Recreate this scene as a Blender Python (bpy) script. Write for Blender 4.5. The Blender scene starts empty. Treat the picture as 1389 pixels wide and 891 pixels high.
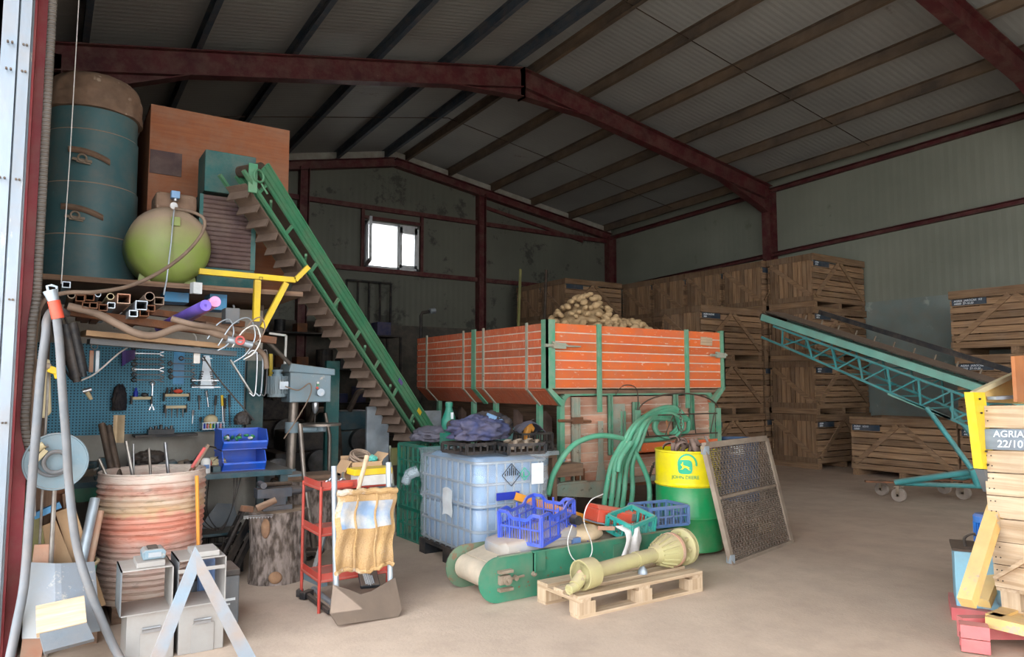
import bpy, bmesh, math, random
from mathutils import Vector, Matrix, Euler
random.seed(7)
PI=math.pi
C=bpy.context.scene.collection
V=Vector
# ---------- measuring helpers: a ray through a pixel of the photograph cut by a world plane ----------
FPX=965.;YAW=math.radians(33.3);PIT=math.radians(4.5);CAMH=1.5
_s,_c=math.sin(YAW),math.cos(YAW);_sp,_cp=math.sin(PIT),math.cos(PIT)
def ray(px,py):
    a=(px-694.5)/FPX;b=(445.5-py)/FPX
    return V((_s*_cp,_c*_cp,_sp))+a*V((_c,-_s,0))+b*V((-_s*_sp,-_c*_sp,_cp))
def onY(px,py,Y):
    d=ray(px,py);t=Y/d.y;return V((d.x*t,Y,CAMH+d.z*t))
def onP(px,py,p0,n):
    d=ray(px,py);o=V((0,0,CAMH));t=(V(p0)-o).dot(n)/d.dot(n);return o+d*t
def onX(px,py,X):
    d=ray(px,py);t=X/d.x;return V((X,d.y*t,CAMH+d.z*t))
def onZ(px,py,z=0.):
    d=ray(px,py);t=(z-CAMH)/d.z;return V((d.x*t,d.y*t,z))
# ---------- mesh builder ----------
class M:
    def __init__(s): s.v=[];s.f=[]
    def add(s,vs,fs,T=None):
        o=len(s.v)
        for p in vs:
            p=V(p); s.v.append(T@p if T else p)
        for f in fs: s.f.append(tuple(i+o for i in f))
        return s
    def bb(s,x0,y0,z0,x1,y1,z1,T=None):
        return s.add([(x0,y0,z0),(x1,y0,z0),(x1,y1,z0),(x0,y1,z0),(x0,y0,z1),(x1,y0,z1),(x1,y1,z1),(x0,y1,z1)],
          [(0,3,2,1),(4,5,6,7),(0,1,5,4),(1,2,6,5),(2,3,7,6),(3,0,4,7)],T)
    def box(s,c,d,R=None):
        T=Matrix.Translation(V(c))@(R.to_matrix().to_4x4() if isinstance(R,Euler) else (R or Matrix.Identity(4)))
        return s.bb(-d[0]/2,-d[1]/2,-d[2]/2,d[0]/2,d[1]/2,d[2]/2,T)
    def frame(s,p,q,up=(0,0,1)):
        p=V(p);q=V(q);x=(q-p).normalized();u=V(up)
        if abs(x.dot(u))>.98:u=V((1,0,0)) if abs(x.x)<.9 else V((0,1,0))
        y=u.cross(x).normalized();z=x.cross(y)
        return Matrix(((x.x,y.x,z.x,p.x),(x.y,y.y,z.y,p.y),(x.z,y.z,z.z,p.z),(0,0,0,1))),(q-p).length
    def beam(s,p,q,w,h,up=(0,0,1)):
        T,L=s.frame(p,q,up);return s.bb(0,-w/2,-h/2,L,w/2,h/2,T)
    def ibeam(s,p,q,w,h,t=.012,up=(0,0,1)):
        T,L=s.frame(p,q,up)
        s.bb(0,-w/2,h/2-t,L,w/2,h/2,T);s.bb(0,-w/2,-h/2,L,w/2,-h/2+t,T);return s.bb(0,-t/2,-h/2+t,L,t/2,h/2-t,T)
    def channel(s,p,q,w,h,t=.01,up=(0,0,1)):
        T,L=s.frame(p,q,up)
        s.bb(0,-w/2,h/2-t,L,w/2,h/2,T);s.bb(0,-w/2,-h/2,L,w/2,-h/2+t,T);return s.bb(0,-w/2,-h/2+t,L,-w/2+t,h/2-t,T)
    def rhs(s,p,q,w,h,t=.006,up=(0,0,1)):
        T,L=s.frame(p,q,up)
        s.bb(0,-w/2,h/2-t,L,w/2,h/2,T);s.bb(0,-w/2,-h/2,L,w/2,-h/2+t,T)
        s.bb(0,-w/2,-h/2+t,L,-w/2+t,h/2-t,T);return s.bb(0,w/2-t,-h/2+t,L,w/2,h/2-t,T)
    def tube(s,pts,r,n=8,caps=True,closed=False):
        pts=[V(p) for p in pts];N=len(pts)
        rs=r if isinstance(r,(list,tuple)) else [r]*N
        tg=[]
        for i in range(N):
            a=pts[(i-1)%N] if (closed or i>0) else pts[i];b=pts[(i+1)%N] if (closed or i<N-1) else pts[i]
            t=(b-a);tg.append(t.normalized() if t.length>1e-9 else V((0,0,1)))
        u=V((0,0,1)) if abs(tg[0].z)<.9 else V((1,0,0))
        u=(u-tg[0]*u.dot(tg[0])).normalized();o=len(s.v)
        for i in range(N):
            if i: 
                u=(u-tg[i]*u.dot(tg[i]))
                u=u.normalized() if u.length>1e-6 else tg[i].orthogonal().normalized()
            w=tg[i].cross(u)
            for k in range(n):
                a=2*PI*k/n;s.v.append(pts[i]+(u*math.cos(a)+w*math.sin(a))*rs[i])
        for i in range(N if closed else N-1):
            j=(i+1)%N
            for k in range(n):
                k2=(k+1)%n;s.f.append((o+i*n+k,o+i*n+k2,o+j*n+k2,o+j*n+k))
        if caps and not closed:
            s.f.append(tuple(o+k for k in range(n-1,-1,-1)));s.f.append(tuple(o+(N-1)*n+k for k in range(n)))
        return s
    def cyl(s,p,q,r,r2=None,n=20): return s.tube([p,q],[r,r if r2 is None else r2],n)
    def lathe(s,prof,n=32,T=None,wob=None):
        o=len(s.v);T=T or Matrix.Identity(4)
        for j,(r,z) in enumerate(prof):
            for k in range(n):
                a=2*PI*k/n;rr=r*(wob(a,z) if wob else 1);s.v.append(T@V((rr*math.cos(a),rr*math.sin(a),z)))
        for j in range(len(prof)-1):
            for k in range(n):
                k2=(k+1)%n;s.f.append((o+j*n+k,o+j*n+k2,o+(j+1)*n+k2,o+(j+1)*n+k))
        for j,rev in ((0,1),(len(prof)-1,0)):
            if prof[j][0]>1e-4:
                l=[o+j*n+k for k in range(n)];s.f.append(tuple(l[::-1] if rev else l))
        return s
    def ring(s,c,R,r,axis=(0,0,1),n=24,m=6,a0=0,a1=2*PI):
        ax=V(axis).normalized();u=ax.orthogonal().normalized();w=ax.cross(u);c=V(c)
        full=abs(a1-a0-2*PI)<1e-6;k=n if full else n+1
        pts=[c+(u*math.cos(a0+(a1-a0)*i/n)+w*math.sin(a0+(a1-a0)*i/n))*R for i in range(k)]
        return s.tube(pts,r,m,closed=full)
    def prism(s,pts,off):
        n=len(pts);off=V(off);a=[V(p) for p in pts]
        return s.add(a+[p+off for p in a],[tuple(range(n-1,-1,-1)),tuple(range(n,2*n))]+[(i,(i+1)%n,n+(i+1)%n,n+i) for i in range(n)])
    def ball(s,c,r,n=12,m=8,R=None,wob=None):
        if not isinstance(r,(tuple,list)): r=(r,r,r)
        T=Matrix.Translation(V(c))@(R.to_matrix().to_4x4() if R else Matrix.Identity(4));o=len(s.v)
        s.v.append(T@V((0,0,-r[2])))
        for j in range(1,m):
            ph=-PI/2+PI*j/m
            for k in range(n):
                a=2*PI*k/n;d=V((math.cos(ph)*math.cos(a),math.cos(ph)*math.sin(a),math.sin(ph)))
                q=wob(d) if wob else 1;s.v.append(T@V((d.x*r[0]*q,d.y*r[1]*q,d.z*r[2]*q)))
        s.v.append(T@V((0,0,r[2])));e=len(s.v)-1
        for k in range(n):
            k2=(k+1)%n;s.f.append((o,o+1+k2,o+1+k));s.f.append((e,o+1+(m-2)*n+k,o+1+(m-2)*n+k2))
            for j in range(m-2): s.f.append((o+1+j*n+k,o+1+j*n+k2,o+1+(j+1)*n+k2,o+1+(j+1)*n+k))
        return s
    def sheet(s,fn,nu,nv,th=.004):
        # a thin cloth or bent plate: fn(u,v)->point, given thickness
        P=[[V(fn(i/nu,j/nv)) for j in range(nv+1)] for i in range(nu+1)];o=len(s.v);W=nv+1
        Nn=[]
        for i in range(nu+1):
            for j in range(nv+1):
                a=P[min(i+1,nu)][j]-P[max(i-1,0)][j];b=P[i][min(j+1,nv)]-P[i][max(j-1,0)]
                k=a.cross(b);Nn.append(k.normalized() if k.length>1e-9 else V((0,0,1)))
        flat=[P[i][j] for i in range(nu+1) for j in range(nv+1)]
        s.v+=flat;s.v+=[flat[i]-Nn[i]*th for i in range(len(flat))];K=len(flat)
        for i in range(nu):
            for j in range(nv):
                a=o+i*W+j;q=(a,a+W,a+W+1,a+1);s.f.append(q);s.f.append(tuple(x+K for x in q[::-1]))
        def edge(a,b): s.f.append((a,b,b+K,a+K))
        for i in range(nu): edge(o+i*W,o+(i+1)*W);edge(o+i*W+nv,o+(i+1)*W+nv)
        for j in range(nv): edge(o+j,o+j+1);edge(o+nu*W+j,o+nu*W+j+1)
        return s
    def build(s,name,m,parent=None,world=True,smooth=False,bev=0,sub=0):
        vs=s.v
        if parent is not None and world:
            inv=wm(parent).inverted();vs=[inv@p for p in vs];loc=V((0,0,0))
        elif parent is None and world:
            n=len(vs);lo=V((min(p.x for p in vs),min(p.y for p in vs),min(p.z for p in vs)));hi=V((max(p.x for p in vs),max(p.y for p in vs),0))
            loc=V(((lo.x+hi.x)/2,(lo.y+hi.y)/2,lo.z));vs=[p-loc for p in vs]
        else: loc=V((0,0,0))
        me=bpy.data.meshes.new(name);me.from_pydata([tuple(p) for p in vs],[],s.f)
        b=bmesh.new();b.from_mesh(me);bmesh.ops.recalc_face_normals(b,faces=b.faces);
        if smooth:
            for f in b.faces:f.smooth=True
            for e in b.edges:
                if len(e.link_faces)==2 and e.calc_face_angle(0)>math.radians(smooth if smooth is not True else 40): e.smooth=False
        b.to_mesh(me);b.free();me.materials.append(MT[m] if isinstance(m,str) else m)
        o=bpy.data.objects.new(name,me);C.objects.link(o);o.location=loc
        if parent is not None:o.parent=parent
        if bev:
            k=o.modifiers.new('bevel','BEVEL');k.width=bev;k.segments=2;k.limit_method='ANGLE'
        if sub:
            k=o.modifiers.new('sub','SUBSURF');k.levels=sub;k.render_levels=sub
        return o
def wm(o):
    m=Matrix.Translation(o.location)@o.rotation_euler.to_matrix().to_4x4()@Matrix.Diagonal(V((*o.scale,1)))
    return wm(o.parent)@m if o.parent else m
def tag(o,label,cat,group=None,kind=None):
    o['label']=label;o['category']=cat
    if group:o['group']=group
    if kind:o['kind']=kind
    return o
def thing(name,label,cat,loc=(0,0,0),rz=0,group=None,rot=None):
    o=bpy.data.objects.new(name,None);C.objects.link(o);o.location=loc;o.rotation_euler=rot or (0,0,rz);o.empty_display_size=.1
    return tag(o,label,cat,group)
def struct(name,mb,m,**k):
    o=mb.build(name,m,None,**k);o['kind']='structure';return o
def dup(root,loc=None,rz=None,label=None,group=None,rot=None):
    kids={}
    allo=[x for x in bpy.data.objects if x.parent]
    def cp(o,par):
        c=o.copy();C.objects.link(c);c.parent=par
        for ch in allo:
            if ch.parent==o: cp(ch,c)
        return c
    r=cp(root,None)
    if loc is not None:r.location=loc
    if rz is not None:r.rotation_euler=(0,0,rz)
    if rot is not None:r.rotation_euler=rot
    if label:r['label']=label
    if group:r['group']=group
    return r
def jit(a=.01): return random.uniform(-a,a)
def curve(pts,n=8):
    # Catmull-Rom through the points
    pts=[V(p) for p in pts];P=[pts[0]*2-pts[1]]+pts+[pts[-1]*2-pts[-2]];out=[]
    for i in range(1,len(P)-2):
        for k in range(n):
            t=k/n;a,b,c,d=P[i-1],P[i],P[i+1],P[i+2]
            out.append(.5*((2*b)+(c-a)*t+(2*a-5*b+4*c-d)*t*t+(-a+3*b-3*c+d)*t**3))
    return out+[pts[-1]]
# ---------- materials ----------
def lin(c):
    if isinstance(c,str):
        c=c.lstrip('#');c=[int(c[i:i+2],16)/255 for i in (0,2,4)]
    return tuple((x/12.92 if x<=.04045 else ((x+.055)/1.055)**2.4) for x in c[:3])+(1,)
MT={}
DUST=lin('#b59c88')
def mat(name,col,rough=.6,metal=0,col2=None,scale=6,stretch=(1,1,1),bump=.15,bs=40,island=0,dust=0,thr=.5,wid=.2,detail=6,alpha=1,trans=0,spots=None,spec=.4,dr=(.35,.95),grime=.34):
    m=bpy.data.materials.new(name);m.use_nodes=True;nt=m.node_tree;N=nt.nodes;L=nt.links
    b=N['Principled BSDF'];tc=N.new('ShaderNodeTexCoord');mp=N.new('ShaderNodeMapping');mp.inputs['Scale'].default_value=stretch
    L.new(tc.outputs['Object'],mp.inputs[0])
    oi=N.new('ShaderNodeObjectInfo');ad=N.new('ShaderNodeVectorMath');ad.operation='ADD';sc=N.new('ShaderNodeMath');sc.operation='MULTIPLY';sc.inputs[1].default_value=37
    L.new(oi.outputs['Random'],sc.inputs[0]);L.new(mp.outputs[0],ad.inputs[0]);L.new(sc.outputs[0],ad.inputs[1])
    nz=N.new('ShaderNodeTexNoise');nz.inputs['Scale'].default_value=scale;nz.inputs['Detail'].default_value=detail;L.new(ad.outputs[0],nz.inputs['Vector'])
    c1=lin(col);c2=lin(col2) if col2 else tuple(x*.72 for x in c1[:3])+(1,)
    mr=N.new('ShaderNodeMapRange');mr.inputs[1].default_value=thr-wid;mr.inputs[2].default_value=thr+wid;L.new(nz.outputs['Fac'],mr.inputs[0])
    mx=N.new('ShaderNodeMix');mx.data_type='RGBA';mx.inputs['A'].default_value=c1;mx.inputs['B'].default_value=c2;L.new(mr.outputs[0],mx.inputs['Factor'])
    out=mx.outputs['Result']
    if spots:
        sc_,sthr,scol=spots
        n2=N.new('ShaderNodeTexNoise');n2.inputs['Scale'].default_value=sc_;n2.inputs['Detail'].default_value=8;n2.inputs['Roughness'].default_value=.7;L.new(ad.outputs[0],n2.inputs['Vector'])
        r2=N.new('ShaderNodeMapRange');r2.inputs[1].default_value=sthr;r2.inputs[2].default_value=sthr+.06;L.new(n2.outputs['Fac'],r2.inputs[0])
        m2=N.new('ShaderNodeMix');m2.data_type='RGBA';m2.inputs['B'].default_value=lin(scol);L.new(out,m2.inputs['A']);L.new(r2.outputs[0],m2.inputs['Factor']);out=m2.outputs['Result']
    if island:
        g=N.new('ShaderNodeNewGeometry');mr3=N.new('ShaderNodeMapRange');mr3.inputs[3].default_value=1-island;mr3.inputs[4].default_value=1+island
        L.new(g.outputs['Random Per Island'],mr3.inputs[0]);hs=N.new('ShaderNodeHueSaturation');L.new(mr3.outputs[0],hs.inputs['Value']);L.new(out,hs.inputs['Color']);out=hs.outputs['Color']
    if dust:
        g=N.new('ShaderNodeNewGeometry');sx=N.new('ShaderNodeSeparateXYZ');L.new(g.outputs['Normal'],sx.inputs[0])
        d=N.new('ShaderNodeMapRange');d.inputs[1].default_value=dr[0];d.inputs[2].default_value=dr[1];d.inputs[4].default_value=dust;L.new(sx.outputs['Z'],d.inputs[0])
        m3=N.new('ShaderNodeMix');m3.data_type='RGBA';m3.inputs['B'].default_value=DUST;L.new(out,m3.inputs['A']);L.new(d.outputs[0],m3.inputs['Factor']);out=m3.outputs['Result']
    if bump and grime:
        n5=N.new('ShaderNodeTexNoise');n5.inputs['Scale'].default_value=4.5;n5.inputs['Detail'].default_value=9;n5.inputs['Roughness'].default_value=.68
        t5=N.new('ShaderNodeVectorMath');t5.operation='ADD';L.new(tc.outputs['Object'],t5.inputs[0]);L.new(sc.outputs[0],t5.inputs[1]);L.new(t5.outputs[0],n5.inputs['Vector'])
        r5=N.new('ShaderNodeMapRange');r5.inputs[1].default_value=.42;r5.inputs[2].default_value=.72;r5.inputs[4].default_value=grime;L.new(n5.outputs['Fac'],r5.inputs[0])
        m5=N.new('ShaderNodeMix');m5.data_type='RGBA';m5.inputs['B'].default_value=lin('#8e7b6b');L.new(out,m5.inputs['A']);L.new(r5.outputs[0],m5.inputs['Factor']);out=m5.outputs['Result']
    L.new(out,b.inputs['Base Color'])
    b.inputs['Roughness'].default_value=rough;b.inputs['Metallic'].default_value=metal;b.inputs['Specular IOR Level'].default_value=spec
    if bump:
        nb=N.new('ShaderNodeTexNoise');nb.inputs['Scale'].default_value=bs;nb.inputs['Detail'].default_value=4;L.new(ad.outputs[0],nb.inputs['Vector'])
        bp=N.new('ShaderNodeBump');bp.inputs['Strength'].default_value=bump;bp.inputs['Distance'].default_value=.01;L.new(nb.outputs['Fac'],bp.inputs['Height']);L.new(bp.outputs[0],b.inputs['Normal'])
    if trans:
        b.inputs['Transmission Weight'].default_value=trans;b.inputs['IOR'].default_value=1.1
    if alpha<1: b.inputs['Alpha'].default_value=alpha
    MT[name]=m;return m
# wood, with the grain along each axis
for ax,st in (('x',(1,22,22)),('y',(22,1,22)),('z',(22,22,1))):
    mat('crate_'+ax,'#98795a',.85,col2='#6a4e38',scale=2.2,stretch=st,bump=.3,bs=8,island=.42,dust=.2,spots=(1.2,.62,'#5a4434'))
    mat('pine_'+ax,'#c9b296',.8,col2='#a68b6c',scale=2.,stretch=st,bump=.2,bs=8,island=.14,spots=(1.1,.68,'#8e6a4a'))
    mat('oldwood_'+ax,'#8a6c56',.9,col2='#5d4638',scale=2.2,stretch=st,bump=.3,bs=8,island=.2,dust=.4)
mat('orange_y','#cf6a45',.55,col2='#bf5a3a',scale=1.5,stretch=(2,14,2),bump=.1,bs=20,island=.16,dust=.5,spots=(5,.58,'#d7a78e'))
mat('orange_x','#dc6a2c',.5,col2='#d0643a',scale=1.5,stretch=(2,2,6),bump=.1,bs=20,island=.14,dust=.5,spots=(5,.6,'#dcae94'))
mat('orange_worn','#b4745a',.7,col2='#c8a68f',scale=3,stretch=(1,1,4),bump=.15,bs=20,island=.2,dust=.5,spots=(5,.6,'#d2bfae'))
mat('groove_dust','#e2d2c0',.9,bump=.1)
mat('green_steel','#4f9876',.55,.1,col2='#7ba58c',scale=9,bump=.15,dust=.4,spots=(14,.64,'#a99c85'))
mat('grey_green','#8ea294',.7,.1,col2='#a99a86',scale=8,bump=.2,dust=.5,spots=(12,.6,'#6a5f50'))
mat('mauve_steel','#7a6259',.7,.1,col2='#5b473f',scale=5,dust=.4)
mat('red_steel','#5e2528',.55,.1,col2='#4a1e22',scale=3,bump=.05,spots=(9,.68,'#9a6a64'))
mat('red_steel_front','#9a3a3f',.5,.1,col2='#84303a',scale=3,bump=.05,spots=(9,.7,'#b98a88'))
mat('purlin_skylit','#4a5560',.7,.1,col2='#38424c',scale=3,stretch=(1,.4,1),bump=.1)  # left-slope purlins: bluish sky light painted into the base colour
mat('purlin','#75604c',.7,.1,col2='#4c443e',scale=3,stretch=(1,.4,1),bump=.1)
mat('dark_steel','#3c3430',.6,.5,col2='#5a4a3e',scale=12,bump=.2,dust=.35)
mat('steel','#b6b2ac',.38,.75,col2='#87807a',scale=9,bump=.1,dust=.15)
mat('galv','#b9c4cc',.45,.5,col2='#9aa4ad',scale=7,bump=.1,dust=.2,spots=(6,.62,'#c8bdb2'))
mat('rust','#8a5a3c',.85,.2,col2='#5b3b2b',scale=9,bump=.35,dust=.35)
mat('black_rubber','#2a2725',.8,col2='#4c433c',scale=7,bump=.3,dust=.5,spec=.2)
mat('tyre','#6f6860',.95,col2='#3b3835',scale=7,bump=.3,dust=.3,spec=.15)
mat('black_plastic','#23262a',.5,col2='#1a1c20',scale=5,bump=.05,dust=.3)
mat('white_paint','#e6e4df',.6,col2='#cfcbc4',scale=5,bump=.05)
mat('chalk','#e9edf0',.9,bump=0,col2='#cfd6db',scale=20,wid=.3)
mat('chalkboard','#223140',.6,col2='#324453',scale=4,bump=.05)
mat('chalkboard_light','#5f6d7a',.7,col2='#7f8d99',scale=5,stretch=(4,1,4),bump=.1,bs=20)
SKY=6.0;EXPO=0.32;SUN=0.0;OPEN0=-3.5;OPENZ=4.9
# ================= SETTING =================
XL,XR,YB,XM=-.22,13.3,15.1,6.6
FR=(4.3,9.75,15.0)
def roofz(x,y=9.8): return 6.87-(.205 if x<XM else .155)*abs(x-XM)-.025*(y-9.8)
mf=mat('floor_concrete','#cdb6a1',.92,col2='#b69e8a',scale=.55,bump=.25,bs=60,detail=9,wid=.25,spots=(1.4,.74,'#dccbb8'))
nt=mf.node_tree;N=nt.nodes;L=nt.links;b=N['Principled BSDF'];old=b.inputs['Base Color'].links[0].from_socket
tc=N.new('ShaderNodeTexCoord');mp=N.new('ShaderNodeMapping');mp.inputs['Location'].default_value=(2.5,1.5,0);L.new(tc.outputs['Object'],mp.inputs[0])
wv=N.new('ShaderNodeTexWave');wv.wave_type='RINGS';wv.rings_direction='Z';wv.inputs['Scale'].default_value=.55;wv.inputs['Distortion'].default_value=2.5;wv.inputs['Detail'].default_value=4;wv.inputs['Detail Scale'].default_value=1.5;L.new(mp.outputs[0],wv.inputs[0])
ns=N.new('ShaderNodeTexNoise');ns.inputs['Scale'].default_value=.35;L.new(tc.outputs['Object'],ns.inputs[0])
mm=N.new('ShaderNodeMath');mm.operation='MULTIPLY';L.new(wv.outputs['Fac'],mm.inputs[0]);L.new(ns.outputs['Fac'],mm.inputs[1])
m2=N.new('ShaderNodeMath');m2.operation='MULTIPLY';m2.inputs[1].default_value=.32;L.new(mm.outputs[0],m2.inputs[0])
mx=N.new('ShaderNodeMix');mx.data_type='RGBA';mx.inputs['B'].default_value=lin('#a38f7f');L.new(m2.outputs[0],mx.inputs['Factor']);L.new(old,mx.inputs['A']);L.new(mx.outputs['Result'],b.inputs['Base Color'])
struct('floor',M().bb(XL-.1,-6.3,-.12,XR+.1,YB+.1,0),'floor_concrete')
mat('yard','#cfc6ba',.95,col2='#b3a898',scale=.4,bump=.2)
struct('trim_1',M().bb(-40,-40,-.3,50,40,-.13),'yard')
# cladding: ribbed sandwich panels, the ribs run as a fine wave across
def ribbed(name,c1,c2,axis,freq,spots,rough=.55,seam=None,depth=.006):
    m=mat(name,c1,rough,col2=c2,scale=.7,bump=0,detail=8,wid=.3,spots=spots);nt=m.node_tree;N=nt.nodes;L=nt.links
    b=N['Principled BSDF'];tc=N.new('ShaderNodeTexCoord');w=N.new('ShaderNodeTexWave');w.bands_direction=axis;w.wave_profile='TRI';w.inputs['Scale'].default_value=freq;L.new(tc.outputs['Object'],w.inputs[0])
    bp=N.new('ShaderNodeBump');bp.inputs['Distance'].default_value=depth;bp.inputs['Strength'].default_value=.6;L.new(w.outputs['Fac'],bp.inputs['Height']);L.new(bp.outputs[0],b.inputs['Normal'])
ribbed('roof_panel','#a6a5a0','#8c8b88','Y',3.2,(1.2,.66,'#7d7670'))
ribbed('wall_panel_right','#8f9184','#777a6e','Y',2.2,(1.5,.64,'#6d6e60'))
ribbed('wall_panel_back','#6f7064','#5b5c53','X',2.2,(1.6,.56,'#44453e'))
for nm,xa,xb in (('ceiling',XM,XR+.05),('ceiling',XL-.05,XM)):
    m=M()
    m.prism([(xa,-6.3,roofz(xa,-6.3)+.2),(xb,-6.3,roofz(xb,-6.3)+.2),(xb,YB+.1,roofz(xb,YB)+.2),(xa,YB+.1,roofz(xa,YB)+.2)],(0,0,.1));struct(nm,m,'roof_panel')
def wallpoly(y,x0,x1): return
zE=5.95
struct('wall_right',M().prism([(XR,-6.3,0),(XR,YB+.1,0),(XR,YB+.1,roofz(XR,YB)+.25),(XR,-6.3,roofz(XR,-6.3)+.25)],(.12,0,0)),'wall_panel_right')
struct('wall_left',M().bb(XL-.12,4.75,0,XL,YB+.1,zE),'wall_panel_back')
mat('wainscot','#8b9590',.9,col2='#747f7c',scale=1.2,bump=.2,spots=(1.6,.6,'#a3aaa2'))
struct('wall_right_lower',M().bb(XR-.06,3.5,0,XR-.001,YB,3.08),'wainscot')
# back wall with the window opening
W0,W1,WZ0,WZ1=5.93,7.26,4.14,5.2
m=M();y0,y1=YB,YB+.12
m.bb(XL,y0,0,W0,y1,5.3);m.bb(W1,y0,0,XR,y1,5.3);m.bb(W0,y0,0,W1,y1,WZ0);m.bb(W0,y0,WZ1,W1,y1,5.3)
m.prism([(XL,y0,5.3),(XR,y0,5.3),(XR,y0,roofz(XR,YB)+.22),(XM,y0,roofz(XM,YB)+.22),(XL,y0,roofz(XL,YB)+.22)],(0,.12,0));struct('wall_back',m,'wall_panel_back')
# window
wt=bpy.data.objects.new('window_1',None);C.objects.link(wt);wt['kind']='structure';wt.location=(6.6,YB-.02,WZ0)
mat('pvc_white','#dfe3e6',.4,bump=0)
fr=M();ya,yb=YB-.05,YB+.1
for a in ((W0,WZ0,W1,WZ0+.05),(W0,WZ1-.05,W1,WZ1),(W0,WZ0,W0+.05,WZ1),(W1-.05,WZ0,W1,WZ1)): fr.bb(a[0],ya,a[1],a[2],yb,a[3])
fr.bb(6.71,ya,WZ0,6.77,yb,WZ1)
fo=fr.build('window_frame','pvc_white',wt)
s=M()
for a in ((6.77,WZ0+.05,W1-.05,WZ0+.12),(6.77,WZ1-.2,W1-.05,WZ1-.05),(6.77,WZ0+.05,6.83,WZ1-.05),(W1-.12,WZ0+.05,W1-.05,WZ1-.05)): s.bb(a[0],ya-.02,a[1],a[2],yb-.05,a[3])
s.build('sash','pvc_white',wt);M().bb(6.785,YB-.1,4.6,6.8,YB-.07,4.72).build('handle','steel',wt)
gl=bpy.data.materials.new('window_glass');gl.use_nodes=True;g=gl.node_tree.nodes['Principled BSDF'];g.inputs['Base Color'].default_value=(1,1,1,1);g.inputs['Roughness'].default_value=.02;g.inputs['Transmission Weight'].default_value=1;g.inputs['IOR'].default_value=1.02;MT['glass']=gl
M().bb(6.83,YB+.02,WZ0+.12,W1-.12,YB+.026,WZ1-.2).build('pane','glass',wt)
# the left casement stands open into the room
T=Matrix.Translation(V((W0+.04,YB-.05,0)))@Matrix.Rotation(math.radians(-105),4,'Z')
s=M();w=.68
for a in ((0,WZ0+.03,w,WZ0+.1),(0,WZ1-.12,w,WZ1-.05),(0,WZ0+.03,.07,WZ1-.05),(w-.07,WZ0+.03,w,WZ1-.05)): s.bb(a[0],-.03,a[1],a[2],.03,a[3],T)
s.build('sash','pvc_white',wt);s=M();s.bb(.07,-.004,WZ0+.1,w-.07,.004,WZ1-.12,T);s.build('pane','glass',wt)
# portal frames: columns, haunched rafters
k=[1]
def trim(mb,m,**kw):
    k[0]+=1;return struct('trim_%d'%k[0],mb,m,**kw)
for i,y in enumerate(FR):
    xL,xR=XL+.12,XR-.14;gable=(y>14)
    h=.34 if not gable else .2
    rz=lambda x,y=y:roofz(x,y)
    for x in (xL,xR):
        if i==0 and x<XM: continue
        m=M();yy=y
        m.ibeam((x,yy,0),(x,yy,rz(x)-.1),.2,.26,.014,up=(1,0,0));trim(m,'red_steel')
    for sg in (-1,1):
        xe=xL if sg<0 else xR;m=M()
        m.ibeam((xe,y,rz(xe)-h/2),(XM,y,rz(XM)-h/2),.18,h,.014)
        if not gable:
            # haunches: deeper web at knee and at ridge
            for xa,xb,d in ((xe,xe-sg*1.5,.3),(XM,XM+sg*1.3,.16)):
                m.prism([(xa,y-.007,rz(xa)-h),(xb,y-.007,rz(xb)-h),(xa,y-.007,rz(xa)-h-d)],(0,.014,0))
                m.beam((xa,y,rz(xa)-h-d),(xb,y,rz(xb)-h),.18,.014)
            m.bb(XM-.012,y-.1,rz(XM)-h-.2,XM+.012,y+.1,rz(XM))
        trim(m,'red_steel')
# purlins
for sg in (-1,1):
    for d in (.26,1.4,2.62,3.86,5.1,6.35):
        x=XM+sg*d
        if x<XL+.3:x=XL+.35
        m=M();m.channel((x,-6.2,roofz(x,-6.2)+.1),(x,YB,roofz(x,YB)+.1),.07,.2,.008);trim(m,'purlin' if sg>0 else 'purlin_skylit')
# sag rods between purlins
for y in (7.3,12.4,2.4):
    for sg in (-1,1):
        m=M();m.cyl((XM,y,roofz(XM,y)+.06),(XM+sg*6.3,y,roofz(XM+sg*6.3,y)+.06),.008,n=6);trim(m,'dark_steel')
# wall girts and eave beams
for z in (4.42,): 
    trim(M().channel((XR-.06,-1,4.68),(XR-.06,YB,4.16),.1,.09),'red_steel')
    trim(M().channel((XR-.06,-1,6.05),(XR-.06,YB,5.62),.1,.1),'red_steel')
for z in (5.5,4.08):
    trim(M().channel((XL,YB-.06,z),(XR,YB-.06,z),.1,.1),'red_steel')
for x in (4.5,8.93): trim(M().ibeam((x,YB-.1,0),(x,YB-.1,roofz(x,15)-.15),.2,.2,.012,up=(1,0,0)),'red_steel')
for x in (5.86,7.33): trim(M().beam((x,YB-.05,4.08),(x,YB-.05,5.5),.07,.07),'red_steel')
trim(M().beam((5.86,YB-.05,5.27),(7.33,YB-.05,5.27),.07,.07),'red_steel')
trim(M().beam((8.93,YB-.06,5.95),(12.2,YB-.06,5.42),.06,.08),'red_steel')
mat('foam','#a9a69c',.9,col2='#8d8a80',scale=6)
for sg in (-1,1):
    xe=XL+.05 if sg<0 else XR-.05
    trim(M().prism([(XM,YB-.04,roofz(XM,YB)+.02),(xe,YB-.04,roofz(xe,YB)+.02),(xe,YB-.04,roofz(xe,YB)+.19),(XM,YB-.04,roofz(XM,YB)+.19)],(0,.03,0)),'foam')
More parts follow.
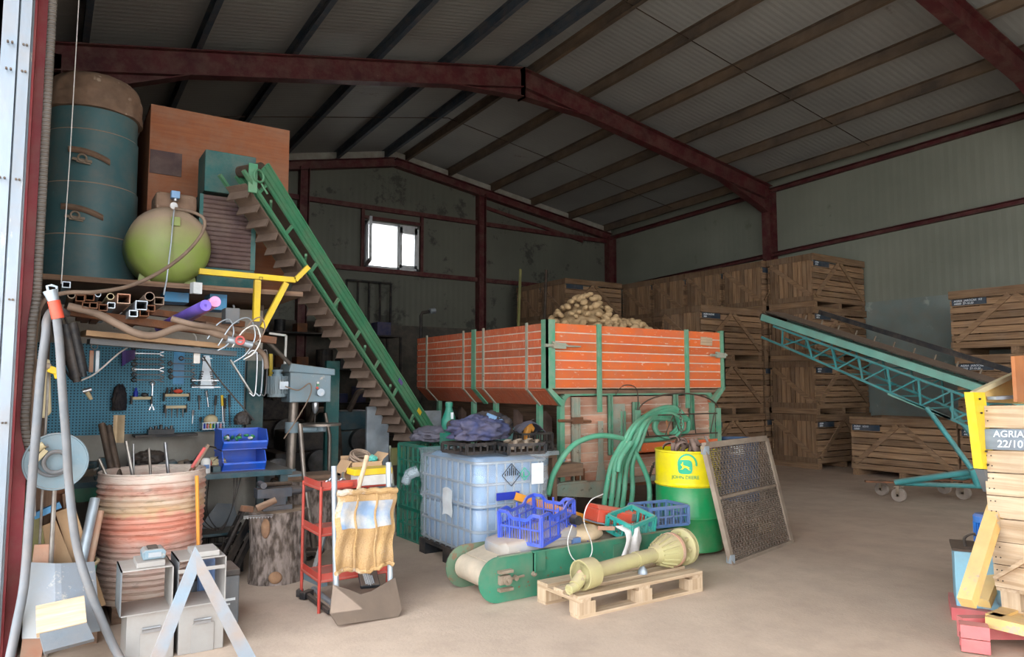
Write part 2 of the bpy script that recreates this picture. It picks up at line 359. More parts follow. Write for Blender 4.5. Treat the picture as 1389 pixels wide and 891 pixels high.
# low block wall at the back left
mat('blockwork','#55534c',.9,col2='#3f3d39',scale=3,bump=.3)
struct('wall_back_lower',M().bb(XL,YB-.1,0,9.2,YB-.001,2.85),'blockwork')
trim(M().ibeam((-.16,4.98,0),(-.16,4.98,5.3),.2,.2,.014,up=(0,1,0)),'red_steel_front')
trim(M().bb(XL-.1,4.75,0,-.12,4.88,5.3),'red_steel_front')
YF=-6.2
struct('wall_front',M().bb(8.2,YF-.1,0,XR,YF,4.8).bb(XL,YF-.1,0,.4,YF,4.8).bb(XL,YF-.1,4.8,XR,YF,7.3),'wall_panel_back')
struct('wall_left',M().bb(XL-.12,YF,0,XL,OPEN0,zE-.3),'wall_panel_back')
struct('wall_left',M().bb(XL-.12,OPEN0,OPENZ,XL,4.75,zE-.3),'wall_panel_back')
# sliding door track and jamb beside the front left column
mat('door_galv','#8f99a3',.5,.35,col2='#747e88',scale=3,stretch=(1,1,.3),bump=.1,spots=(7,.62,'#b6b2aa'))
dt=bpy.data.objects.new('door_1',None);C.objects.link(dt);dt['kind']='structure';dt.location=(-.2,4.6,0)
m=M()
m.bb(-.27,4.62,0,-.2,4.68,5.6);m.build('door_stile','door_galv',dt)
m=M();m.bb(-.19,4.6,0,-.14,4.66,5.6);m.bb(-.2,4.66,0,-.13,4.7,5.6);m.build('door_edge','door_galv',dt)
m=M()
for z in (1.3,1.95,2.6,3.2,3.35):
    for x in (-.24,-.22,-.17,-.155): m.cyl((x,4.61,z),(x,4.59,z),.006,n=6)
m.build('bolt','dark_steel',dt)
# ================= CAMERA, SKY =================
cam=bpy.data.cameras.new('camera');co=bpy.data.objects.new('camera',cam);C.objects.link(co);bpy.context.scene.camera=co
co.location=(0,0,CAMH);co.rotation_euler=(PI/2+PIT,0,-YAW);cam.lens=36*FPX/1389;cam.sensor_width=36;cam.clip_end=200
w=bpy.data.worlds.new('sky');bpy.context.scene.world=w;w.use_nodes=True;N=w.node_tree.nodes;L=w.node_tree.links
bg=N['Background'];tc=N.new('ShaderNodeTexCoord');sx=N.new('ShaderNodeSeparateXYZ');cr=N.new('ShaderNodeValToRGB')
L.new(tc.outputs['Generated'],sx.inputs[0]);L.new(sx.outputs['Z'],cr.inputs[0]);L.new(cr.outputs[0],bg.inputs[0])
cr.color_ramp.elements[0].color=(.97,.985,1,1);cr.color_ramp.elements[1].color=(.74,.86,1,1);bg.inputs[1].default_value=SKY
sc=bpy.context.scene;sc.view_settings.view_transform='Standard';sc.view_settings.look='None';sc.view_settings.gamma=1;sc.view_settings.use_curve_mapping=False;sc.view_settings.exposure=EXPO
sun=bpy.data.lights.new('sun','SUN');so=bpy.data.objects.new('sun',sun);C.objects.link(so);sun.energy=SUN;sun.angle=math.radians(12);sun.color=(1,.93,.84)
so.location=(-6,-8,9);so.rotation_euler=Euler((math.radians(58),0,math.radians(-28)))
# ================= POTATO CRATES =================
def text_mesh(s,size,m,parent,T,name='writing',shear=0.,ext=.0008):
    cu=bpy.data.curves.new('t','FONT');cu.body=s;cu.size=size;cu.extrude=ext;cu.shear=shear
    cu.offset=.0005
    o=bpy.data.objects.new('t',cu);me=bpy.data.meshes.new_from_object(o);bpy.data.objects.remove(o)
    me.transform(T);me.materials.clear();me.materials.append(MT[m]);q=bpy.data.objects.new(name,me);C.objects.link(q);q.parent=parent;return q
FRONT=Matrix.Rotation(PI/2,4,'X')   # text upright, facing -y
CL,CW,CH=1.66,.94,.965
def make_crate(label,w='crate',board=True):
    r=thing('potato_crate',label,'crate')
    for side in (-1,1):
        m=M();y=side*(CW/2-.012)
        n=7;z=.105
        for i in range(n):
            hh=.104;m.bb(-CL/2,y-.011,z,CL/2,y+.011,z+hh-.014+jit(.003));z+=hh
        m.bb(-CL/2-.012,y-.013+side*.016,CH-.12,CL/2+.012,y+.013+side*.016,CH)
        m.build('side_panel',w+'_x',r,world=False)
        m=M()
        for s2 in (-1,1): m.beam((s2*.03,y+side*.022,CH-.12),(s2*(CL/2-.07),y+side*.022,.2),.022,.075,up=(0,0,1))
        m.build('side_brace',w+'_x',r,world=False)
    for side in (-1,1):
        m=M();x=side*(CL/2-.012);n=9
        for i in range(n):
            a=-CW/2+.03+(CW-.06)*i/n;m.bb(x-.01,a,.105,x+.01,a+(CW-.06)/n-.014,CH-.03)
        m.bb(x-.012+side*.014,-CW/2,CH-.12,x+.012+side*.014,CW/2,CH-.005);m.bb(x-.012+side*.014,-CW/2,.105,x+.012+side*.014,CW/2,.2)
        m.build('end_panel',w+'_z',r,world=False)
        m=M();m.beam((x+side*.02,CW/2-.06,CH-.13),(x+side*.02,-CW/2+.06,.21),.02,.08,up=(0,0,1));m.build('end_brace',w+'_y',r,world=False)
    for x in (-CL/2+.06,0,CL/2-.06): M().bb(x-.05,-CW/2,0,x+.05,CW/2,.1).build('skid',w+'_y',r,world=False)
    M().bb(-CL/2+.03,-CW/2+.03,.1,CL/2-.03,CW/2-.03,.12).build('bottom_boards',w+'_x',r,world=False)
    if board:
        M().bb(-CL/2+.03,-CW/2-.012,CH-.225,-CL/2+.5,-CW/2+.002,CH-.13).build('label_board','chalkboard',r,world=False)
    return r
def write(crate,lines,size=.04,m='chalk',x0=-CL/2+.06,z0=CH-.17,dz=.042):
    lb=[o for o in bpy.data.objects if o.parent==crate and o.name.startswith('label_board')][0]
    for i,s in enumerate(lines): text_mesh(s,size,m,lb,Matrix.Translation(V((x0,-CW/2-.013,z0-i*dz)))@FRONT,shear=.2)
base=make_crate('x')
G='stacked wooden potato crates along the walls'
def crate_at(x,y,z,rot,label,lines=None):
    c=dup(base,(x,y,z),rot+math.radians(jit(.5)),label,G)
    if lines: write(c,lines)
    return c
LV=['bottom','second','third','top'];D=.968
xs=11.5+CL/2
for l in range(4):
    crate_at(xs,7.65+CW/2,l*D,0,['bottom crate of the tall four-high stack nearest the camera','second crate up in the tall stack nearest the camera','third crate up in the tall stack nearest the camera, beside the conveyor head','topmost crate of the tall stack nearest the camera, beside the steel column'][l],['AGRIA','48/10'] if l!=0 else ['AGRIA','22000'])
for j in range(4):
    y=8.66+j*1.0+CW/2
    for l in range(4):
        crate_at(11.42+CL/2,y,l*D,0,'slatted %s crate of the wall row, %s stack behind the nearest one'%(LV[l],['first','second','third','fourth'][j]))
for l in range(3):
    crate_at(9.62+CL/2,8.6+CW/2,l*D,0,'%s crate of the three-high stack right behind the orange trailer'%LV[l if l<2 else 3],['AGRIA SARDAR','4800'] if l else ['AGRIA','48/10'])
for j in range(2):
    for l in range(4):
        crate_at(9.63+CL/2,12.5+j*1.0+CW/2,l*D,0,'%s crate of the %s stack in the far back corner beyond the potatoes'%(LV[l],['nearer','farther'][j]))
crate_at(11.4+CW/2,5.3+CL/2,0,-PI/2,'single wooden crate on the floor behind the teal conveyor wheels, inscribed board',['AGRIA   6/2/10','22000'])
for l in range(3):
    crate_at(11.4+CW/2+.02,5.36-CL/2+(.05 if l==2 else 0)-.1,l*D,-PI/2,['bottom crate of the right-hand stack, mostly behind the teal conveyor','middle crate of the right-hand stack, above the conveyor foot','top crate of the right-hand stack with chalk-written board'][l],['AGRIA  JAROCAR  %s'%('9/2' if l==2 else ''),'44000  27-10-20'])
# remove the source crate
for o in [o for o in bpy.data.objects if o.parent==base]: bpy.data.objects.remove(o)
bpy.data.objects.remove(base)
# ================= TRAILER =================
tx0,tx1,ty0,ty1=4.38,7.1,6.0,9.1
tr=thing('farm_trailer','orange planked farm trailer with green frame, heaped with potatoes','trailer',(5.7,7.5,0))
m=M();n=8;z0,z1=1.46,2.15;h=(z1-z0)/n
for i in range(n): m.bb(tx0,ty0+.01,z0+i*h+.006,tx0+.03,ty1,z0+(i+1)*h-.006)
m.beam((tx0+.02,ty0+.02,1.445),(tx0+.02,ty1,1.445),.02,.02)
T=1
m.prism([(tx0,ty0+.02,1.45),(tx0+.03,ty0+.02,1.45),(tx0+.19,ty0+.02,1.3),(tx0+.17,ty0+.02,1.28)],(0,ty1-ty0-.04,0))
m.build('side_board','orange_y',tr)
M().bb(tx0+.006,ty0+.03,z0,tx0+.034,ty1-.01,z1-.01).build('side_backing','groove_dust',tr)
m=M();n=7;h=(z1-z0)/n
for i in range(n): m.bb(tx0+.035,ty0,z0+i*h+.006,tx1,ty0+.03,z0+(i+1)*h-.006)
m.build('rear_board','orange_x',tr)
M().bb(tx0+.05,ty0+.005,z0,tx1-.01,ty0+.029,z1-.01).build('rear_backing','groove_dust',tr)
m=M()
for i in range(n): m.bb(tx1-.03,ty0+.035,z0+i*h+.004,tx1,ty1,z0+(i+1)*h-.004)
m.prism([(tx1,ty0+.02,1.45),(tx1-.03,ty0+.02,1.45),(tx1-.19,ty0+.02,1.3),(tx1-.17,ty0+.02,1.28)],(0,ty1-ty0-.04,0))
m.build('side_board','orange_y',tr)
m=M()
for i in range(n): m.bb(tx0+.03,ty1-.03,z0+i*h+.004,tx1-.03,ty1,z0+(i+1)*h-.004)
m.build('front_board','orange_x',tr)
# thin strips up the left side, with the chamfer and posts beneath
for px,w,gr in ((579,.035,0),(629,.035,0),(643,.09,1),(656,.035,0),(715,.035,0)):
    y=onX(px,500,tx0).y
    m=M();m.bb(tx0-.014,y-w/2,1.44,tx0+.001,y+w/2,2.17)
    m.beam((tx0-.006,y,1.45),(tx0+.17,y,1.275),w,.014,up=(0,1,0)) if 0 else m.prism([(tx0-.014,y-w/2,1.45),(tx0,y-w/2,1.45),(tx0+.18,y-w/2,1.28),(tx0+.17,y-w/2,1.262)],(0,w,0))
    m.build('side_strip','green_steel' if gr else 'grey_green',tr)
for px in (594,641,671,730):
    y=onX(px,570,tx0+.17).y;m=M();m.beam((tx0+.19,y,1.3),(tx0+.19,y,.72),.06,.05);m.build('side_post','green_steel',tr)
for px in (600,627,703,742):
    y=onX(px,570,tx0+.5).y;m=M();m.beam((tx0+.5,y,1.44),(tx0+.5,y,.5),.09,.08);m.build('inner_post','mauve_steel',tr)
# corner posts
m=M();m.bb(tx0-.02,ty0-.02,1.46,tx0+.002,ty0+.08,2.18);m.bb(tx0-.02,ty0-.02,1.46,tx0+.09,ty0-.001,2.18)
m.prism([(tx0-.02,ty0-.02,1.46),(tx0+.04,ty0-.02,1.46),(tx0+.22,ty0-.02,1.31),(tx0+.17,ty0-.02,1.27)],(0,.04,0))
m.build('corner_post','green_steel',tr)
m=M();m.bb(tx1-.05,ty0-.02,1.46,tx1+.02,ty0-.001,2.17);m.bb(tx1,ty0-.02,1.46,tx1+.02,ty0+.08,2.17)
m.prism([(tx1+.02,ty0-.02,1.46),(tx1-.04,ty0-.02,1.46),(tx1-.22,ty0-.02,1.31),(tx1-.17,ty0-.02,1.27)],(0,.06,0))
m.build('corner_post','green_steel',tr)
for px,zz in ((812,1.2),(931,1.22)):
    x=onY(px,500,ty0).x;m=M();m.bb(x-.03,ty0-.022,zz,x+.03,ty0-.001,2.16);m.bb(x-.008,ty0-.034,zz+.05,x+.008,ty0-.022,2.14);m.build('rear_strip','green_steel',tr)
for xa,xb,z in ((tx0-.05,tx0+.42,1.905),(tx1-.26,tx1+.04,1.86)):
    m=M();m.tube([(xa,ty0-.035,z),(xb,ty0-.035,z)],[.018,.008],8);m.bb(xa+.1,ty0-.055,z-.03,xa+.26,ty0-.02,z+.03);m.box((xa+.18,ty0-.05,z+.02),(.2,.02,.02),Euler((0,.15,0)));m.build('latch','grey_green',tr)
m=M();a=onY(958,463,ty0-.01);m.box((a.x,ty0-.012,a.z),(.2,.012,.1),Euler((0,.05,0)));m.build('patch_board','pine_x',tr)
# lower tailgate
gx0,gx1,gz0,gz1=4.62,6.97,.45,1.41;yg=ty0+.1
m=M();n=9;h=(gz1-gz0-.04)/n
for i in range(n): m.bb(gx0+.03,yg,gz0+i*h+.004,gx1-.03,yg+.03,gz0+(i+1)*h-.004)
m.build('tailgate_board','orange_worn',tr);M().bb(gx0+.04,yg+.006,gz0+.01,gx1-.04,yg+.036,gz1-.05).build('tailgate_backing','groove_dust',tr)
r=.14;pts=[(gx0,gz0)]+[(gx0+r-r*math.cos(a*PI/12),gz1-r+r*math.sin(a*PI/12)) for a in range(7)]+[(gx1-r+r*math.sin(a*PI/12),gz1-r+r*math.cos(a*PI/12)) for a in range(7)]+[(gx1,gz0)]
m=M()
for a,b in zip(pts,pts[1:]): m.beam((a[0],yg-.012,a[1]),(b[0],yg-.012,b[1]),.06,.06,up=(0,1,0))
m.build('tailgate_frame','green_steel',tr)
for px,zz0,zz1,w,mt in ((782,.3,1.36,.1,'grey_green'),(829,.72,1.38,.05,'green_steel'),(846,.9,1.2,.06,'green_steel'),(864,.78,1.3,.09,'green_steel'),(918,.95,1.38,.06,'green_steel'),(940,.95,1.38,.06,'green_steel')):
    x=onY(px,600,yg-.05).x;m=M();m.bb(x-w/2,yg-.06,zz0,x-w/2+.012,yg-.02,zz1);m.bb(x+w/2-.012,yg-.06,zz0,x+w/2,yg-.02,zz1);m.bb(x-w/2,yg-.03,zz0,x+w/2,yg-.02,zz1)
    m.build('tailgate_bar',mt,tr)
a=onY(825,548,yg-.03);b=onY(848,606,yg-.03)
m=M();m.bb(a.x,yg-.035,b.z,b.x,yg-.015,a.z);m.build('hatch_plate','grey_green',tr)
x=onY(814,600,yg-.05).x;m=M();m.bb(x-.03,yg-.07,.62,x+.03,yg-.05,1.1);m.prism([(x-.04,yg-.07,.62),(x+.04,yg-.07,.62),(x+.1,yg-.07,.3),(x-.1,yg-.07,.3)],(0,.02,0));m.build('latch_lever','grey_green',tr)
m=M();a=onY(775,508+40,yg-.05)
m.cyl((gx0-.06,yg-.05,1.12),(gx0+.38,yg-.05,1.1),.016,n=8);m.bb(gx0+.12,yg-.07,1.08,gx0+.26,yg-.04,1.15);m.build('latch','rust',tr)
# basket on the tailgate
bx0,bx1=onY(864,560,yg-.3).x,onY(973,560,yg-.3).x;by=yg-.32
for x in (bx0,bx1):
    m=M();m.bb(x-.03,by-.01,.78,x+.03,by+.02,1.22);m.bb(x-.01,by,.8,x+.01,yg,.84);m.build('basket_side','green_steel',tr)
M().bb(bx0,by,.74,bx1,by+.02,.86).bb(bx0,by,.74,bx1,yg-.02,.76).build('basket_shelf','orange_x',tr)
m=M()
for z in (.93,1.16): m.cyl((bx0,by,z),(bx1,by,z),.008,n=6)
cx=(bx0+bx1)/2;hw=(bx1-bx0)/2
m.tube([(cx-hw*math.cos(t*PI/14),by,1.2+.2*math.sin(t*PI/14)) for t in range(15)],.009,6)
for i in range(5):
    xx=bx0+.15+i*(bx1-bx0-.3)/4;m.cyl((xx,by,.93),(xx+jit(.15),by,1.17),.006,n=5)
m.build('basket_wire','dark_steel',tr)
m=M();q=onY(853,535,yg-.08)
m.tube(curve([q+V((-.2,0,-.0)),q+V((-.1,-.02,.1)),q+V((.08,-.02,.08)),q+V((.14,0,-.08)),q+V((.1,.0,-.25))]),.006,6);m.build('wire_loop','dark_steel',tr)
# hopper panels and chassis
m=M();m.prism([(tx0+.2,ty0+.4,1.44),(tx0+.23,ty0+.4,1.44),(5.5,ty0+.4,.62),(5.47,ty0+.4,.6)],(0,ty1-ty0-.6,0));m.prism([(tx1-.2,ty0+.4,1.44),(tx1-.23,ty0+.4,1.44),(6.0,ty0+.4,.62),(6.03,ty0+.4,.6)],(0,ty1-ty0-.6,0))
m.build('hopper_panel','oldwood_y',tr)
m=M();m.bb(tx0+.05,ty0+.05,1.4,tx1-.05,ty1-.05,1.44) ;m.build('hopper_floor','oldwood_x',tr)
m=M()
for x in (4.85,6.55): m.bb(x-.06,ty0+.05,.44,x+.06,ty1+.1,.6)
for y in (6.2,7.5,8.9): m.bb(4.6,y-.05,.5,6.9,y+.05,.6)
m.build('chassis','rust',tr)
m=M();m.bb(4.4,yg-.08,.4,6.6,yg+.1,.46);m.prism([(4.42,yg-.12,.46),(4.42,yg-.12,.36),(5.25,yg-.12,.26),(5.35,yg-.12,.3),(5.3,yg-.12,.46)],(0,.03,0))
m.bb(4.3,yg-.1,.42,4.9,yg+.5,.48)
m.build('rear_sill','grey_green',tr)
m=M();m.bb(5.5,yg-.05,.36,tx1-.1,yg+.05,.42);m.box((5.5,yg+.02,.28),(.3,.12,.1),Euler((0,.4,0)));m.cyl((5.1,6.55,.4),(6.9,6.55,.4),.05);m.box((5.55,6.3,.3),(.12,.3,.22));m.build('axle','rust',tr)
for x in (4.78,6.75):
    T=Matrix.Translation(V((x,6.55,.4)))@Matrix.Rotation(PI/2,4,'Y')
    m=M();R=.41
    m.lathe([(.22,-.08),(.25,-.11),(.36,-.13),(.395,-.115),(R,-.1),(R,-.035),(.395,-.03),(.395,-.01),(R,0),(R,.035),(.395,.04),(.395,.06),(R,.1),(.395,.115),(.36,.13),(.25,.11),(.22,.08)],40,T)
    for k in range(40):
        a=2*PI*k/40
        for s_ in (-1,1): m.box(T@V((R*math.cos(a),R*math.sin(a),s_*.085)),(.03,.02,.05),Euler((a*0,0,0)))
    w=m.build('wheel','tyre',tr,smooth=True)
    m=M();m.lathe([(.0,-.02),(.09,-.03),(.1,-.07),(.12,-.03),(.2,-.05),(.23,-.09),(.235,-.06),(.2,.02),(.0,.03)],32,T);m.build('rim','grey_green',w,smooth=True)
m=M();q=onY(752,655,5.95);m.ring(q,.05,.01,(0,1,.2),16,6);m.ring(q+V((0,0,.09)),.03,.01,(1,0,0),12,6);m.build('tow_ring','steel',tr,smooth=True)
# potatoes
POT=mat('potato','#c9ac82',.85,col2='#a3845c',scale=14,bump=.25,bs=60,spots=(26,.62,'#8a6a48'))
cx,cy,tz=5.9,7.2,2.0
def heap(x,y):
    d=math.hypot((x-cx)*.95,(y-cy));return tz+max(0,.62-.62*d/.95)*1.0 if d<.95 else tz
heap_top=.62
def hz(x,y):
    d=math.hypot(x-cx,y-cy);d2=d/(1.05)
    return tz+(.66*(1-d2)+.06*math.cos(d2*9+x*3) if d2<1 else .0)
m=M();nn=40
o0=len(m.v)
X0,X1,Y0,Y1=tx0+.06,tx1-.06,ty0+.06,ty1-.06
for i in range(nn+1):
    for j in range(nn+1):
        x=X0+(X1-X0)*i/nn;y=Y0+(Y1-Y0)*j/nn;m.v.append(V((x,y,hz(x,y)-.1+jit(.008))))
for i in range(nn):
    for j in range(nn): a=i*(nn+1)+j;m.f.append((a,a+nn+1,a+nn+2,a+1))
b0=len(m.v);m.v+=[V((X0,Y0,1.45)),V((X1,Y0,1.45)),V((X1,Y1,1.45)),V((X0,Y1,1.45))];m.f.append((b0,b0+1,b0+2,b0+3))
for (a,b,fn) in ((0,1,lambda i:i*(nn+1)),(1,2,lambda i:nn*(nn+1)+i),(3,2,lambda i:i*(nn+1)+nn),(0,3,lambda i:i)):
    m.f.append((b0+a,b0+b)+tuple(fn(i) for i in range(nn,-1,-1)))
tag(m.build('potato_load','potato',None,smooth=True),'mass of potatoes filling the trailer bed under the heap','potatoes',kind='stuff')
protos=[]
def potw(seed):
    rr=random.Random(seed);a=[rr.uniform(-.07,.07) for _ in range(6)]
    return lambda d:1+a[0]*d.x+a[1]*d.x*d.y*2+a[2]*math.sin(3*d.z+a[3]*20)+a[4]*math.sin(5*d.x)
PM=[]
for sd in range(6):
    mb=M();mb.ball((0,0,0),(1.25,.92,.8),12,8,wob=potw(sd));o=mb.build('potato','potato',None,world=False,smooth=True);PM.append(o.data);bpy.data.objects.remove(o)
spots=[];tries=0
while len(spots)<290 and tries<40000:
    tries+=1
    x=random.uniform(cx-1.15,cx+1.1);y=random.uniform(cy-1.15,cy+.55);d=math.hypot(x-cx,y-cy)
    if d>1.12: continue
    s=random.uniform(.034,.056)
    if any((x-a)**2+(y-b)**2<(.82*(s+c))**2 for a,b,c in spots): continue
    spots.append((x,y,s))
for i,(x,y,s) in enumerate(spots):
    o=bpy.data.objects.new('potato',PM[i%6]);C.objects.link(o);o.location=(x,y,hz(x,y));o.scale=(s,s,s);o.rotation_euler=(random.uniform(-.5,.5),random.uniform(-.5,.5),random.uniform(0,6.28))
    tag(o,'loose earthy potato on the surface of the heap in the orange trailer','potato','potatoes heaped in the trailer')
# ================= FOREGROUND, MIDDLE =================
mat('ibc_plastic','#6f9fd0',.35,col2='#9dc0e0',scale=2.5,bump=.02)
fm=mat('stretch_film','#dfe9f2',.22,col2='#c5d6e4',scale=9,bump=.45,bs=9,alpha=.3,spec=.8)
mat('blue_plastic','#3453c4',.45,col2='#4a63cf',scale=5,bump=.05,dust=.45)
mat('blue_bin','#1f62d8',.4,col2='#1b57c4',scale=5,bump=.03,dust=.15)
mat('steel_blue_plastic','#4a6c9c',.5,col2='#5c7ba6',scale=5,bump=.05,dust=.4)
mat('teal_plastic','#22a89b',.45,col2='#2b9e92',scale=5,dust=.3)
mat('green_plastic','#1a7d68',.5,col2='#176a5a',scale=5,dust=.25)
mat('jerry','#a59d94',.6,col2='#8c99ab',scale=2.4,bump=.1,dust=.6,wid=.1)
mat('conveyor_green','#31775c',.42,.1,col2='#3f8468',scale=4,bump=.08,spots=(17,.63,'#7a4f33'))
mat('conveyor_green_inside','#6d8169',.6,.1,col2='#5a7a60',scale=5,bump=.1,spots=(9,.55,'#80644c'),dust=.4)
mat('belt_beige','#cdbba4',.7,col2='#b5a996',scale=6,bump=.1)
mat('amber_paint','#e39a35',.5,col2='#d88d2c',scale=6,dust=.45)
mat('red_paint','#d8452a',.5,col2='#c8442e',scale=8,dust=.45,spots=(14,.64,'#b9a090'))
mat('cast_iron','#a29381',.7,.3,col2='#7c6c5a',scale=12,bump=.35,dust=.4)
mat('shaft_yellow','#aca674',.6,col2='#b3a777',scale=7,bump=.15,dust=.45,spots=(12,.62,'#9b8a70'))
mat('shaft_red','#c08468',.6,col2='#b59c86',scale=7,dust=.4)
mat('rag_white','#e2dedb',.9,col2='#cfc8c4',scale=6,bump=.3)
mat('sack_print','#d5bb97',.85,col2='#bda585',scale=10,bump=.3)
mat('deere_yellow','#f0e000',.35,col2='#e9d400',scale=3,bump=.03,spots=(3.2,.66,'#c9a80e'))
mat('drum_green','#119150',.32,.05,col2='#1c8650',scale=3,bump=.04,dust=.3)
mat('logo_green','#1aa77a',.5,bump=0,col2='#3fb58f')
mat('hose_green','#4fa985',.45,col2='#72b594',scale=6,bump=.05,spots=(16,.64,'#b8bfa6'))
mat('hose_orange','#c9855a',.5,bump=.05)
mat('strap_cloth','#8d766b',.9,col2='#6d5850',scale=12,bump=.4,dust=.2)
mat('pink_cloth','#d0605c',.8)
mat('chain','#8a7f74',.5,.7,col2='#6a5c50',scale=20)
mat('mesh_wire','#6e6257',.6,.4,col2='#564b42',scale=20,bump=.2,dust=.2)
mat('frame_grey','#857466',.85,col2='#a39482',scale=6,bump=.25,spots=(8,.62,'#5d5047'))
mat('navy_cloth','#42475e',.95,col2='#333a66',scale=4,bump=.4)
mat('grey_cloth','#6a6876',.95,col2='#51515e',scale=4,bump=.4)
mat('black_cloth','#26252b',.95,bump=.3)
mat('skyblue_cloth','#8fb6e0',.9)
mat('drum_blue','#1d5582',.45,col2='#1b4a72',scale=5)
mat('label_paper','#e6e9ea',.7,col2='#d5dadd',scale=12)
mat('ink','#23272b',.6,bump=0)
mat('label_blue','#2236a8',.5,bump=0)
def jerryR(e): return Euler(e)
# --- intermediate bulk container
ix0,ix1,iy0,iy1=2.9,3.6,4.92,5.94
ib=thing('bulk_container','translucent blue liquid container in a wire cage, wrapped in clear film','container',((ix0+ix1)/2,(iy0+iy1)/2,0))
m=M()
for y in (iy0,(iy0+iy1)/2-.06,iy1-.12):
    m.bb(ix0,y,0,ix1,y+.12,.02)
    for x in (ix0,(ix0+ix1)/2-.07,ix1-.14): m.bb(x,y,.02,x+.14,y+.12,.1)
m.bb(ix0,iy0,.1,ix1,iy1,.13);m.build('pallet','black_plastic',ib)
def rrect(x0,y0,x1,y1,r,n=5):
    p=[]
    for cx_,cy_,a0 in ((x1-r,y1-r,0),(x0+r,y1-r,PI/2),(x0+r,y0+r,PI),(x1-r,y0+r,1.5*PI)):
        for i in range(n+1): a=a0+PI/2*i/n;p.append((cx_+r*math.cos(a),cy_+r*math.sin(a)))
    return p
def loft(m,loops):
    o=len(m.v);n=len(loops[0])
    for l in loops: m.v+= [V(p) for p in l]
    for j in range(len(loops)-1):
        for k in range(n): k2=(k+1)%n;m.f.append((o+j*n+k,o+j*n+k2,o+(j+1)*n+k2,o+(j+1)*n+k))
    m.f.append(tuple(o+k for k in range(n-1,-1,-1)));m.f.append(tuple(o+(len(loops)-1)*n+k for k in range(n)));return m
m=M();L=[]
for z,d in ((.14,.04),(.18,.02),(.3,.02),(.33,.03),(.36,.02),(.52,.02),(.55,.035),(.58,.02),(.74,.02),(.77,.03),(.8,.02),(.86,.03),(.9,.08)): L.append([(x,y,z) for x,y in rrect(ix0+d,iy0+d,ix1-d,iy1-d,.1)])
loft(m,L).build('bottle','ibc_plastic',ib,smooth=True)
m=M()
for z in (.16,.33,.53,.7,.87): m.tube([(x,y,z) for x,y in rrect(ix0,iy0,ix1,iy1,.08)],.011,6,closed=True)
for i in range(7):
    x=ix0+.1+(ix1-ix0-.2)*i/6
    for y in (iy0,iy1): m.cyl((x,y,.14),(x,y,.87),.008,n=6)
for i in range(9):
    y=iy0+.1+(iy1-iy0-.2)*i/8
    for x in (ix0,ix1): m.cyl((x,y,.14),(x,y,.87),.008,n=6)
m.build('cage','galv',ib,smooth=True)
m=M();L=[];rr=random.Random(3)
for z,d in ((.5,.0),(.52,.022),(.6,.012),(.68,.02),(.72,.028),(.78,.018),(.86,.022),(.91,.03),(.925,.045)):
    L.append([(x+rr.uniform(-.006,.006),y+rr.uniform(-.006,.006),z+(rr.uniform(-.03,.03) if z==.5 else 0)) for x,y in rrect(ix0-d,iy0-d,ix1+d,iy1+d,.09,6)])
loft(m,L).build('film_wrap','stretch_film',ib,smooth=True)
m=M();L=[]
for z,d in ((.16,.012),(.3,.018),(.42,.02),(.5,.0)):
    L.append([(x+rr.uniform(-.006,.006),y+rr.uniform(-.006,.006),z) for x,y in rrect(ix0-d,iy0-d,ix1+d,iy1+d,.09,6)])
loft(m,L)
m.tube(curve([(ix0-.02,iy1+.0,.72),(ix0-.1,iy1+.03,.68),(ix0-.14,iy1+.02,.6)]),[.05]*9+[.04]*7+[.015],7)
m.build('film_tail','stretch_film',ib,smooth=True)
# hazard labels
yf=iy0-.036
m=M();a,b=onY(734,632,yf),onY(748,668,yf)
lp=M().bb(3.4,yf-.004,.68,3.52,yf,.85).build('label','label_paper',ib)
def diamond(cx_,cz,s):
    m=M()
    P=[(cx_,cz+s),(cx_+s,cz),(cx_,cz-s),(cx_-s,cz)]
    for p,q in zip(P,P[1:]+P[:1]): m.beam((p[0],yf-.004,p[1]),(q[0],yf-.004,q[1]),.004,.006,up=(0,1,0))
    return m
m=diamond(3.2,.77,.09)
for i,h in enumerate((.02,.04,.06,.08,.06,.05,.02)): m.beam((3.14+i*.02,yf-.004,.765),(3.14+i*.02+.003,yf-.004,.765+h),.003,.009,up=(0,1,0))
m.build('hazard_mark','ink',ib)
m=diamond(3.33,.77,.05);m.bb(3.315,yf-.006,.75,3.325,yf-.003,.79);m.bb(3.315,yf-.006,.745,3.35,yf-.003,.752);m.build('hazard_mark','logo_green',ib)
M().bb(3.06,yf-.002,.575,3.28,yf+.002,.635).build('label','label_blue',ib)
m=M();m.sheet(lambda u,v:(ix0-.03+.006*math.sin(9*v),5.28+.16*u+.01*math.sin(8*v),.62-.22*v+.02*math.sin(u*3)),4,8,.003);m.build('paper_sheet','label_paper',ib,smooth=True)
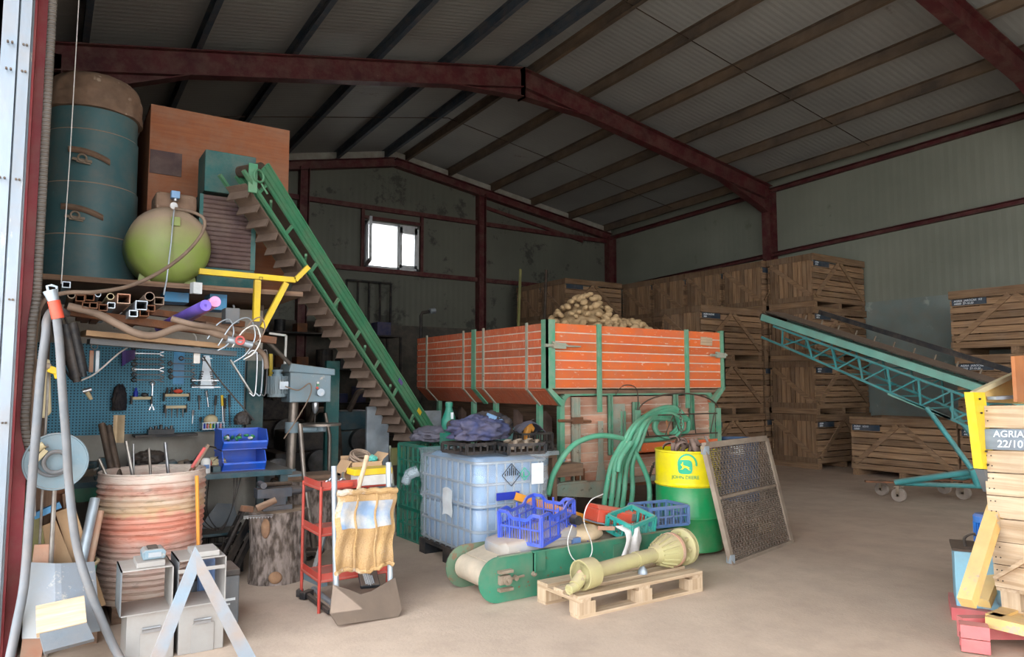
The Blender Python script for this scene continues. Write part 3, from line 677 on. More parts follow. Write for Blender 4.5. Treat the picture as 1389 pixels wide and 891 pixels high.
# --- ventilated crate maker
def lattice(name,label,cat,size,m_,loc,rot=(0,0,0),nx=5,ny=4,nz=2,wall=.012,base=1,group=None,notch=False,fine=0):
    t=thing(name,label,cat,loc,rot=rot,group=group);lx,ly,lz=size
    def side(name_,p,q,n):
        m=M();p=V(p);q=V(q);d=q-p;h=V((0,0,lz))
        for k_ in range(n+1):
            a=p+d*k_/n;m.beam(a,a+h,wall,wall if 0<k_<n else wall*2.4,up=d.normalized())
        for k_ in range(nz+1):
            z=lz*k_/nz
            if notch and k_==nz:
                m.beam(p+h,p+d*.2+h,wall,wall*2);m.beam(p+d*.2+h,p+d*.33+h*.8,wall,wall*2);m.beam(p+d*.33+h*.8,p+d*.67+h*.8,wall,wall*2);m.beam(p+d*.67+h*.8,p+d*.8+h,wall,wall*2);m.beam(p+d*.8+h,q+h,wall,wall*2)
            else: m.beam(p+V((0,0,z)),q+V((0,0,z)),wall,wall*(2 if k_ in(0,nz) else 1))
        if fine:
            N=int(d.length/fine)
            for k_ in range(1,N): a=p+d*k_/N;m.beam(a,a+h*(.8 if notch else .96),wall*.3,wall*.35,up=d.normalized())
        m.build(name_,m_,t,world=False)
    a,b=lx/2,ly/2
    side('long_side',(-a,-b,0),(a,-b,0),nx);side('long_side',(-a,b,0),(a,b,0),nx)
    side('short_side',(-a,-b,0),(-a,b,0),ny);side('short_side',(a,-b,0),(a,b,0),ny)
    m=M()
    for i in range(int(lx/.03)): x=-a+lx*i/int(lx/.03);m.bb(x,-b,0,x+.02,b,.008)
    for i in range(4): y=-b+ly*i/3.2;m.bb(-a,y,0,a,y+.02,.008)
    m.build('base',m_,t,world=False);return t
# things on the container
zt=.935
lattice('plastic_crate','low black plastic crate on the container lid, under dark clothes','crate',(.42,.36,.07),'black_plastic',(3.1,5.3,zt),(0,0,.1),6,4,1)
lattice('plastic_crate','low black plastic crate full of metal fittings on the container lid','crate',(.34,.34,.07),'black_plastic',(3.38,5.06,zt),(0,0,-.1),6,4,1)
def blob(name,label,cat,m_,c,r,seed=1,amp=.18,R=None,group=None,freq=5,flat=True,extra=None):
    rr=random.Random(seed);ph=[rr.uniform(0,6) for _ in range(6)]
    import mathutils as mu9
    w=lambda d:1+amp*1.1*(1-2.6*abs(mu9.noise.noise(d*2.6+V((seed,0,0)))))+.45*amp*(1-2.6*abs(mu9.noise.noise(d*6+V((0,seed,0)))))+.4*amp*(math.sin(freq*d.x+ph[0])*math.sin(freq*d.y+ph[1])+.5*math.sin(2.3*freq*d.z+ph[2]+3*d.x)+.35*math.sin(3.1*freq*d.x+ph[3]+4*d.y))
    mb=M();mb.ball(c,r,72,44,R,w)
    if flat:
        zb=c[2]-r[2]*.55
        for i,p in enumerate(mb.v):
            if p.z<zb:mb.v[i]=V((p.x,p.y,zb))
    if label is None: return mb
    return tag(mb.build(name,m_,None,smooth=180),label,cat,group)
blob('work_clothes','','clothes','navy_cloth',(3.12,5.28,1.1),(.23,.2,.11),4,.2)
bpy.data.objects['work_clothes']['label']='crumpled navy and grey work clothes heaped on a low crate on the wrapped container';
blob('jacket','dark jacket crumpled behind the navy work clothes, pale blue lining showing','jacket','black_cloth',(3.42,5.6,1.1),(.19,.17,.13),9,.22)
m=M();m.sheet(lambda u,v:(3.32+.2*u,5.42+.05*v,1.2-.07*u+.05*math.sin(v*2.5)),6,6,.008);o=m.build('jacket_lining','skyblue_cloth',None,smooth=True);tag(o,'pale blue cloth fold lying across the dark jacket','cloth')
m=M();rr=random.Random(5)
t=thing('metal_fitting','pile of small grey metal fittings in the low black crate','fittings',(3.4,5.06,zt+.01))
for i in range(3):
    m=M();x=3.27+i*.11;m.beam((x,4.98+.02*i,zt+.045),(x+.1,5.14,zt+.065),.05,.04);m.cyl((x+.05,5.0,zt+.05),(x+.05,5.0,zt+.1),.022);m.ring((x+.02,5.08,zt+.09),.03,.008,(0,.4,1),14,6);m.build('fitting','cast_iron',t,smooth=True)
# green spray bottle standing on the crate behind
gb=thing('fan_blower','green cased blower with white hub beside the dark clothes','blower',(3.28,5.86,1.0))
q=V((3.2,5.95,1.14))
m=M();m.ball((q.x,q.y,q.z),(.075,.06,.1),16,10);m.lathe([(.07,.0),(.06,.06),(.035,.12),(.03,.16)],16,Matrix.Translation(q));m.bb(q.x-.08,q.y-.03,.935,q.x+.08,q.y+.03,1.05);m.build('casing','green_plastic',gb,smooth=True)
m=M();m.lathe([(.033,.15),(.036,.16),(.036,.19),(.02,.2)],16,Matrix.Translation(q));m.build('cap','green_plastic',gb,smooth=True)
m=M();m.cyl(q+V((0,-.05,-.02)),q+V((0,-.075,-.02)),.055);f=m.build('fan_opening','black_plastic',gb,smooth=True);M().cyl(q+V((0,-.07,-.02)),q+V((0,-.085,-.02)),.015).build('hub','white_paint',f)
M().bb(q.x-.012,q.y-.064,q.z+.04,q.x+.012,q.y-.055,q.z+.1).build('label','label_paper',gb)
# stacked green crates behind the container
for i in range(3):
    lattice('stacking_crate',['lowest green crate of the stack behind the wrapped container','middle green crate of the stack behind the wrapped container','top green crate of the stack behind the container, under grey sacking'][i],'crate',(.4,.6,.3),'green_plastic',(3.22,6.35,i*.305),(0,0,.03),5,6,2,.014,group='green crates behind the container',fine=.03)
blob('sacking','grey and green sacking draped over the stacked green crates','sack','grey_cloth',(3.25,6.3,1.0),(.2,.26,.08),12,.2)
# bucket and black crate with orange tool, on the trailer frame
t=thing('bucket','plain teal grey plastic bucket between the trailer posts','bucket',(3.83,5.95,.84))
mat('teal_bucket','#5f8a8a',.5,col2='#507878')
shelf=M().bb(3.62,5.75,.80,4.34,6.5,.84);tag(shelf.build('tin_sheet','galv',None),'thin metal sheet carrying the teal bucket beside the trailer','sheet')
lg=thing('trestle','wooden trestle beneath the metal sheet beside the trailer','trestle',(3.98,6.1,0))
for x in (3.66,4.3):
    for y in (5.8,6.45): M().bb(x-.03,y-.03,0,x+.03,y+.03,.77).build('leg','oldwood_z',lg)
M().bb(3.63,5.77,.77,4.33,6.48,.799).build('top_board','oldwood_x',lg)
c=V((3.78,5.93,.845));m=M();m.lathe([(.09,0),(.115,.22),(.125,.23),(.12,.235),(.108,.22),(.085,.01)],24,Matrix.Translation(c));m.build('shell','teal_bucket',t,smooth=True)
m=M();m.ring(c+V((0,0,.2)),.122,.005,(0,1,.3),20,5,0,PI);m.build('handle','steel',t)
lattice('plastic_crate','black lattice crate of tools between the trailer posts, orange tool inside','crate',(.36,.4,.17),'black_plastic',(4.1,5.98,.845),(0,0,0),5,5,2,.01,fine=.03)
t=thing('power_tool','orange and black hand tool standing in the black lattice crate','tool',(4.06,5.92,.87))
m=M();m.beam((4.02,5.9,.9),(4.1,5.93,1.12),.05,.07);m.beam((4.1,5.93,1.1),(4.16,5.95,1.04),.04,.05);m.build('casing','amber_paint',t,bev=.008)
t2=m;MT['orange_plastic']=mat('orange_plastic','#e2622a',.5);t.children if 0 else None
bpy.data.objects[-1] if 0 else None
m=M();m.tube(curve([(4.1,5.93,1.12),(4.2,5.98,1.14),(4.24,6.0,1.02),(4.15,6.02,.95)]),.008,6);m.build('cable','black_plastic',t)
m=M();m.sheet(lambda u,v:(3.94+.32*u,5.86+.22*v,1.02+.1*math.sin(u*PI)+.02*math.sin(v*5)),8,4,.006);tag(m.build('plastic_sheet','grey_cloth',None,smooth=True),'grey sheet arched over the black tool crate by the trailer','sheet')
# copper ball and papers on the trailer sill
q=onY(738,613,5.93);t=thing('beacon_dome','shiny copper coloured dome standing on the left corner of the trailer sill','dome',(q.x,q.y,q.z-.09))
mat('copper','#c0653a',.25,.6,col2='#a5522e');MT['copper']
m=M();m.ball(q,(.065,.065,.06),24,16);m.build('dome','copper',t,smooth=True);m=M();m.lathe([(.05,-.12),(.05,-.04),(.06,-.03)],20,Matrix.Translation(q));m.build('base','drum_blue',t,smooth=True)
m=M();m.sheet(lambda u,v:(q.x-.02+.28*u,5.9+.06*v,q.z-.13+.05*u+.02*math.sin(6*u)),8,3,.006);tag(m.build('folded_sacks','skyblue_cloth',None,smooth=True),'folded blue and white sacks wedged beside the copper dome','sacks')
M_=M().bb(q.x-.16,5.84,.56,4.72,6.0,q.z-.13);tag(M_.build('timber_block','oldwood_x',None),'dusty timber block on the trailer sill beneath the copper dome','block')
# --- short belt conveyor
cv=thing('belt_conveyor','short green belt conveyor frame lying on the floor, piled with junk','conveyor',(3.55,4.5,0))
A=V((2.68,0,.157));B=V((4.48,0,.157));R=.155
def capsule(y,th,R=R):
    P=[];ax=(B-A).normalized();ang=math.atan2(ax.z,ax.x)
    for i in range(15): a=ang+PI/2+PI*i/14;P.append(A+V((R*math.cos(a),0,R*math.sin(a))))
    for i in range(15): a=ang-PI/2+PI*i/14;P.append(B+V((R*math.cos(a),0,R*math.sin(a))))
    return M().prism([p+V((0,y,0)) for p in P],(0,th,0))
capsule(4.25,.012).build('side_plate','conveyor_green',cv);capsule(4.72,.012).build('side_plate','conveyor_green_inside',cv)
m=M();m.beam((A.x,4.256,A.z+R),(B.x,4.256,B.z+R),.03,.01);m.build('top_flange','conveyor_green_inside',cv)
m=M();m.cyl((A.x,4.27,A.z),(A.x,4.71,A.z),.09,n=28);m.build('roller','belt_beige',cv,smooth=True)
m=M();m.cyl((B.x,4.27,B.z),(B.x,4.71,B.z),.1,n=28);m.build('roller','belt_beige',cv,smooth=True)
m=M();m.beam((A.x+.05,4.49,A.z+.095),(B.x-.05,4.49,B.z+.095),.42,.008);m.beam((A.x,4.49,A.z+.09),(A.x+.22,4.49,A.z+.15),.43,.01);m.beam((A.x+.05,4.49,A.z-.095),(B.x,4.49,B.z-.095),.42,.008);m.build('belt','belt_beige',cv)
def bearing(p,s=1):
    h=M();h.bb(p.x-.055*s,p.y-.03,p.z-.03*s,p.x+.03*s,p.y,p.z+.03*s);h.bb(p.x-.06*s,p.y-.04,p.z+.045*s,p.x+.05*s,p.y,p.z+.065*s);h.bb(p.x-.06*s,p.y-.04,p.z-.075*s,p.x+.05*s,p.y,p.z-.055*s)
    h.cyl(p,p+V((0,-.05,0)),.034*s,n=16);h.cyl(p,p+V((0,-.065,0)),.014*s,n=12);h.cyl(p+V((.03,-.02,0)),p+V((.15*s,-.02,.005)),.009,n=8)
    h.cyl(p+V((.08,-.035,0)),p+V((.08,-.005,0)),.02,n=6);h.build('bearing','cast_iron',cv,smooth=True)
bearing(V((A.x+.05,4.25,A.z)));bearing(V((B.x-.02,4.25,B.z+.02)),.9)
m=M();m.bb(2.97,4.235,.17,3.07,4.25,.31);m.bb(2.955,4.22,.31,3.1,4.255,.32);m.bb(2.97,4.22,.17,2.976,4.25,.31);m.build('bracket','conveyor_green',cv)
m=M();m.bb(3.72,4.24,.1,3.86,4.25,.27);m.build('bracket','conveyor_green',cv)
for px,py in ((723,778),(808,770),(882,756)):
    p=onY(px,py,4.25);m=M();m.cyl(p,p+V((0,-.02,0)),.018,n=8);m.cyl(p,p+V((0,-.035,0)),.009,n=8);m.build('bolt','cast_iron',cv)
# things on the conveyor
m=M();prof=[];jx0,jx1=2.8,3.4
jc=thing('jerry_can','dusty translucent plastic can with moulded grip, lying on the conveyor below the blue crate','jerry can',(3.12,4.49,.262),rot=(0,-.07,0))
L=[]
for x,hy,hz_ in ((-.33,.12,.05),(-.3,.16,.075),(-.12,.18,.085),(.0,.18,.1),(.14,.18,.1),(.29,.17,.1),(.33,.15,.085)):
    ring=[]
    for (y,z) in rrect(-hy,-hz_,hy,hz_,.045,4): ring.append((x,y,z+.1))
    L.append(ring)
loft(M(),L).build('body','jerry',jc,world=False,smooth=True)
m=M();m.tube([V((t*.2+.12,-.183,.09+.055*math.sin(PI*(t+1)/2)-.03)) for t in [i/6-1 for i in range(13)]],[.004+.01*math.sin(PI*i/12) for i in range(13)],8);m.build('moulded_rib','jerry',jc,world=False,smooth=True)
m=M();m.cyl((.33,.05,.1),(.37,.05,.1),.035);m.build('cap','black_plastic',jc,world=False,smooth=True)
jc.scale=(1,1,.74)
c1=lattice('harvest_crate','bright blue lattice crate tilted on top of the dusty plastic can','crate',(.5,.36,.21),'blue_plastic',(3.17,4.47,.385),(math.radians(2),math.radians(-6),math.radians(24)),4,4,2,.012,notch=True,fine=.022)
c2=lattice('harvest_crate','slate blue lattice crate on the right end of the conveyor, before the green drum','crate',(.4,.3,.15),'steel_blue_plastic',(4.48,4.52,.315),(0,0,math.radians(-8)),5,4,2,.012,fine=.03)
c3=lattice('harvest_crate','small teal plastic crate lying on its side on the conveyor, above the white rag','crate',(.3,.24,.12),'teal_plastic',(4.02,4.38,.325),(math.radians(15),math.radians(-8),.15),3,3,1,.016,fine=.05)
m=M();p,q=onY(697,672,4.9),onY(842,718,4.72);m.rhs(p,q,.06,.06,.006);tag(m.build('square_tube','amber_paint',None),'amber painted square steel bar slanting behind the blue crate','bar')
m=M();p=onY(785,706,4.3);m.lathe([(.036,0),(.036,.22),(.031,.22),(.031,.01)],24,Matrix.Translation(p)@Matrix.Rotation(-PI/2+.1,4,'X')@Matrix.Rotation(PI,4,'Y') if 0 else Matrix.Translation(p+V((0,0,.0)))@Matrix.Rotation(-PI/2,4,'X'));tag(m.build('pipe_offcut','black_plastic',None,smooth=True),'short black plastic pipe pointing forward between can and printed sack','pipe')
# printed sack
m=M();p=V((3.55,4.44,.41));m.ball(p+V((0,0,.03)),(.2,.15,.07),28,16,wob=lambda d:1+.08*math.sin(6*d.x+2)*math.sin(5*d.y))
sk=tag(m.build('printed_sack','sack_print',None,smooth=180),'printed paper sack on the conveyor beneath the red tool box','sack')
text_mesh('beet',.075,'label_blue',sk,Matrix.Translation(V((-.06,-.152,-.0)))@FRONT)
sk.location.z=.27
M().bb(-.18,-.14,-.05,-.11,-.1,.08).build('printed_panel','steel_blue_plastic',sk,world=False)
# red tool box
rb=thing('tool_box','red metal tool box with latches lying tilted on the conveyor junk','tool box',(4.0,4.56,.35),rot=(0,math.radians(12),math.radians(-4)))
m=M();m.bb(-.24,-.1,0,.24,.1,.1);m.prism([(-.24,-.1,.1),(-.24,.1,.1),(-.24,.06,.135),(-.24,-.06,.135)],(.48,0,0));m.build('body','red_paint',rb,world=False,bev=.006)
for x in (-.1,.12): M().bb(x-.02,-.108,.05,x+.02,-.1,.11).build('latch','steel',rb,world=False)
M().bb(-.24,-.102,-.012,.24,.1,.0).build('base','galv',rb,world=False)
# red handled tool under it
m=M();p=onY(812,716,4.32);m.beam(p,p+V((.16,0,-.02)),.02,.03);tag(m.build('red_tool','shaft_red',None),'dark red handled tool below the tool box latch','tool')
# rag
m=M()
def rag(u,v):
    x=3.78+.19*u+.02*math.sin(v*5);w_=.06*(1-v)*0
    y=4.215-.012*math.sin(u*11)-.06*max(0,v-.75);z=.4-.36*v*(1-.45*max(0,u-.45)*2)
    if v<.08: y+=.08
    return (x+.02*math.sin(7*v+3*u),y-.01,z)
m.sheet(rag,16,20,.005);tag(m.build('rag','rag_white',None,smooth=180),'white rag hanging over the conveyor side onto the drive shaft','rag')
# wires
m=M();p=onY(800,690,4.2)
m.tube(curve([onY(836,742,4.2),onY(818,768,4.2),onY(822,790,4.15)]) if 0 else curve([onY(858,722,4.22),onY(852,745,4.2),onY(840,765,4.2),onY(832,782,4.12)]),.006,6);tag(m.build('wire','white_paint',None,smooth=True),'pale wire drooping over the conveyor side near its right bearing','wire')
m=M();m.tube(curve([onY(776,712,4.2),onY(770,735,4.22),onY(776,756,4.22),onY(790,764,4.22),onY(802,752,4.22),onY(802,735,4.22),onY(792,705,4.2),onY(800,680,4.2),onY(818,670,4.3)]),.004,6);tag(m.build('wire','white_paint',None,smooth=True),'thin looped wire hanging on the conveyor below the printed sack','wire')
# --- pallet and drive shaft
pl=thing('half_pallet','low wooden half pallet on the floor in front of the green conveyor','pallet',(3.5,3.9,0))
px0,px1,py0,py1=2.93,4.08,3.68,4.14
m=M()
for y in (py0,): m.bb(px0,y,.0,px1,y+.09,.022)
m.bb(px0,py1-.1,0,px1,py1,.022);m.build('bottom_board','pine_x',pl)
for y in (py0,py1-.1):
    for x in (px0,(px0+px1)/2-.07,px1-.14): M().bb(x,y,.022,x+.14,y+.1,.1).build('block','pine_z',pl)
m=M();m.bb(px0,py0,.122,px1,py0+.1,.144);m.bb(px0,py1-.12,.122,px1,py1,.144);m.bb(px0,py0+.17,.122,px1,py0+.27,.144);m.build('top_board','pine_x',pl)
for x in (px0,(px0+px1)/2-.05,px1-.1): M().bb(x,py0,.1,x+.1,py1,.122).build('cross_board','pine_y',pl)
sh=thing('drive_shaft','dusty yellow tractor drive shaft with guard cones lying on the half pallet','drive shaft',(3.5,3.95,.144))
a=onY(790,782,3.76);b=onY(925,751,3.88);a.z=.25;b.z=.28
ax=(b-a).normalized()
def along(t,z=0): return a+ax*t
Lh=(b-a).length
T,_=M().frame(a,b);T=T@Matrix.Rotation(PI/2,4,'Y')
m=M();m.lathe([(.05,.12),(.05,Lh-.3)],24,T);m.lathe([(.055,.1),(.055,.16)],24,T);m.lathe([(.055,Lh*.5),(.055,Lh*.5+.04)],24,T);m.build('tube_guard','shaft_yellow',sh,smooth=True)
m=M();m.lathe([(.098,-.02),(.1,.0),(.096,.1),(.085,.11),(.055,.12),(.05,.12),(.08,.1),(.09,.0),(.09,-.02)],32,T);m.build('guard_cone','shaft_yellow',sh,smooth=True)
m=M();m.ball(a+ax*.0,(.05,.03,.04),12,8);m.cyl(a+V((0,-.05,0)),a+V((0,.05,0)),.018);m.cyl(a+V((0,0,-.05)),a+V((0,0,.05)),.018);m.beam(a+ax*.1,a-ax*.02,.03,.08);m.build('joint_cross','shaft_red',sh,smooth=True)
m=M();e=a-ax*.09+V((0,-.02,-.05));m.cyl(a+V((0,0,-.01)),e,.045,.04);m.cyl(e+ax*.02,e-ax*.05+V((0,0,-.012)),.032);m.ring(e-ax*.05+V((0,0,-.012)),.026,.008,ax);m.build('yoke','shaft_yellow',sh,smooth=True)
m=M();m.lathe([(.055,Lh-.34),(.08,Lh-.28),(.115,Lh-.18),(.12,Lh-.14),(.11,Lh-.13),(.05,Lh-.13)],32,T)
for i in range(16):
    an=2*PI*i/16;p=T@V((.075*math.cos(an),.075*math.sin(an),Lh-.3));q=T@V((.12*math.cos(an),.12*math.sin(an),Lh-.17));m.beam(p,q,.008,.012)
m.build('guard_cone','shaft_yellow',sh,smooth=True)
M().lathe([(.1,Lh-.14),(.125,Lh-.135),(.125,Lh-.11),(.1,Lh-.1)],32,T).build('guard_collar','shaft_red',sh,smooth=True)
m=M();m.lathe([(.05,Lh-.1),(.06,Lh-.03),(.125,Lh-.02),(.135,Lh-.01),(.135,Lh+.005),(.11,Lh+.007),(.11,Lh+.013),(.135,Lh+.015),(.135,Lh+.03),(.11,Lh+.035),(.04,Lh+.035)],36,T)
for i in range(8):
    an=2*PI*i/8;p=T@V((.1*math.cos(an),.1*math.sin(an),Lh-.06));q=T@V((.1*math.cos(an),.1*math.sin(an),Lh+.05));m.cyl(p,q,.016,n=8)
m.build('friction_clutch','shaft_yellow',sh,smooth=True)
m=M();m.lathe([(.035,0),(.035,.02),(.01,.06)],12,Matrix.Translation(onY(870,796,3.82)*1));o=m.build('plug','galv',None,smooth=True);o.location=(3.66,3.86,.144);tag(o,'small grey conical plug on the half pallet under the shaft','plug')
# --- yellow and green drum
dc=V((4.99,4.65,.03));dj=thing('steel_drum','yellow topped green steel drum with printed emblem, straps spilling over its rim','drum',dc)
def drumprof(r,h,z0=0,z1=None):
    return None
m=M();r=.292
T0=Matrix.Translation(dc)
dent=lambda a,z:1-.03*math.exp(-((a-5.6)/.25)**2-((z-.25)/.18)**2)-.03*math.exp(-((a-5.75)/.2)**2-((z-.72)/.1)**2)
m.lathe([(r-.01,0),(r+.004,.005),(r+.004,.02),(r,.03),(r,.27),(r+.012,.29),(r,.31),(r,.56)],64,T0,dent);m.lathe([(r-.02,.04),(r-.02,.03)],64,T0);m.build('lower_body','drum_green',dj,smooth=True)
m=M();m.lathe([(r,.56),(r+.012,.575),(r,.59),(r,.6),(r,.86),(r+.006,.865),(r+.006,.88),(r-.006,.88),(r-.008,.6),(r-.01,.4),(0,.4)],64,T0,dent);m.build('upper_body','deere_yellow',dj,smooth=True)
# emblem and lettering wrapped on the drum, facing the camera side
cam_a=math.atan2(-dc.y,-dc.x)
def wrapT(mesh_o,ang0):
    for v_ in mesh_o.data.vertices:
        x,y,z=v_.co;a_=ang0+x/r;rr_=r+.003+max(0,y)*1;v_.co=V((rr_*math.cos(a_),rr_*math.sin(a_),z))
def flat_poly(pts,name,m_,par,off=.0):
    mb=M();mb.prism([(p[0],0+off,p[1]) for p in pts],(0,.002,0))
    o=mb.build(name,m_,par,world=False);bm_=bmesh.new();bm_.from_mesh(o.data);bmesh.ops.triangulate(bm_,faces=bm_.faces)
    bmesh.ops.subdivide_edges(bm_,edges=[e for e in bm_.edges if e.calc_length()>.03],cuts=3);bm_.to_mesh(o.data);bm_.free();return o
ea=cam_a-.08
emb=[]
for i in range(24):
    a_=2*PI*i/24;c_,s_=math.cos(a_),math.sin(a_);k_=(abs(c_)**4+abs(s_)**4)**-.25;emb.append((.062*c_*k_,.745+.062*s_*k_))
o=flat_poly(emb,'emblem','logo_green',dj);wrapT(o,ea)
deer=[(-.04,.74),(-.02,.752),(.005,.757),(.018,.765),(.014,.785),(.02,.79),(.026,.772),(.036,.768),(.03,.755),(.02,.745),(.03,.728),(.045,.722),(.02,.724),(.004,.74),(-.015,.735),(-.03,.72),(-.048,.718),(-.028,.73)]
deer=[(-p[0],p[1]) for p in deer]
o2=flat_poly(deer,'emblem_deer','deere_yellow',o,.003);wrapT(o2,ea)
tm=text_mesh('JOHN DEERE',.042,'logo_green',dj,Matrix.Translation(V((0,0,0))));w_=max(v_.co.x for v_ in tm.data.vertices)
for v_ in tm.data.vertices: v_.co=V((v_.co.x-w_/2,.001,.64+v_.co.y))
wrapT(tm,ea)
# dent shadows none; paint drip ring above the emblem
dr=[]
for i in range(15):
    a_=math.radians(200-15*i);dr.append((.02+.085*math.cos(a_),.77+.09*math.sin(a_)))
for i in range(14,-1,-1):
    a_=math.radians(200-15*i);dr.append((.02+.07*math.cos(a_),.77+.075*math.sin(a_)))
o=flat_poly(dr,'paint_swirl','logo_green',dj);wrapT(o,ea)
wb=M();wb.bb(4.8,4.45,0,5.5,4.95,.028);tag(wb.build('timber_block','oldwood_x',None),'dark low timber slab beneath the yellow and green drum','block')
# straps in the drum
m=M();rr=random.Random(8)
t=thing('lashing_straps','tangle of dusty brown lashing straps piled in the yellow topped drum','straps',dc+V((0,0,.84)))
for i in range(14):
    c_=dc+V((rr.uniform(-.16,.16),rr.uniform(-.16,.16),.86+rr.uniform(0,.07)));R_=rr.uniform(.05,.1);axx=V((rr.uniform(-1,1),rr.uniform(-1,1),rr.uniform(-.6,.6)))
    m=M();u=axx.orthogonal().normalized();w_=axx.normalized().cross(u);n_=20
    a1=rr.uniform(3.5,6)
    def st(uu,vv,c_=c_,R_=R_,u=u,w_=w_,axx=axx.normalized(),a1=a1): return c_+(u*math.cos(a1*uu)+w_*math.sin(a1*uu))*R_*(1-.3*uu)+axx*(vv-.5)*.04
    m.sheet(st,18,1,.006);m.build('strap','strap_cloth',t,smooth=180)
m=M();m.ball(dc+V((.1,-.2,.92)),(.035,.03,.03),12,8,wob=lambda d:1+.2*math.sin(8*d.x));m.build('strap_tag','pink_cloth',t,smooth=True)
m=M();m.cyl(dc+V((.13,-.17,.88)),dc+V((.08,-.14,1.0)),.012,n=8);m.build('ratchet_handle','steel',t)
def chain(name,label,pts,r=.014,w=.004,m_='chain'):
    P=curve(pts,10);m=M();d=0;last=P[0];k_=0
    out=[P[0]]
    for p in P[1:]:
        while (p-last).length>r*2.1: last=last+(p-last).normalized()*r*2.1;out.append(last)
    for i,(p,q) in enumerate(zip(out,out[1:])):
        c_=(p+q)/2;dv=(q-p).normalized();s_=dv.orthogonal().normalized()
        if i%2:s_=dv.cross(s_)
        m.tube([c_+dv*r*1.5*math.cos(a_)+s_*r*.8*math.sin(a_) for a_ in [2*PI*j/8 for j in range(8)]],w,4,closed=True)
    return tag(m.build(name,m_,None,smooth=True),label,'chain')
chain('chain','rusty chain hanging from the trailer basket over the green drum',[onY(921,545,5.72),onY(924,575,5.68),onY(922,592,5.66),onY(905,612,5.3),onY(888,628,5.25),onY(880,650,5.6)],.016,.005)
# --- sieve screen
sc_=thing('sieve_screen','wire mesh sieve in a grey wooden frame leaning behind the drum','sieve',(5.5,4.3,0))
P0=onZ(993,766);P1=onZ(1073,736);P0.z=P1.z=0.
h=V((-.16,.16,.98));tl=P0+V((-.13,.16,.98));tr_=P1+V((-.13,.16,.98));dirx=(P1-P0).normalized();dz=(tl-P0).normalized();nrm=dirx.cross(dz)
m=M();w_=.05
for p,q in ((P0,tl),(P1,tr_),(P0,P1),(tl,tr_)): m.beam(p,q,.04,w_,up=nrm.cross((q-p).normalized()) )
m.build('frame','frame_grey',sc_)
mid0,mid1=(P0*.45+tl*.55),(P1*.45+tr_*.55)
m=M();m.beam(mid0,mid1,.02,.025);m.build('middle_bar','frame_grey',sc_)
m=M();W_=(P1-P0).length;Hh=(tl-P0).length
n_=44
for i in range(1,n_):
    p=P0+dirx*W_*i/n_
    m.tube([p+dz*Hh*j/24+nrm*.004*(1 if (i+j)%2 else -1) for j in range(25)],.0045,4)
for i in range(1,58):
    p=P0+dz*Hh*i/58;m.tube([p,p+dirx*W_],.0045,4)
m.build('wire_mesh','mesh_wire',sc_)
for c9 in (P0+dz*.05,tl-dz*.04): M().box(c9,(.05,.05,.07)).build('corner_plate','galv',sc_)
m=M();m.bb(6.1,4.75,0,6.32,4.9,.1);tag(m.build('timber_block','pine_x',None),'pale wood block on the floor behind the leaning sieve','block')
# --- blue drum behind
q=V((7.75,6.35,0));t=thing('oil_drum','dark blue steel drum with white label behind the sieve','drum',q)
m=M();r_=.28;m.lathe([(r_,0),(r_,.25),(r_+.01,.27),(r_,.29),(r_,.52),(r_+.01,.54),(r_,.56),(r_,.76),(r_+.008,.77),(r_+.008,.79),(r_-.01,.79),(r_-.012,.76),(0,.76)],48,Matrix.Translation(q));m.build('body','drum_blue',t,smooth=True)
o=flat_poly([(-.09,.6),(.09,.6),(.09,.71),(-.09,.71)],'label','label_paper',t)
ang=math.atan2(-q.y,-q.x)
for v_ in o.data.vertices:
    x,y,z=v_.co;a_=ang+x/r_;v_.co=V(((r_+.003)*math.cos(a_),(r_+.003)*math.sin(a_),z))
# --- hoses on the trailer tailgate
hz0=5.5
def pxp(l): return [onY(a,b,c) for a,b,c in l]
hm=thing('garden_hose','thick green hose coiled in the trailer basket and looping to the floor','hose',(5.2,5.6,0))
M().tube(curve(pxp([(743,672,5.5),(752,640,5.55),(775,606,5.55),(805,592,5.55),(832,592,5.55),(852,600,5.6),(868,625,5.55),(880,655,5.5),(881,690,5.45)])),.027,12).build('hose_loop','hose_green',hm,smooth=True)
for i,(x0,xm) in enumerate(((822,850),(831,853),(839,858),(847,862),(858,866))):
    yy=5.58-.03*(i%2)
    M().tube(curve(pxp([(x0-4,698,5.45),(x0,665,yy),(xm-20+i*3,628,yy),(xm-4+i*2,598,yy),(xm+12,575,yy),(xm+40-i*4,556+i*3,5.8),(915,553+i*4,5.88),(934-i*3,570,5.9)])),.026,12).build('hose_loop','hose_green',hm,smooth=True)
m=M();m.tube(curve(pxp([(934,570,5.9),(932,585,5.88),(915,592,5.86),(890,596,5.84),(868,598,5.82)])),.026,12);m.build('hose_loop','hose_green',hm,smooth=True)
m=M();cc=onY(903,577,5.84)
for k9 in range(3): m.ring(cc+V((.02*k9,.03*k9-.04,0)),.2-.02*k9,.025,(.12,1,.1*k9),36,10)
m.v=[V((p.x,p.y,cc.z+(p.z-cc.z)*.68)) for p in m.v];m.build('hose_coil','hose_green',hm,smooth=True)
m=M();m.tube(curve(pxp([(838,640,5.5),(842,622,5.5),(856,600,5.5)]),6),.03,12);m.build('hose_loop','hose_green',hm,smooth=True)
m=M();m.tube(curve(pxp([(866,575,5.84),(876,560,5.84),(892,556,5.84),(902,566,5.84),(906,582,5.84),(906,594,5.82)])),.012,8);tag(m.build('thin_hose','hose_orange',None,smooth=True),'thin orange hose in front of the green coil in the basket','hose')
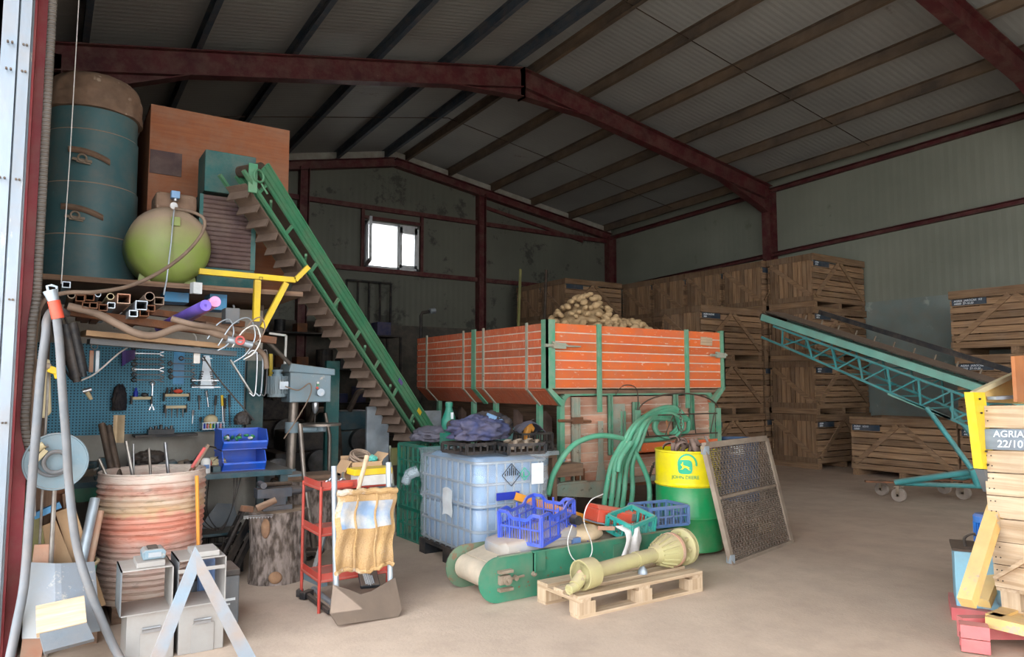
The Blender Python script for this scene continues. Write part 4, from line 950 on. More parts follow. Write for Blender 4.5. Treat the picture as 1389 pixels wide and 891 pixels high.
# ================= WORKSHOP CORNER =================
mat('bench_teal','#2c5560',.5,.1,col2='#1f4048',scale=5,dust=.4)
mat('pegboard','#4f8fa8',.6,col2='#3d788f',scale=2,bump=0)
nt=MT['pegboard'].node_tree;N_=nt.nodes;L_=nt.links;b_=N_['Principled BSDF'];old=b_.inputs['Base Color'].links[0].from_socket
tc=N_.new('ShaderNodeTexCoord');mp=N_.new('ShaderNodeMapping');mp.inputs['Scale'].default_value=(42,42,42);L_.new(tc.outputs['Object'],mp.inputs[0])
sep=N_.new('ShaderNodeSeparateXYZ');L_.new(mp.outputs[0],sep.inputs[0]);ms=[]
for ax in 'XZ':
    f=N_.new('ShaderNodeMath');f.operation='FRACT';L_.new(sep.outputs[ax],f.inputs[0]);g=N_.new('ShaderNodeMath');g.operation='COMPARE';g.inputs[1].default_value=.5;g.inputs[2].default_value=.2;L_.new(f.outputs[0],g.inputs[0]);ms.append(g)
mu=N_.new('ShaderNodeMath');mu.operation='MULTIPLY';L_.new(ms[0].outputs[0],mu.inputs[0]);L_.new(ms[1].outputs[0],mu.inputs[1])
mx=N_.new('ShaderNodeMix');mx.data_type='RGBA';mx.inputs['B'].default_value=lin('#12242c');L_.new(mu.outputs[0],mx.inputs['Factor']);L_.new(old,mx.inputs['A']);L_.new(mx.outputs['Result'],b_.inputs['Base Color'])
mat('plaster','#aaa59b',.9,col2='#8f8a82',scale=3,bump=.2)
mat('tool_steel','#5b5c5e',.45,.7,col2='#3b3a3a',scale=12,bump=.1)
mat('tool_chrome','#b9bcc0',.3,.8,col2='#8d9094')
mat('bark','#8d7f77',.95,col2='#40362f',scale=26,stretch=(1,1,.4),bump=1,bs=30,detail=6,wid=.1)
mat('stump_cut','#a38a72',.9,col2='#7d6652',scale=9,bump=.3)
mat('knot','#b08a68',.9,col2='#83614a',scale=14)
mat('anvil','#5c5f66',.5,.5,col2='#45474d',scale=8,bump=.2,dust=.4)
mat('press_grey','#77888f',.5,.1,col2='#6d8692',scale=5,dust=.55,spots=(10,.64,'#b0aaa0'))
mat('column_steel','#93887e',.4,.6,col2='#6b625b',scale=7)
mat('red_frame','#b04034',.5,.1,col2='#b33a30',scale=6,dust=.3)
mat('sack_cloth','#b8966a',.95,col2='#b08c5a',scale=10,bump=.8,bs=90,spots=(3,.56,'#c9b8a4'))
mat('sack_blue','#7c96b4',.9,col2='#b9b4ac',scale=7,bump=.4,wid=.1)
mat('cardboard','#b89673',.9,col2='#a58361',scale=4)
mat('yellow_paint','#e5c51f',.5,col2='#d4b018',scale=5,dust=.3)
mat('purple_tube','#8a6fe0',.4,col2='#6d56c4',bump=.02)
mat('pink_tube','#e69ac0',.4,col2='#d986b0',bump=.02)
mat('hose_tan','#8a7463',.7,col2='#6e5c4e',scale=9)
mat('hose_grey','#6f7276',.6,col2='#5c5f62',scale=6,dust=.3)
mat('conduit','#8c857d',.7,col2='#736c64',scale=6)
mat('cabinet_grey','#a9a5a0',.55,.2,col2='#94918d',scale=3,bump=.08,dust=.25,spots=(7,.66,'#8f8880'))
mat('cabinet_dark','#6f7478',.55,.2,col2='#5f6468',scale=3)
mat('aframe_paint','#8798a6',.5,.2,col2='#9c918a',scale=5,wid=.15)
mat('tub_green','#2fa57c',.5,col2='#2a8f6c',scale=4)
mat('cream_plastic','#c8ba95',.6,col2='#b5a47d',scale=4)
mat('tank_teal','#4c7074',.5,col2='#42656a',scale=2,bump=.05,dust=.9,dr=(.1,.6),spots=(3,.66,'#4b777b'))
mat('tank_dust','#8f735f',.8,col2='#6f5848',scale=8,bump=1,bs=9,spots=(7,.6,'#b8a491'))
mat('comp_green','#8fa050',.45,col2='#7c8f42',scale=3,dust=.95,bump=.04,dr=(-.05,.5))
mat('ply_brown','#9a5f3d',.75,col2='#8a5236',scale=3,stretch=(1,1,14),bump=.1)
mat('box_teal','#1d5f5c',.55,col2='#194f4e',scale=4)
mat('slat_brown','#5a4440',.7,col2='#46363a',scale=5,dust=.2)
mat('sky_blue_paint','#3f93c4',.5,col2='#357fae',scale=4)
mat('dark_iron','#2b2a2b',.6,.3,col2='#1e1f22',scale=5,bump=.2,dust=.2)
mat('belt_brown','#6a574b',.85,col2='#54453c',scale=6,bump=.2,dust=.2)
# paint on the corrugated drum: bands of white, rust red and brown worn through each other
dm=mat('drum_worn','#b0705c',.75,col2='#cdbcac',scale=5,stretch=(1,1,5),bump=.5,bs=24,spots=(6,.57,'#5f4538'))
nt=dm.node_tree;N_=nt.nodes;L_=nt.links;b_=N_['Principled BSDF'];old=b_.inputs['Base Color'].links[0].from_socket
tc=N_.new('ShaderNodeTexCoord');sp_=N_.new('ShaderNodeSeparateXYZ');L_.new(tc.outputs['Object'],sp_.inputs[0]);nz=N_.new('ShaderNodeTexNoise');nz.inputs['Scale'].default_value=9;L_.new(tc.outputs['Object'],nz.inputs['Vector'])
ad=N_.new('ShaderNodeMath');ad.operation='MULTIPLY_ADD';ad.inputs[1].default_value=.18;L_.new(nz.outputs['Fac'],ad.inputs[0]);L_.new(sp_.outputs['Z'],ad.inputs[2])
cr=N_.new('ShaderNodeValToRGB');L_.new(ad.outputs[0],cr.inputs[0]);e=cr.color_ramp.elements
e[0].position=.1;e[0].color=lin('#b39a86');e[1].position=.95;e[1].color=lin('#d9d2c8')
for p_,c_ in ((.28,'#c4ada0'),(.42,'#b58d80'),(.5,'#cf6f55'),(.62,'#d47c62'),(.66,'#c7a874'),(.74,'#cdb9a0'),(.8,'#b77a66'),(.86,'#d6c9bb')):
    q_=e.new(p_);q_.color=lin(c_)
mx=N_.new('ShaderNodeMix');mx.data_type='RGBA';mx.inputs['Factor'].default_value=.45;L_.new(cr.outputs[0],mx.inputs['A']);L_.new(old,mx.inputs['B']);L_.new(mx.outputs['Result'],b_.inputs['Base Color'])
# partition, pegboard, bench
PY=6.9
struct('trim_60',M().bb(XL,PY+.03,0,1.72,PY+.1,2.2),'plaster')
pg=M().bb(-.15,PY,1.08,1.56,PY+.02,1.84);tag(pg.build('pegboard','pegboard',None),'blue perforated tool board on the wall above the workbench','tool board')
wbn=thing('workbench','long teal steel workbench under the blue tool board, cluttered with parts','workbench',(.9,6.45,0))
M().bb(-.18,6.0,.76,1.76,6.88,.8).build('worktop','bench_teal',wbn)
for x in (-.1,.85,1.7):
    for y in (6.05,6.8): M().bb(x-.03,y-.03,0,x+.03,y+.03,.76).build('leg','bench_teal',wbn)
M().bb(-.18,6.02,.66,.6,6.05,.76).build('front_rail','conveyor_green',wbn)
M().bb(.6,6.1,.3,1.45,6.8,.32).build('lower_shelf','bench_teal',wbn)
mat('panel_teal_dark','#16474a',.6,col2='#123a3e')
M().bb(1.56,6.88,.8,1.72,6.94,1.75) and tag(M().bb(1.57,6.84,.8,1.72,6.895,1.72).build('cabinet_door','panel_teal_dark',None),'dark teal steel panel standing at the right edge of the tool board','panel')
def wrench(p,L,label,vert=True,m_='tool_steel',ring=True):
    m=M();d=V((0,0,-1)) if vert else V((1,0,0));p=V(p);q=p+d*L
    m.beam(p,q,.008,.018,up=(0,1,0) if vert else (0,1,0));m.ring(p,.016,.006,(0,1,0),12,5)
    s=V((1,0,0)) if vert else V((0,0,1))
    for k_ in (-1,1): m.beam(q+s*k_*.008,q+d*.03+s*k_*.018,.01,.012,up=(0,1,0))
    return tag(m.build('wrench',m_,None,smooth=True),label,'wrench')
PF=PY-.014
q=onY(207,520,PF);wrench((q.x,PF,q.z),.2,'long steel wrench hanging alone below the wrench rack on the tool board',m_='tool_chrome')
for i in range(7):
    q=onY(182,472+i*7.2,PF);o=wrench((q.x,PF,q.z),.2,'',False,['tool_steel','tool_chrome'][i%3==1]);o['label']='dark combination wrench lying level in the rack of wrenches on the tool board';o['group']='wrenches in the horizontal rack'
for i in range(6):
    x,y=((231,493),(231,503),(232,511),(262,516),(262,523),(246,486))[i];q=onY(x,y,PF);o=wrench((q.x,PF,q.z),.17,'',False);o['label']='open ended wrench held level beside the blue board strip';o['group']='wrenches beside the strip'
q=onY(243,485,PY);tag(M().bb(q.x-.045,PY-.006,1.5,q.x+.045,PY-.001,1.83).build('backing_strip','sky_blue_paint',None),'tall bright blue tapering strip on the tool board','strip')
# hand saw
q0=onY(281,482,PF);q1=onY(281,527,PF);m=M();m.prism([(q0.x-.03,PF,q0.z),(q0.x+.02,PF,q0.z),(q1.x+.06,PF,q1.z),(q1.x-.06,PF,q1.z)],(0,.004,0))
t=thing('tool_hanger','pale grey tapered tool holder with bit ends along both sides, on the tool board','holder',(q0.x,PF,q1.z));m.build('plate','galv',t)
for i in range(7):
    z=q1.z+.03+i*.02
    for s_ in (-1,1): M().cyl((q0.x+s_*(.075-i*.004),PF-.006,z),(q0.x+s_*(.05-i*.004),PF,z),.006,n=6).build('bit','tool_steel',t)
m=M()
for z in (q1.z+.01,q1.z+.07,q0.z-.03): m.bb(q0.x-.12 if z<q0.z-.1 else q0.x-.04,PF-.01,z,q0.x+.12 if z<q0.z-.1 else q0.x+.04,PF-.004,z+.006)
m.build('rod','tool_chrome',t)
# small shelves on the board
def peg_shelf(px0,px1,py,lab):
    a,b=onY(px0,py,PF),onY(px1,py,PF);t=thing('bit_shelf',lab,'shelf',(a.x,PF,a.z))
    M().bb(a.x,PF-.05,a.z-.012,b.x,PF+.01,a.z+.012).build('rail','cream_plastic',t)
    for x in (a.x,b.x): M().bb(x-.006,PF-.05,a.z-.05,x+.006,PF+.01,a.z+.02).build('bracket','dark_iron',t)
    return a,b
a,b=peg_shelf(222,256,536,'upper narrow cream tool rail on the blue board, red items on it')
tag(M().ball((a.x+.11,PF-.03,a.z+.035),(.04,.02,.02)).build('red_tool','red_paint',None,smooth=True),'small red object on the upper cream rail of the tool board','tool')
for i in range(4):
    m=M();x=a.x+.02+i*.035;m.tube([(x,PF-.03,a.z+.012),(x+.004,PF-.03,a.z+.07)],[.012,.006],6);tag(m.build('tool_bit','dark_iron',None,smooth=True),'dark tool bit standing on the upper cream rail','bit','bits on the upper rail')
a,b=peg_shelf(223,252,552,'lower narrow cream tool rail on the blue board')
for i in range(4):
    m=M();x=a.x+.01+i*.045;m.tube([(x,PF-.03,a.z-.012),(x,PF-.03,a.z-.09)],[.007,.004],6);tag(m.build('screwdriver','tool_steel',None,smooth=True),'small tool hanging from the lower cream rail','tool','tools on the lower rail')
a,b=peg_shelf(178,205,540,'short dark tool rail at the left of the board, blue bottle on it')
m=M();m.lathe([(.018,0),(.018,.04),(.008,.06),(.008,.075)],14,Matrix.Translation((a.x+.03,PF-.03,a.z+.013)));tag(m.build('blue_bottle','label_blue',None,smooth=True),'tiny blue bottle on the left tool rail','bottle')
m=M();m.ball((a.x+.1,PF-.03,a.z+.028),(.03,.02,.018));tag(m.build('dark_tool','tool_steel',None,smooth=True),'rounded dark tool on the left tool rail','tool')
# pliers and screwdrivers on the right half
for i,(x,y0,y1,mm,hc) in enumerate(((270,536,556,'tool_steel',None),(293,536,570,'tool_steel','black_plastic'),(301,536,572,'tool_chrome','yellow_paint'),(305,540,575,'tool_steel','dark_iron'),(311,535,578,'tool_steel','black_plastic'),(262,556,575,'tool_chrome',None),(280,530,552,'tool_chrome',None),(334,545,566,'tool_steel','hose_tan'),(272,566,578,'tool_steel',None))):
    p=onY(x,y0,PF);q=onY(x+jit(3),y1,PF)
    t=thing('hand_tool',['small dark pliers, first of the row right of the cream rails','dark handled chisel left of the yellow handled screwdriver','yellow handled screwdriver hanging on the tool board','dark file just right of the yellow screwdriver','thick handled file, last in the row of files on the board','thin bright punch hanging under the pale tapered holder left','short bright wrench hung directly under the pale tapered holder','tan handled scraper near the right edge of the tool board','stubby dark clamp at the foot of the tool board'][i],'tool',(p.x,PF,q.z))
    m=M();m.tube([p,p+(q-p)*.4],[.012,.011],8);m.build('handle',hc or mm,t,smooth=True)
    m=M();m.tube([p+(q-p)*.4,q],[.006,.005],6);m.build('blade',mm,t,smooth=True)
# jacket on a hook, welder gloves
m=blob('x',None,'','',(onY(162,545,PY-.06)),(.05,.04,.13),3,.15);tag(m.build('hanging_jacket','black_cloth',None,smooth=180),'black cloth bundle hanging at the left of the tool board','cloth')
q=onY(161,580,6.5);m=M();m.sheet(lambda u,v:(q.x-.04+.08*u,6.5+.02*math.sin(u*5),q.z+.1-.22*v),5,8,.004);t=tag(m.build('rusty_plate','sack_print',None,smooth=True),'tall cream and rust stained card hanging left above the bench','card')
for i in range(2):
    m=M();p=onY(138+i*9,575+i*3,5.9);e_=onY(156+i*8,660,5.7);m.cyl(p,e_,.024,n=14);tag(m.build('iron_bar','dark_steel',None,smooth=True),['thick dark iron bar leaning left of the corrugated drum','second, thinner iron bar leaning just right of the thick one'][i],'bar')
# frame / triangular clamps at the board's right
m=M();p,q=onY(312,488,6.7),onY(342,535,6.7);m.beam(p,q,.012,.05,up=(0,1,0));tag(m.build('spirit_rule','white_paint',None),'white flat rule hanging aslant at the right of the tool board','rule')
for i,x in enumerate((336,344,350)):
    m=M();p,q=onY(x,480,6.6),onY(x+2,533,6.6);m.tube(curve([p+V((0,0,0)),p+V((.04,0,.03)),p+V((.08,0,0)),q+V((.05,0,0)),q]),.007,6);tag(m.build('clamp_rod',['tool_chrome','galv','tool_steel'][i],None,smooth=True),['leftmost','middle','rightmost'][i]+' of three bent steel rods hanging right of the white rule','rod')
# bench-top items
t=thing('storage_bin','upper blue stackable bin filled with small parts, on the bench','bin',(1.42,6.25,.8))
def bin_(root,x0,y0,x1,y1,z,h):
    m=M();w_=.006
    m.bb(x0,y0+.04,z,x1,y1,z+w_);m.bb(x0,y1-w_,z,x1,y1,z+h)
    for x in (x0,x1-w_): m.prism([(x,y1,z),(x,y0+.05,z),(x,y0,z+h*.35),(x,y0,z+h*.45),(x,y0+.06,z+h),(x,y1,z+h)],(w_,0,0))
    m.prism([(x0,y0+.05,z),(x0,y0,z+h*.35),(x0,y0,z+h*.45),(x0,y0+w_,z+h*.45),(x0,y0+.05+w_,z)],(x1-x0,0,0))
    m.build('shell','blue_bin',root);M().bb(x0-.005,y1-.02,z+h-.015,x1+.005,y1+.003,z+h).build('rim','blue_bin',root)
bx0_,bx1_=onY(300,600,6.15).x,onY(361,600,6.15).x
bin_(t,bx0_,6.08,bx1_,6.42,.97,.16)
rr=random.Random(11)
for i in range(16):
    m=M();c_=(bx0_+.03+rr.random()*(bx1_-bx0_-.06),6.14+rr.random()*.2,1.05+rr.random()*.03);m.ball(c_,(.025,.015,.012),8,6,Euler((rr.random(),rr.random(),rr.random()*3)));tag(m.build('small_part',rr.choice(['green_plastic','tool_chrome','tool_steel','white_paint','drum_green']),None,smooth=True),'small loose fitting in the upper blue bin','fitting','fittings in the upper blue bin')
t=thing('storage_bin','lower blue stackable bin, empty, standing on the bench','bin',(1.42,6.25,.8));bin_(t,bx0_+.005,6.08,bx1_-.01,6.42,.802,.155)
t=thing('vise','small teal bench vise on the left part of the workbench','vise',(.33,6.1,.8))
q=onY(143,620,6.15);m=M();m.bb(q.x-.07,6.08,.8,q.x+.05,6.2,.83);m.bb(q.x-.05,6.05,.83,q.x+.05,6.22,.93);m.bb(q.x-.05,6.0,.88,q.x+.05,6.04,.97);m.build('body','bench_teal',t,bev=.006);m=M();m.cyl((q.x-.08,6.02,.88),(q.x+.02,6.02,.93),.008,n=8);m.build('handle','steel',t)
t=thing('white_can','white canister with faint label on the bench front','can',(1.18,6.1,.8));q=onY(279,625,6.1)
m=M();m.lathe([(.035,0),(.037,.005),(.037,.1),(.03,.115),(.02,.12)],20,Matrix.Translation((q.x,6.1,.8)));m.build('body','white_paint',t,smooth=True);M().bb(q.x-.02,6.058,.84,q.x+.02,6.066,.87).build('label','steel_blue_plastic',t)
q=onY(288,610,6.3);tag(blob('a',None,'','',(q.x+.03,6.3,.85),(.07,.05,.045),5,.25).build('yellow_gloves','cream_plastic',None,smooth=180),'crumpled yellowish glove on the bench beside the white canister','glove')
q=onY(265,610,6.3);t=thing('angle_grinder','red and black angle grinder on the bench behind the tongs','grinder',(q.x,6.3,.8))
m=M();m.tube([(q.x-.03,6.3,.84),(q.x+.12,6.25,.86)],[.03,.025],12);m.build('body','red_paint',t,smooth=True);m=M();m.cyl((q.x-.05,6.3,.82),(q.x-.05,6.3,.88),.035);m.tube(curve([(q.x+.12,6.25,.86),(q.x+.2,6.3,.95),(q.x+.1,6.4,.98),(q.x,6.45,.85)]),.006,6);m.build('head','black_plastic',t,smooth=True)
q=onY(287,570,6.75);t=thing('bulb_rack','small wire rack of coloured fuses with a domed cover above, by the tool board','rack',(q.x,6.75,1.0))
m=M();m.bb(q.x-.08,6.7,q.z-.08,q.x+.1,6.82,q.z-.07);m.bb(q.x-.08,6.7,q.z-.02,q.x+.1,6.705,q.z-.015)
for i in range(8): m.cyl((q.x-.08+.025*i,6.7,q.z-.08),(q.x-.08+.025*i,6.7,q.z-.02),.003,n=5)
m.bb(q.x-.08,6.7,q.z-.08,q.x-.075,6.89,q.z-.02);m.build('basket','galv',t)
m=M();m.ball((q.x,6.78,q.z+.0),(.06,.05,.05),20,12);m.build('dome_cover','cream_plastic',t,smooth=True)
for i in range(6):
    m=M();m.cyl((q.x-.06+.027*i,6.73,q.z-.07),(q.x-.06+.027*i,6.73,q.z-.03),.01,n=8);m.build('fuse',['label_blue','pink_cloth','yellow_paint','drum_green','label_blue','pink_cloth'][i],t,smooth=True)
q=onY(330,570,6.7);tag(blob('a',None,'','',(q.x,6.72,q.z),(.07,.04,.07),15,.1).build('face_shield','black_plastic',None,smooth=180),'dark rounded welding visor leaning on the board above the blue bins','visor')
q=onY(215,572,6.75);t=thing('tool_tray','black tool tray with sockets on the ledge below the board','tray',(q.x,6.75,1.08))
M().bb(q.x-.18,6.66,1.06,q.x+.3,6.9,1.08).build('ledge','dark_iron',t);M().bb(q.x-.08,6.7,1.08,q.x+.12,6.8,1.12).build('tray','black_plastic',t);m=M()
for i in range(5): m.cyl((q.x-.06+.04*i,6.74,1.12),(q.x-.06+.04*i,6.74,1.14+.01*(i%3)),.013,n=10)
m.build('socket','tool_steel',t)
rr=random.Random(21)
for i in range(14):
    x=.15+rr.random()*1.05;y=6.15+rr.random()*.5;s_=.02+rr.random()*.03
    m=M()
    if i%3==0: m.cyl((x,y,.8),(x,y,.8+s_*2),s_,n=14)
    elif i%3==1: m.ball((x,y,.8+s_*.9),(s_*1.6,s_,s_),12,8,wob=lambda d:1+.15*math.sin(5*d.x))
    else: m.box((x,y,.8+s_*.6),(s_*3,s_*1.6,s_*1.2),Euler((0,0,rr.random()*3)))
    tag(m.build('machine_part',rr.choice(['dark_iron','tool_steel','black_plastic','bench_teal','cast_iron']),None,smooth=True),'dark machine part among the clutter on the workbench','part','parts strewn on the workbench')
q=onY(183,610,6.7);tag(blob('a',None,'','',(q.x+.1,6.6,.87),(.13,.09,.085),8,.1).build('welding_hood','dark_iron',None,smooth=180),'dark rounded hood on the bench against the pale wall','hood')
# under the bench
lattice('plastic_crate','black plastic crate with cables standing below the lower bench shelf','crate',(.4,.3,.24),'black_plastic',(1.2,6.25,0),(0,0,0),6,4,3,.01,fine=.03)
m=M();q=onY(290,700,6.1)
for i in range(3): m.tube(curve([(1.05+.05*i,6.2,.78),(1.02+.05*i,6.05,.5),(1.18+.02*i,6.03,.36),(1.3,6.06,.5),(1.32+.03*i,6.1,.78)]),.004,5)
tag(m.build('loose_cable','dark_iron',None),'thin dark cables looping down from the bench edge','cable')
m=M();m.prism([(1.1,6.3,.33),(1.42,6.3,.33),(1.38,6.35,.5),(1.25,6.35,.52)],(0,.01,0));tag(m.build('sheet_offcut','sheet',None) if 0 else m.build('sheet_offcut','cabinet_dark',None),'grey sheet metal offcut on the lower bench shelf','sheet')
p,q=onY(296,760,5.9),onY(330,690,5.9);m=M();m.beam(p,q,.02,.1,up=(0,1,0));
for i in range(4): m.ring(p+(q-p)*(.15+.23*i)+V((0,-.012,0)),.022,.006,(0,1,0),12,5)
tag(m.build('perforated_beam','dark_iron',None),'black perforated steel beam leaning left of the tree stump','beam')
for i in range(3):
    m=M();x=1.12+i*.08;m.beam((x,5.85,.06),(x+.22,5.98,.42),.03,.05);tag(m.build('black_bar','dark_iron',None),'black steel bar piled under the perforated beam','bar','bars under the perforated beam')
# corrugated drum
dcx,dcy=.66,5.5
dr=thing('corrugated_drum','big dented corrugated drum of worn red and white paint holding metal rods','drum',(dcx,dcy,.1))
prof=[]
for i in range(81):
    z=.8*i/80;base=.335-.012*math.sin(z/.8*PI*1.6)-.02*(z/.8);ri=.006*math.sin(z*2*PI/.036) if .03<z<.78 else 0
    if .36<z<.42: ri*=.3
    prof.append((base+ri,.1+z))
prof+=[(.325,.905),(.33,.915),(.325,.92),(.305,.915),(.3,.5),(0,.5)]
wob=lambda a,z:1+.018*math.sin(2*a+1)+.022*math.exp(-((z-.42)/.07)**2)*math.sin(3*a+.5)-.03*math.exp(-((z-.2)/.1)**2)*max(0,math.sin(a+2.2))
m=M();m.lathe(prof,96,Matrix.Translation((dcx,dcy,0)),wob);m.build('body','drum_worn',dr,smooth=True)
tag(M().bb(.42,5.2,0,.9,5.8,.098).build('timber_block','oldwood_x',None),'square old timber block under the corrugated drum','block')
for i,(a_,b_,mm,r_) in enumerate((((134,622),(146,648),'steel',.01),((171,598),(178,646),'steel',.012),((181,602),(181,646),'tool_chrome',.006),((202,608),(204,646),'steel',.009),((224,600),(227,646),'tool_chrome',.011))):
    m=M();p=onY(a_[0],a_[1],dcy-.1+.04*i);q=onY(b_[0],b_[1],dcy-.1+.04*i);q=p+(q-p)*3.2;q.z=max(q.z,.52);m.cyl(p,q,r_,n=10);tag(m.build('steel_rod',mm,None,smooth=True),['leftmost leaning rod in the corrugated drum','thick bright rod, second from left in the drum','thin rod just right of the thick bright one in the drum','middle straight grey rod in the corrugated drum','tallest bright rod near the middle of the drum'][i],'rod')
m=M();q=onY(181,612,dcy+.0);m.bb(q.x-.03,dcy-.02,q.z-.01,q.x+.03,dcy+.02,q.z);o=bpy.data.objects[-1] if 0 else None
t=thing('tongs','long tongs with red grips standing in the corrugated drum','tongs',(.85,dcy,.5))
for s_ in (0,1):
    p=onY(283-s_*5,603+s_*4,dcy-.12);q=onY(255-s_*5,650,dcy-.1);q=p+(q-p)*1.8;m=M();m.tube([p+V((.0,0,.0)),p+(q-p)*.35],.012,8);m.build('grip','pink_cloth' if s_ else 'hose_tan',t,smooth=True);m=M();m.tube([p+(q-p)*.35,q],.007,8);m.build('arm','rust',t,smooth=True)
m=M();p,q=onY(267,645,5.2),onY(269,738,5.2);m.cyl(p,q,.012,n=10);q2=V((q.x,q.y,0));m.cyl(q,q2,.012,n=10);tag(m.build('yellow_pole','amber_paint',None,smooth=True),'thin yellow pole standing against the right of the corrugated drum','pole')
# --- grey switch cabinets, A-frame, charger
def P(x,y,Y): return onY(x,y,Y)
cy_=4.42
t=thing('metal_cabinet','grey lower metal cabinet with hinge, left of the pair behind the A-shaped frame','cabinet',(.55,cy_,0))
def cab(t,x0,x1,y0,y1,z0,z1,hinge=True):
    M().bb(x0,y0,z0,x1,y1,z1).build('body','cabinet_grey',t,bev=.004)
    if hinge:
        M().bb(x0+(x1-x0)*.28,y0-.006,z0,x0+(x1-x0)*.78,y0-.001,z1-.1).build('door','cabinet_grey',t,bev=.003)
        h_=M();h_.bb(x0+(x1-x0)*.32,y0-.016,z1-.1,x0+(x1-x0)*.7,y0-.004,z1-.085);h_.cyl((x0+(x1-x0)*.32,y0-.012,z1-.078),(x0+(x1-x0)*.7,y0-.012,z1-.078),.007,n=8);h_.build('hinge','tool_chrome',t)
a=P(172,836,cy_);b=P(237,836,cy_);c=P(243,832,cy_);d=P(304,828,cy_)
zl=a.z-.0
cab(t,a.x,b.x,cy_,cy_+.28,0,zl)
t=thing('metal_cabinet','grey lower metal cabinet with hinge, right of the pair behind the A-shaped frame','cabinet',(.8,cy_,0));cab(t,c.x,d.x,cy_,cy_+.28,0,zl)
def openbox(t,x0,x1,y0,y1,z0,z1,extra=False):
    m=M();w_=.006
    m.bb(x0,y0,z0,x1,y1,z0+w_);m.bb(x0,y0,z1-w_,x1,y1,z1);m.bb(x1-w_,y0,z0,x1,y1,z1)
    m.build('shell','cabinet_grey',t);M().bb(x0,y0,z0,x0+w_,y1,z1).build('side_plate','cabinet_dark',t)
a2=P(164,0,cy_).x;
za=P(200,770,cy_).z
t=thing('open_cabinet','open fronted grey cabinet shell stacked upper left, battery charger on its top','cabinet',(.5,cy_,zl+.002));openbox(t,P(163,800,cy_).x,P(234,800,cy_).x,cy_-.02,cy_+.26,zl+.002,za)
t=thing('open_cabinet','open fronted grey cabinet shell stacked upper right behind the A-shaped frame','cabinet',(.8,cy_,zl+.002));openbox(t,P(240,800,cy_).x,P(305,800,cy_).x,cy_-.02,cy_+.26,zl+.002,za+.02)
x=P(240,800,cy_).x;M().bb(x,cy_-.024,za-.05,P(303,800,cy_).x,cy_-.018,za-.03).build('cross_rail','cabinet_grey',t)
for nm,px,lab in (('lid_plate',186,'small grey lid plate lying on the upper left cabinet shell'),('lid_plate',262,'small grey lid plate lying on the upper right cabinet shell')):
    q=P(px,765,cy_);tag(M().bb(q.x,cy_+.0,za+(.0 if px<200 else .02)+.001,q.x+.14,cy_+.2,za+(.0 if px<200 else .02)+.03).build(nm,'cabinet_grey',None,bev=.003),lab,'plate')
t=thing('battery_charger','small grey battery charger on the lid plate of the left cabinet','charger',(.56,cy_+.1,za+.032))
q=P(208,755,cy_+.08);m=M();m.prism([(q.x-.055,cy_+.04,za+.032),(q.x-.06,cy_+.04,za+.07),(q.x-.045,cy_+.05,za+.085),(q.x+.045,cy_+.05,za+.085),(q.x+.06,cy_+.04,za+.07),(q.x+.055,cy_+.04,za+.032)],(0,.12,0));m.build('body','press_grey',t,bev=.005);M().bb(q.x-.03,cy_+.06,za+.085,q.x+.02,cy_+.14,za+.094).build('battery_slot','dark_iron',t)
M().bb(q.x-.03,cy_+.036,za+.045,q.x+.035,cy_+.041,za+.07).build('vent_panel','galv',t)
yA=4.05;ap=P(264,742,yA);m=M();fl=V((-.0,0,0))
lf=P(195,900,yA);rt=P(350,900,yA)
def leg_(m,top,bot,w_):
    d_=(bot-top);k_=(top.z-.0)/(top.z-bot.z);e=top+d_*k_;m.beam(top,e,.03,w_,up=(0,1,0)) if 0 else m.prism([top+V((-w_*.1,0,0)),top+V((w_*.1,0,0)),e+V((w_*.62,0,0)),e+V((-w_*.62,0,0))],(0,.03,0))
P1_,P2_=V((ap.x,yA,ap.z)),None
def strip_(m,top,bot,w_,th=.012):
    k_=top.z/(top.z-bot.z);e=top+(bot-top)*k_;dd=(e-top).normalized();s_=V((dd.z,0,-dd.x)).normalized()*w_/2
    m.prism([top-s_,top+s_,e+s_,e-s_],(0,th,0))
t=thing('a_frame','pale blue grey A-shaped flat steel frame standing before the metal cabinets','frame',(ap.x,yA,0))
def down(a,b):
    p_,q_=P(*a,yA),P(*b,yA);return p_+(q_-p_)*(p_.z/(p_.z-q_.z))
m=M();m.prism([P(265,741,yA),P(267,778,yA),down((267,778),(228,880)),down((258,752),(205,888))],(0,.012,0));m.build('left_leg','aframe_paint',t)
m=M();m.prism([P(265,741,yA),down((273,752),(347,890)),down((267,778),(322,888)),P(267,778,yA)],(0,.012,0));m.build('right_leg','aframe_paint',t)
t=thing('tool_case','dark grey plastic tool case on the floor right behind the cabinets','case',(1.05,4.9,0))
m=M();x=P(300,800,4.85).x;m.bb(x-.18,4.8,0,x+.1,5.05,.3);m.build('body','cabinet_dark',t,bev=.01);M().bb(x-.18,4.79,.3,x+.1,5.06,.34).build('lid','black_plastic',t,bev=.008);q=P(306,800,4.79)
M().bb(x+.015,4.796,.15,x+.075,4.8,.165).bb(x+.02,4.796,.125,x+.045,4.8,.135).build('printed_mark','label_paper',t)
tag(M().bb(P(268,800,4.75).x,4.72,zl+.28 if 0 else .0,P(290,800,4.75).x,4.78,.44).build('blue_box','steel_blue_plastic',None,bev=.01),'blue plastic box seen through the right open cabinet shell','box')
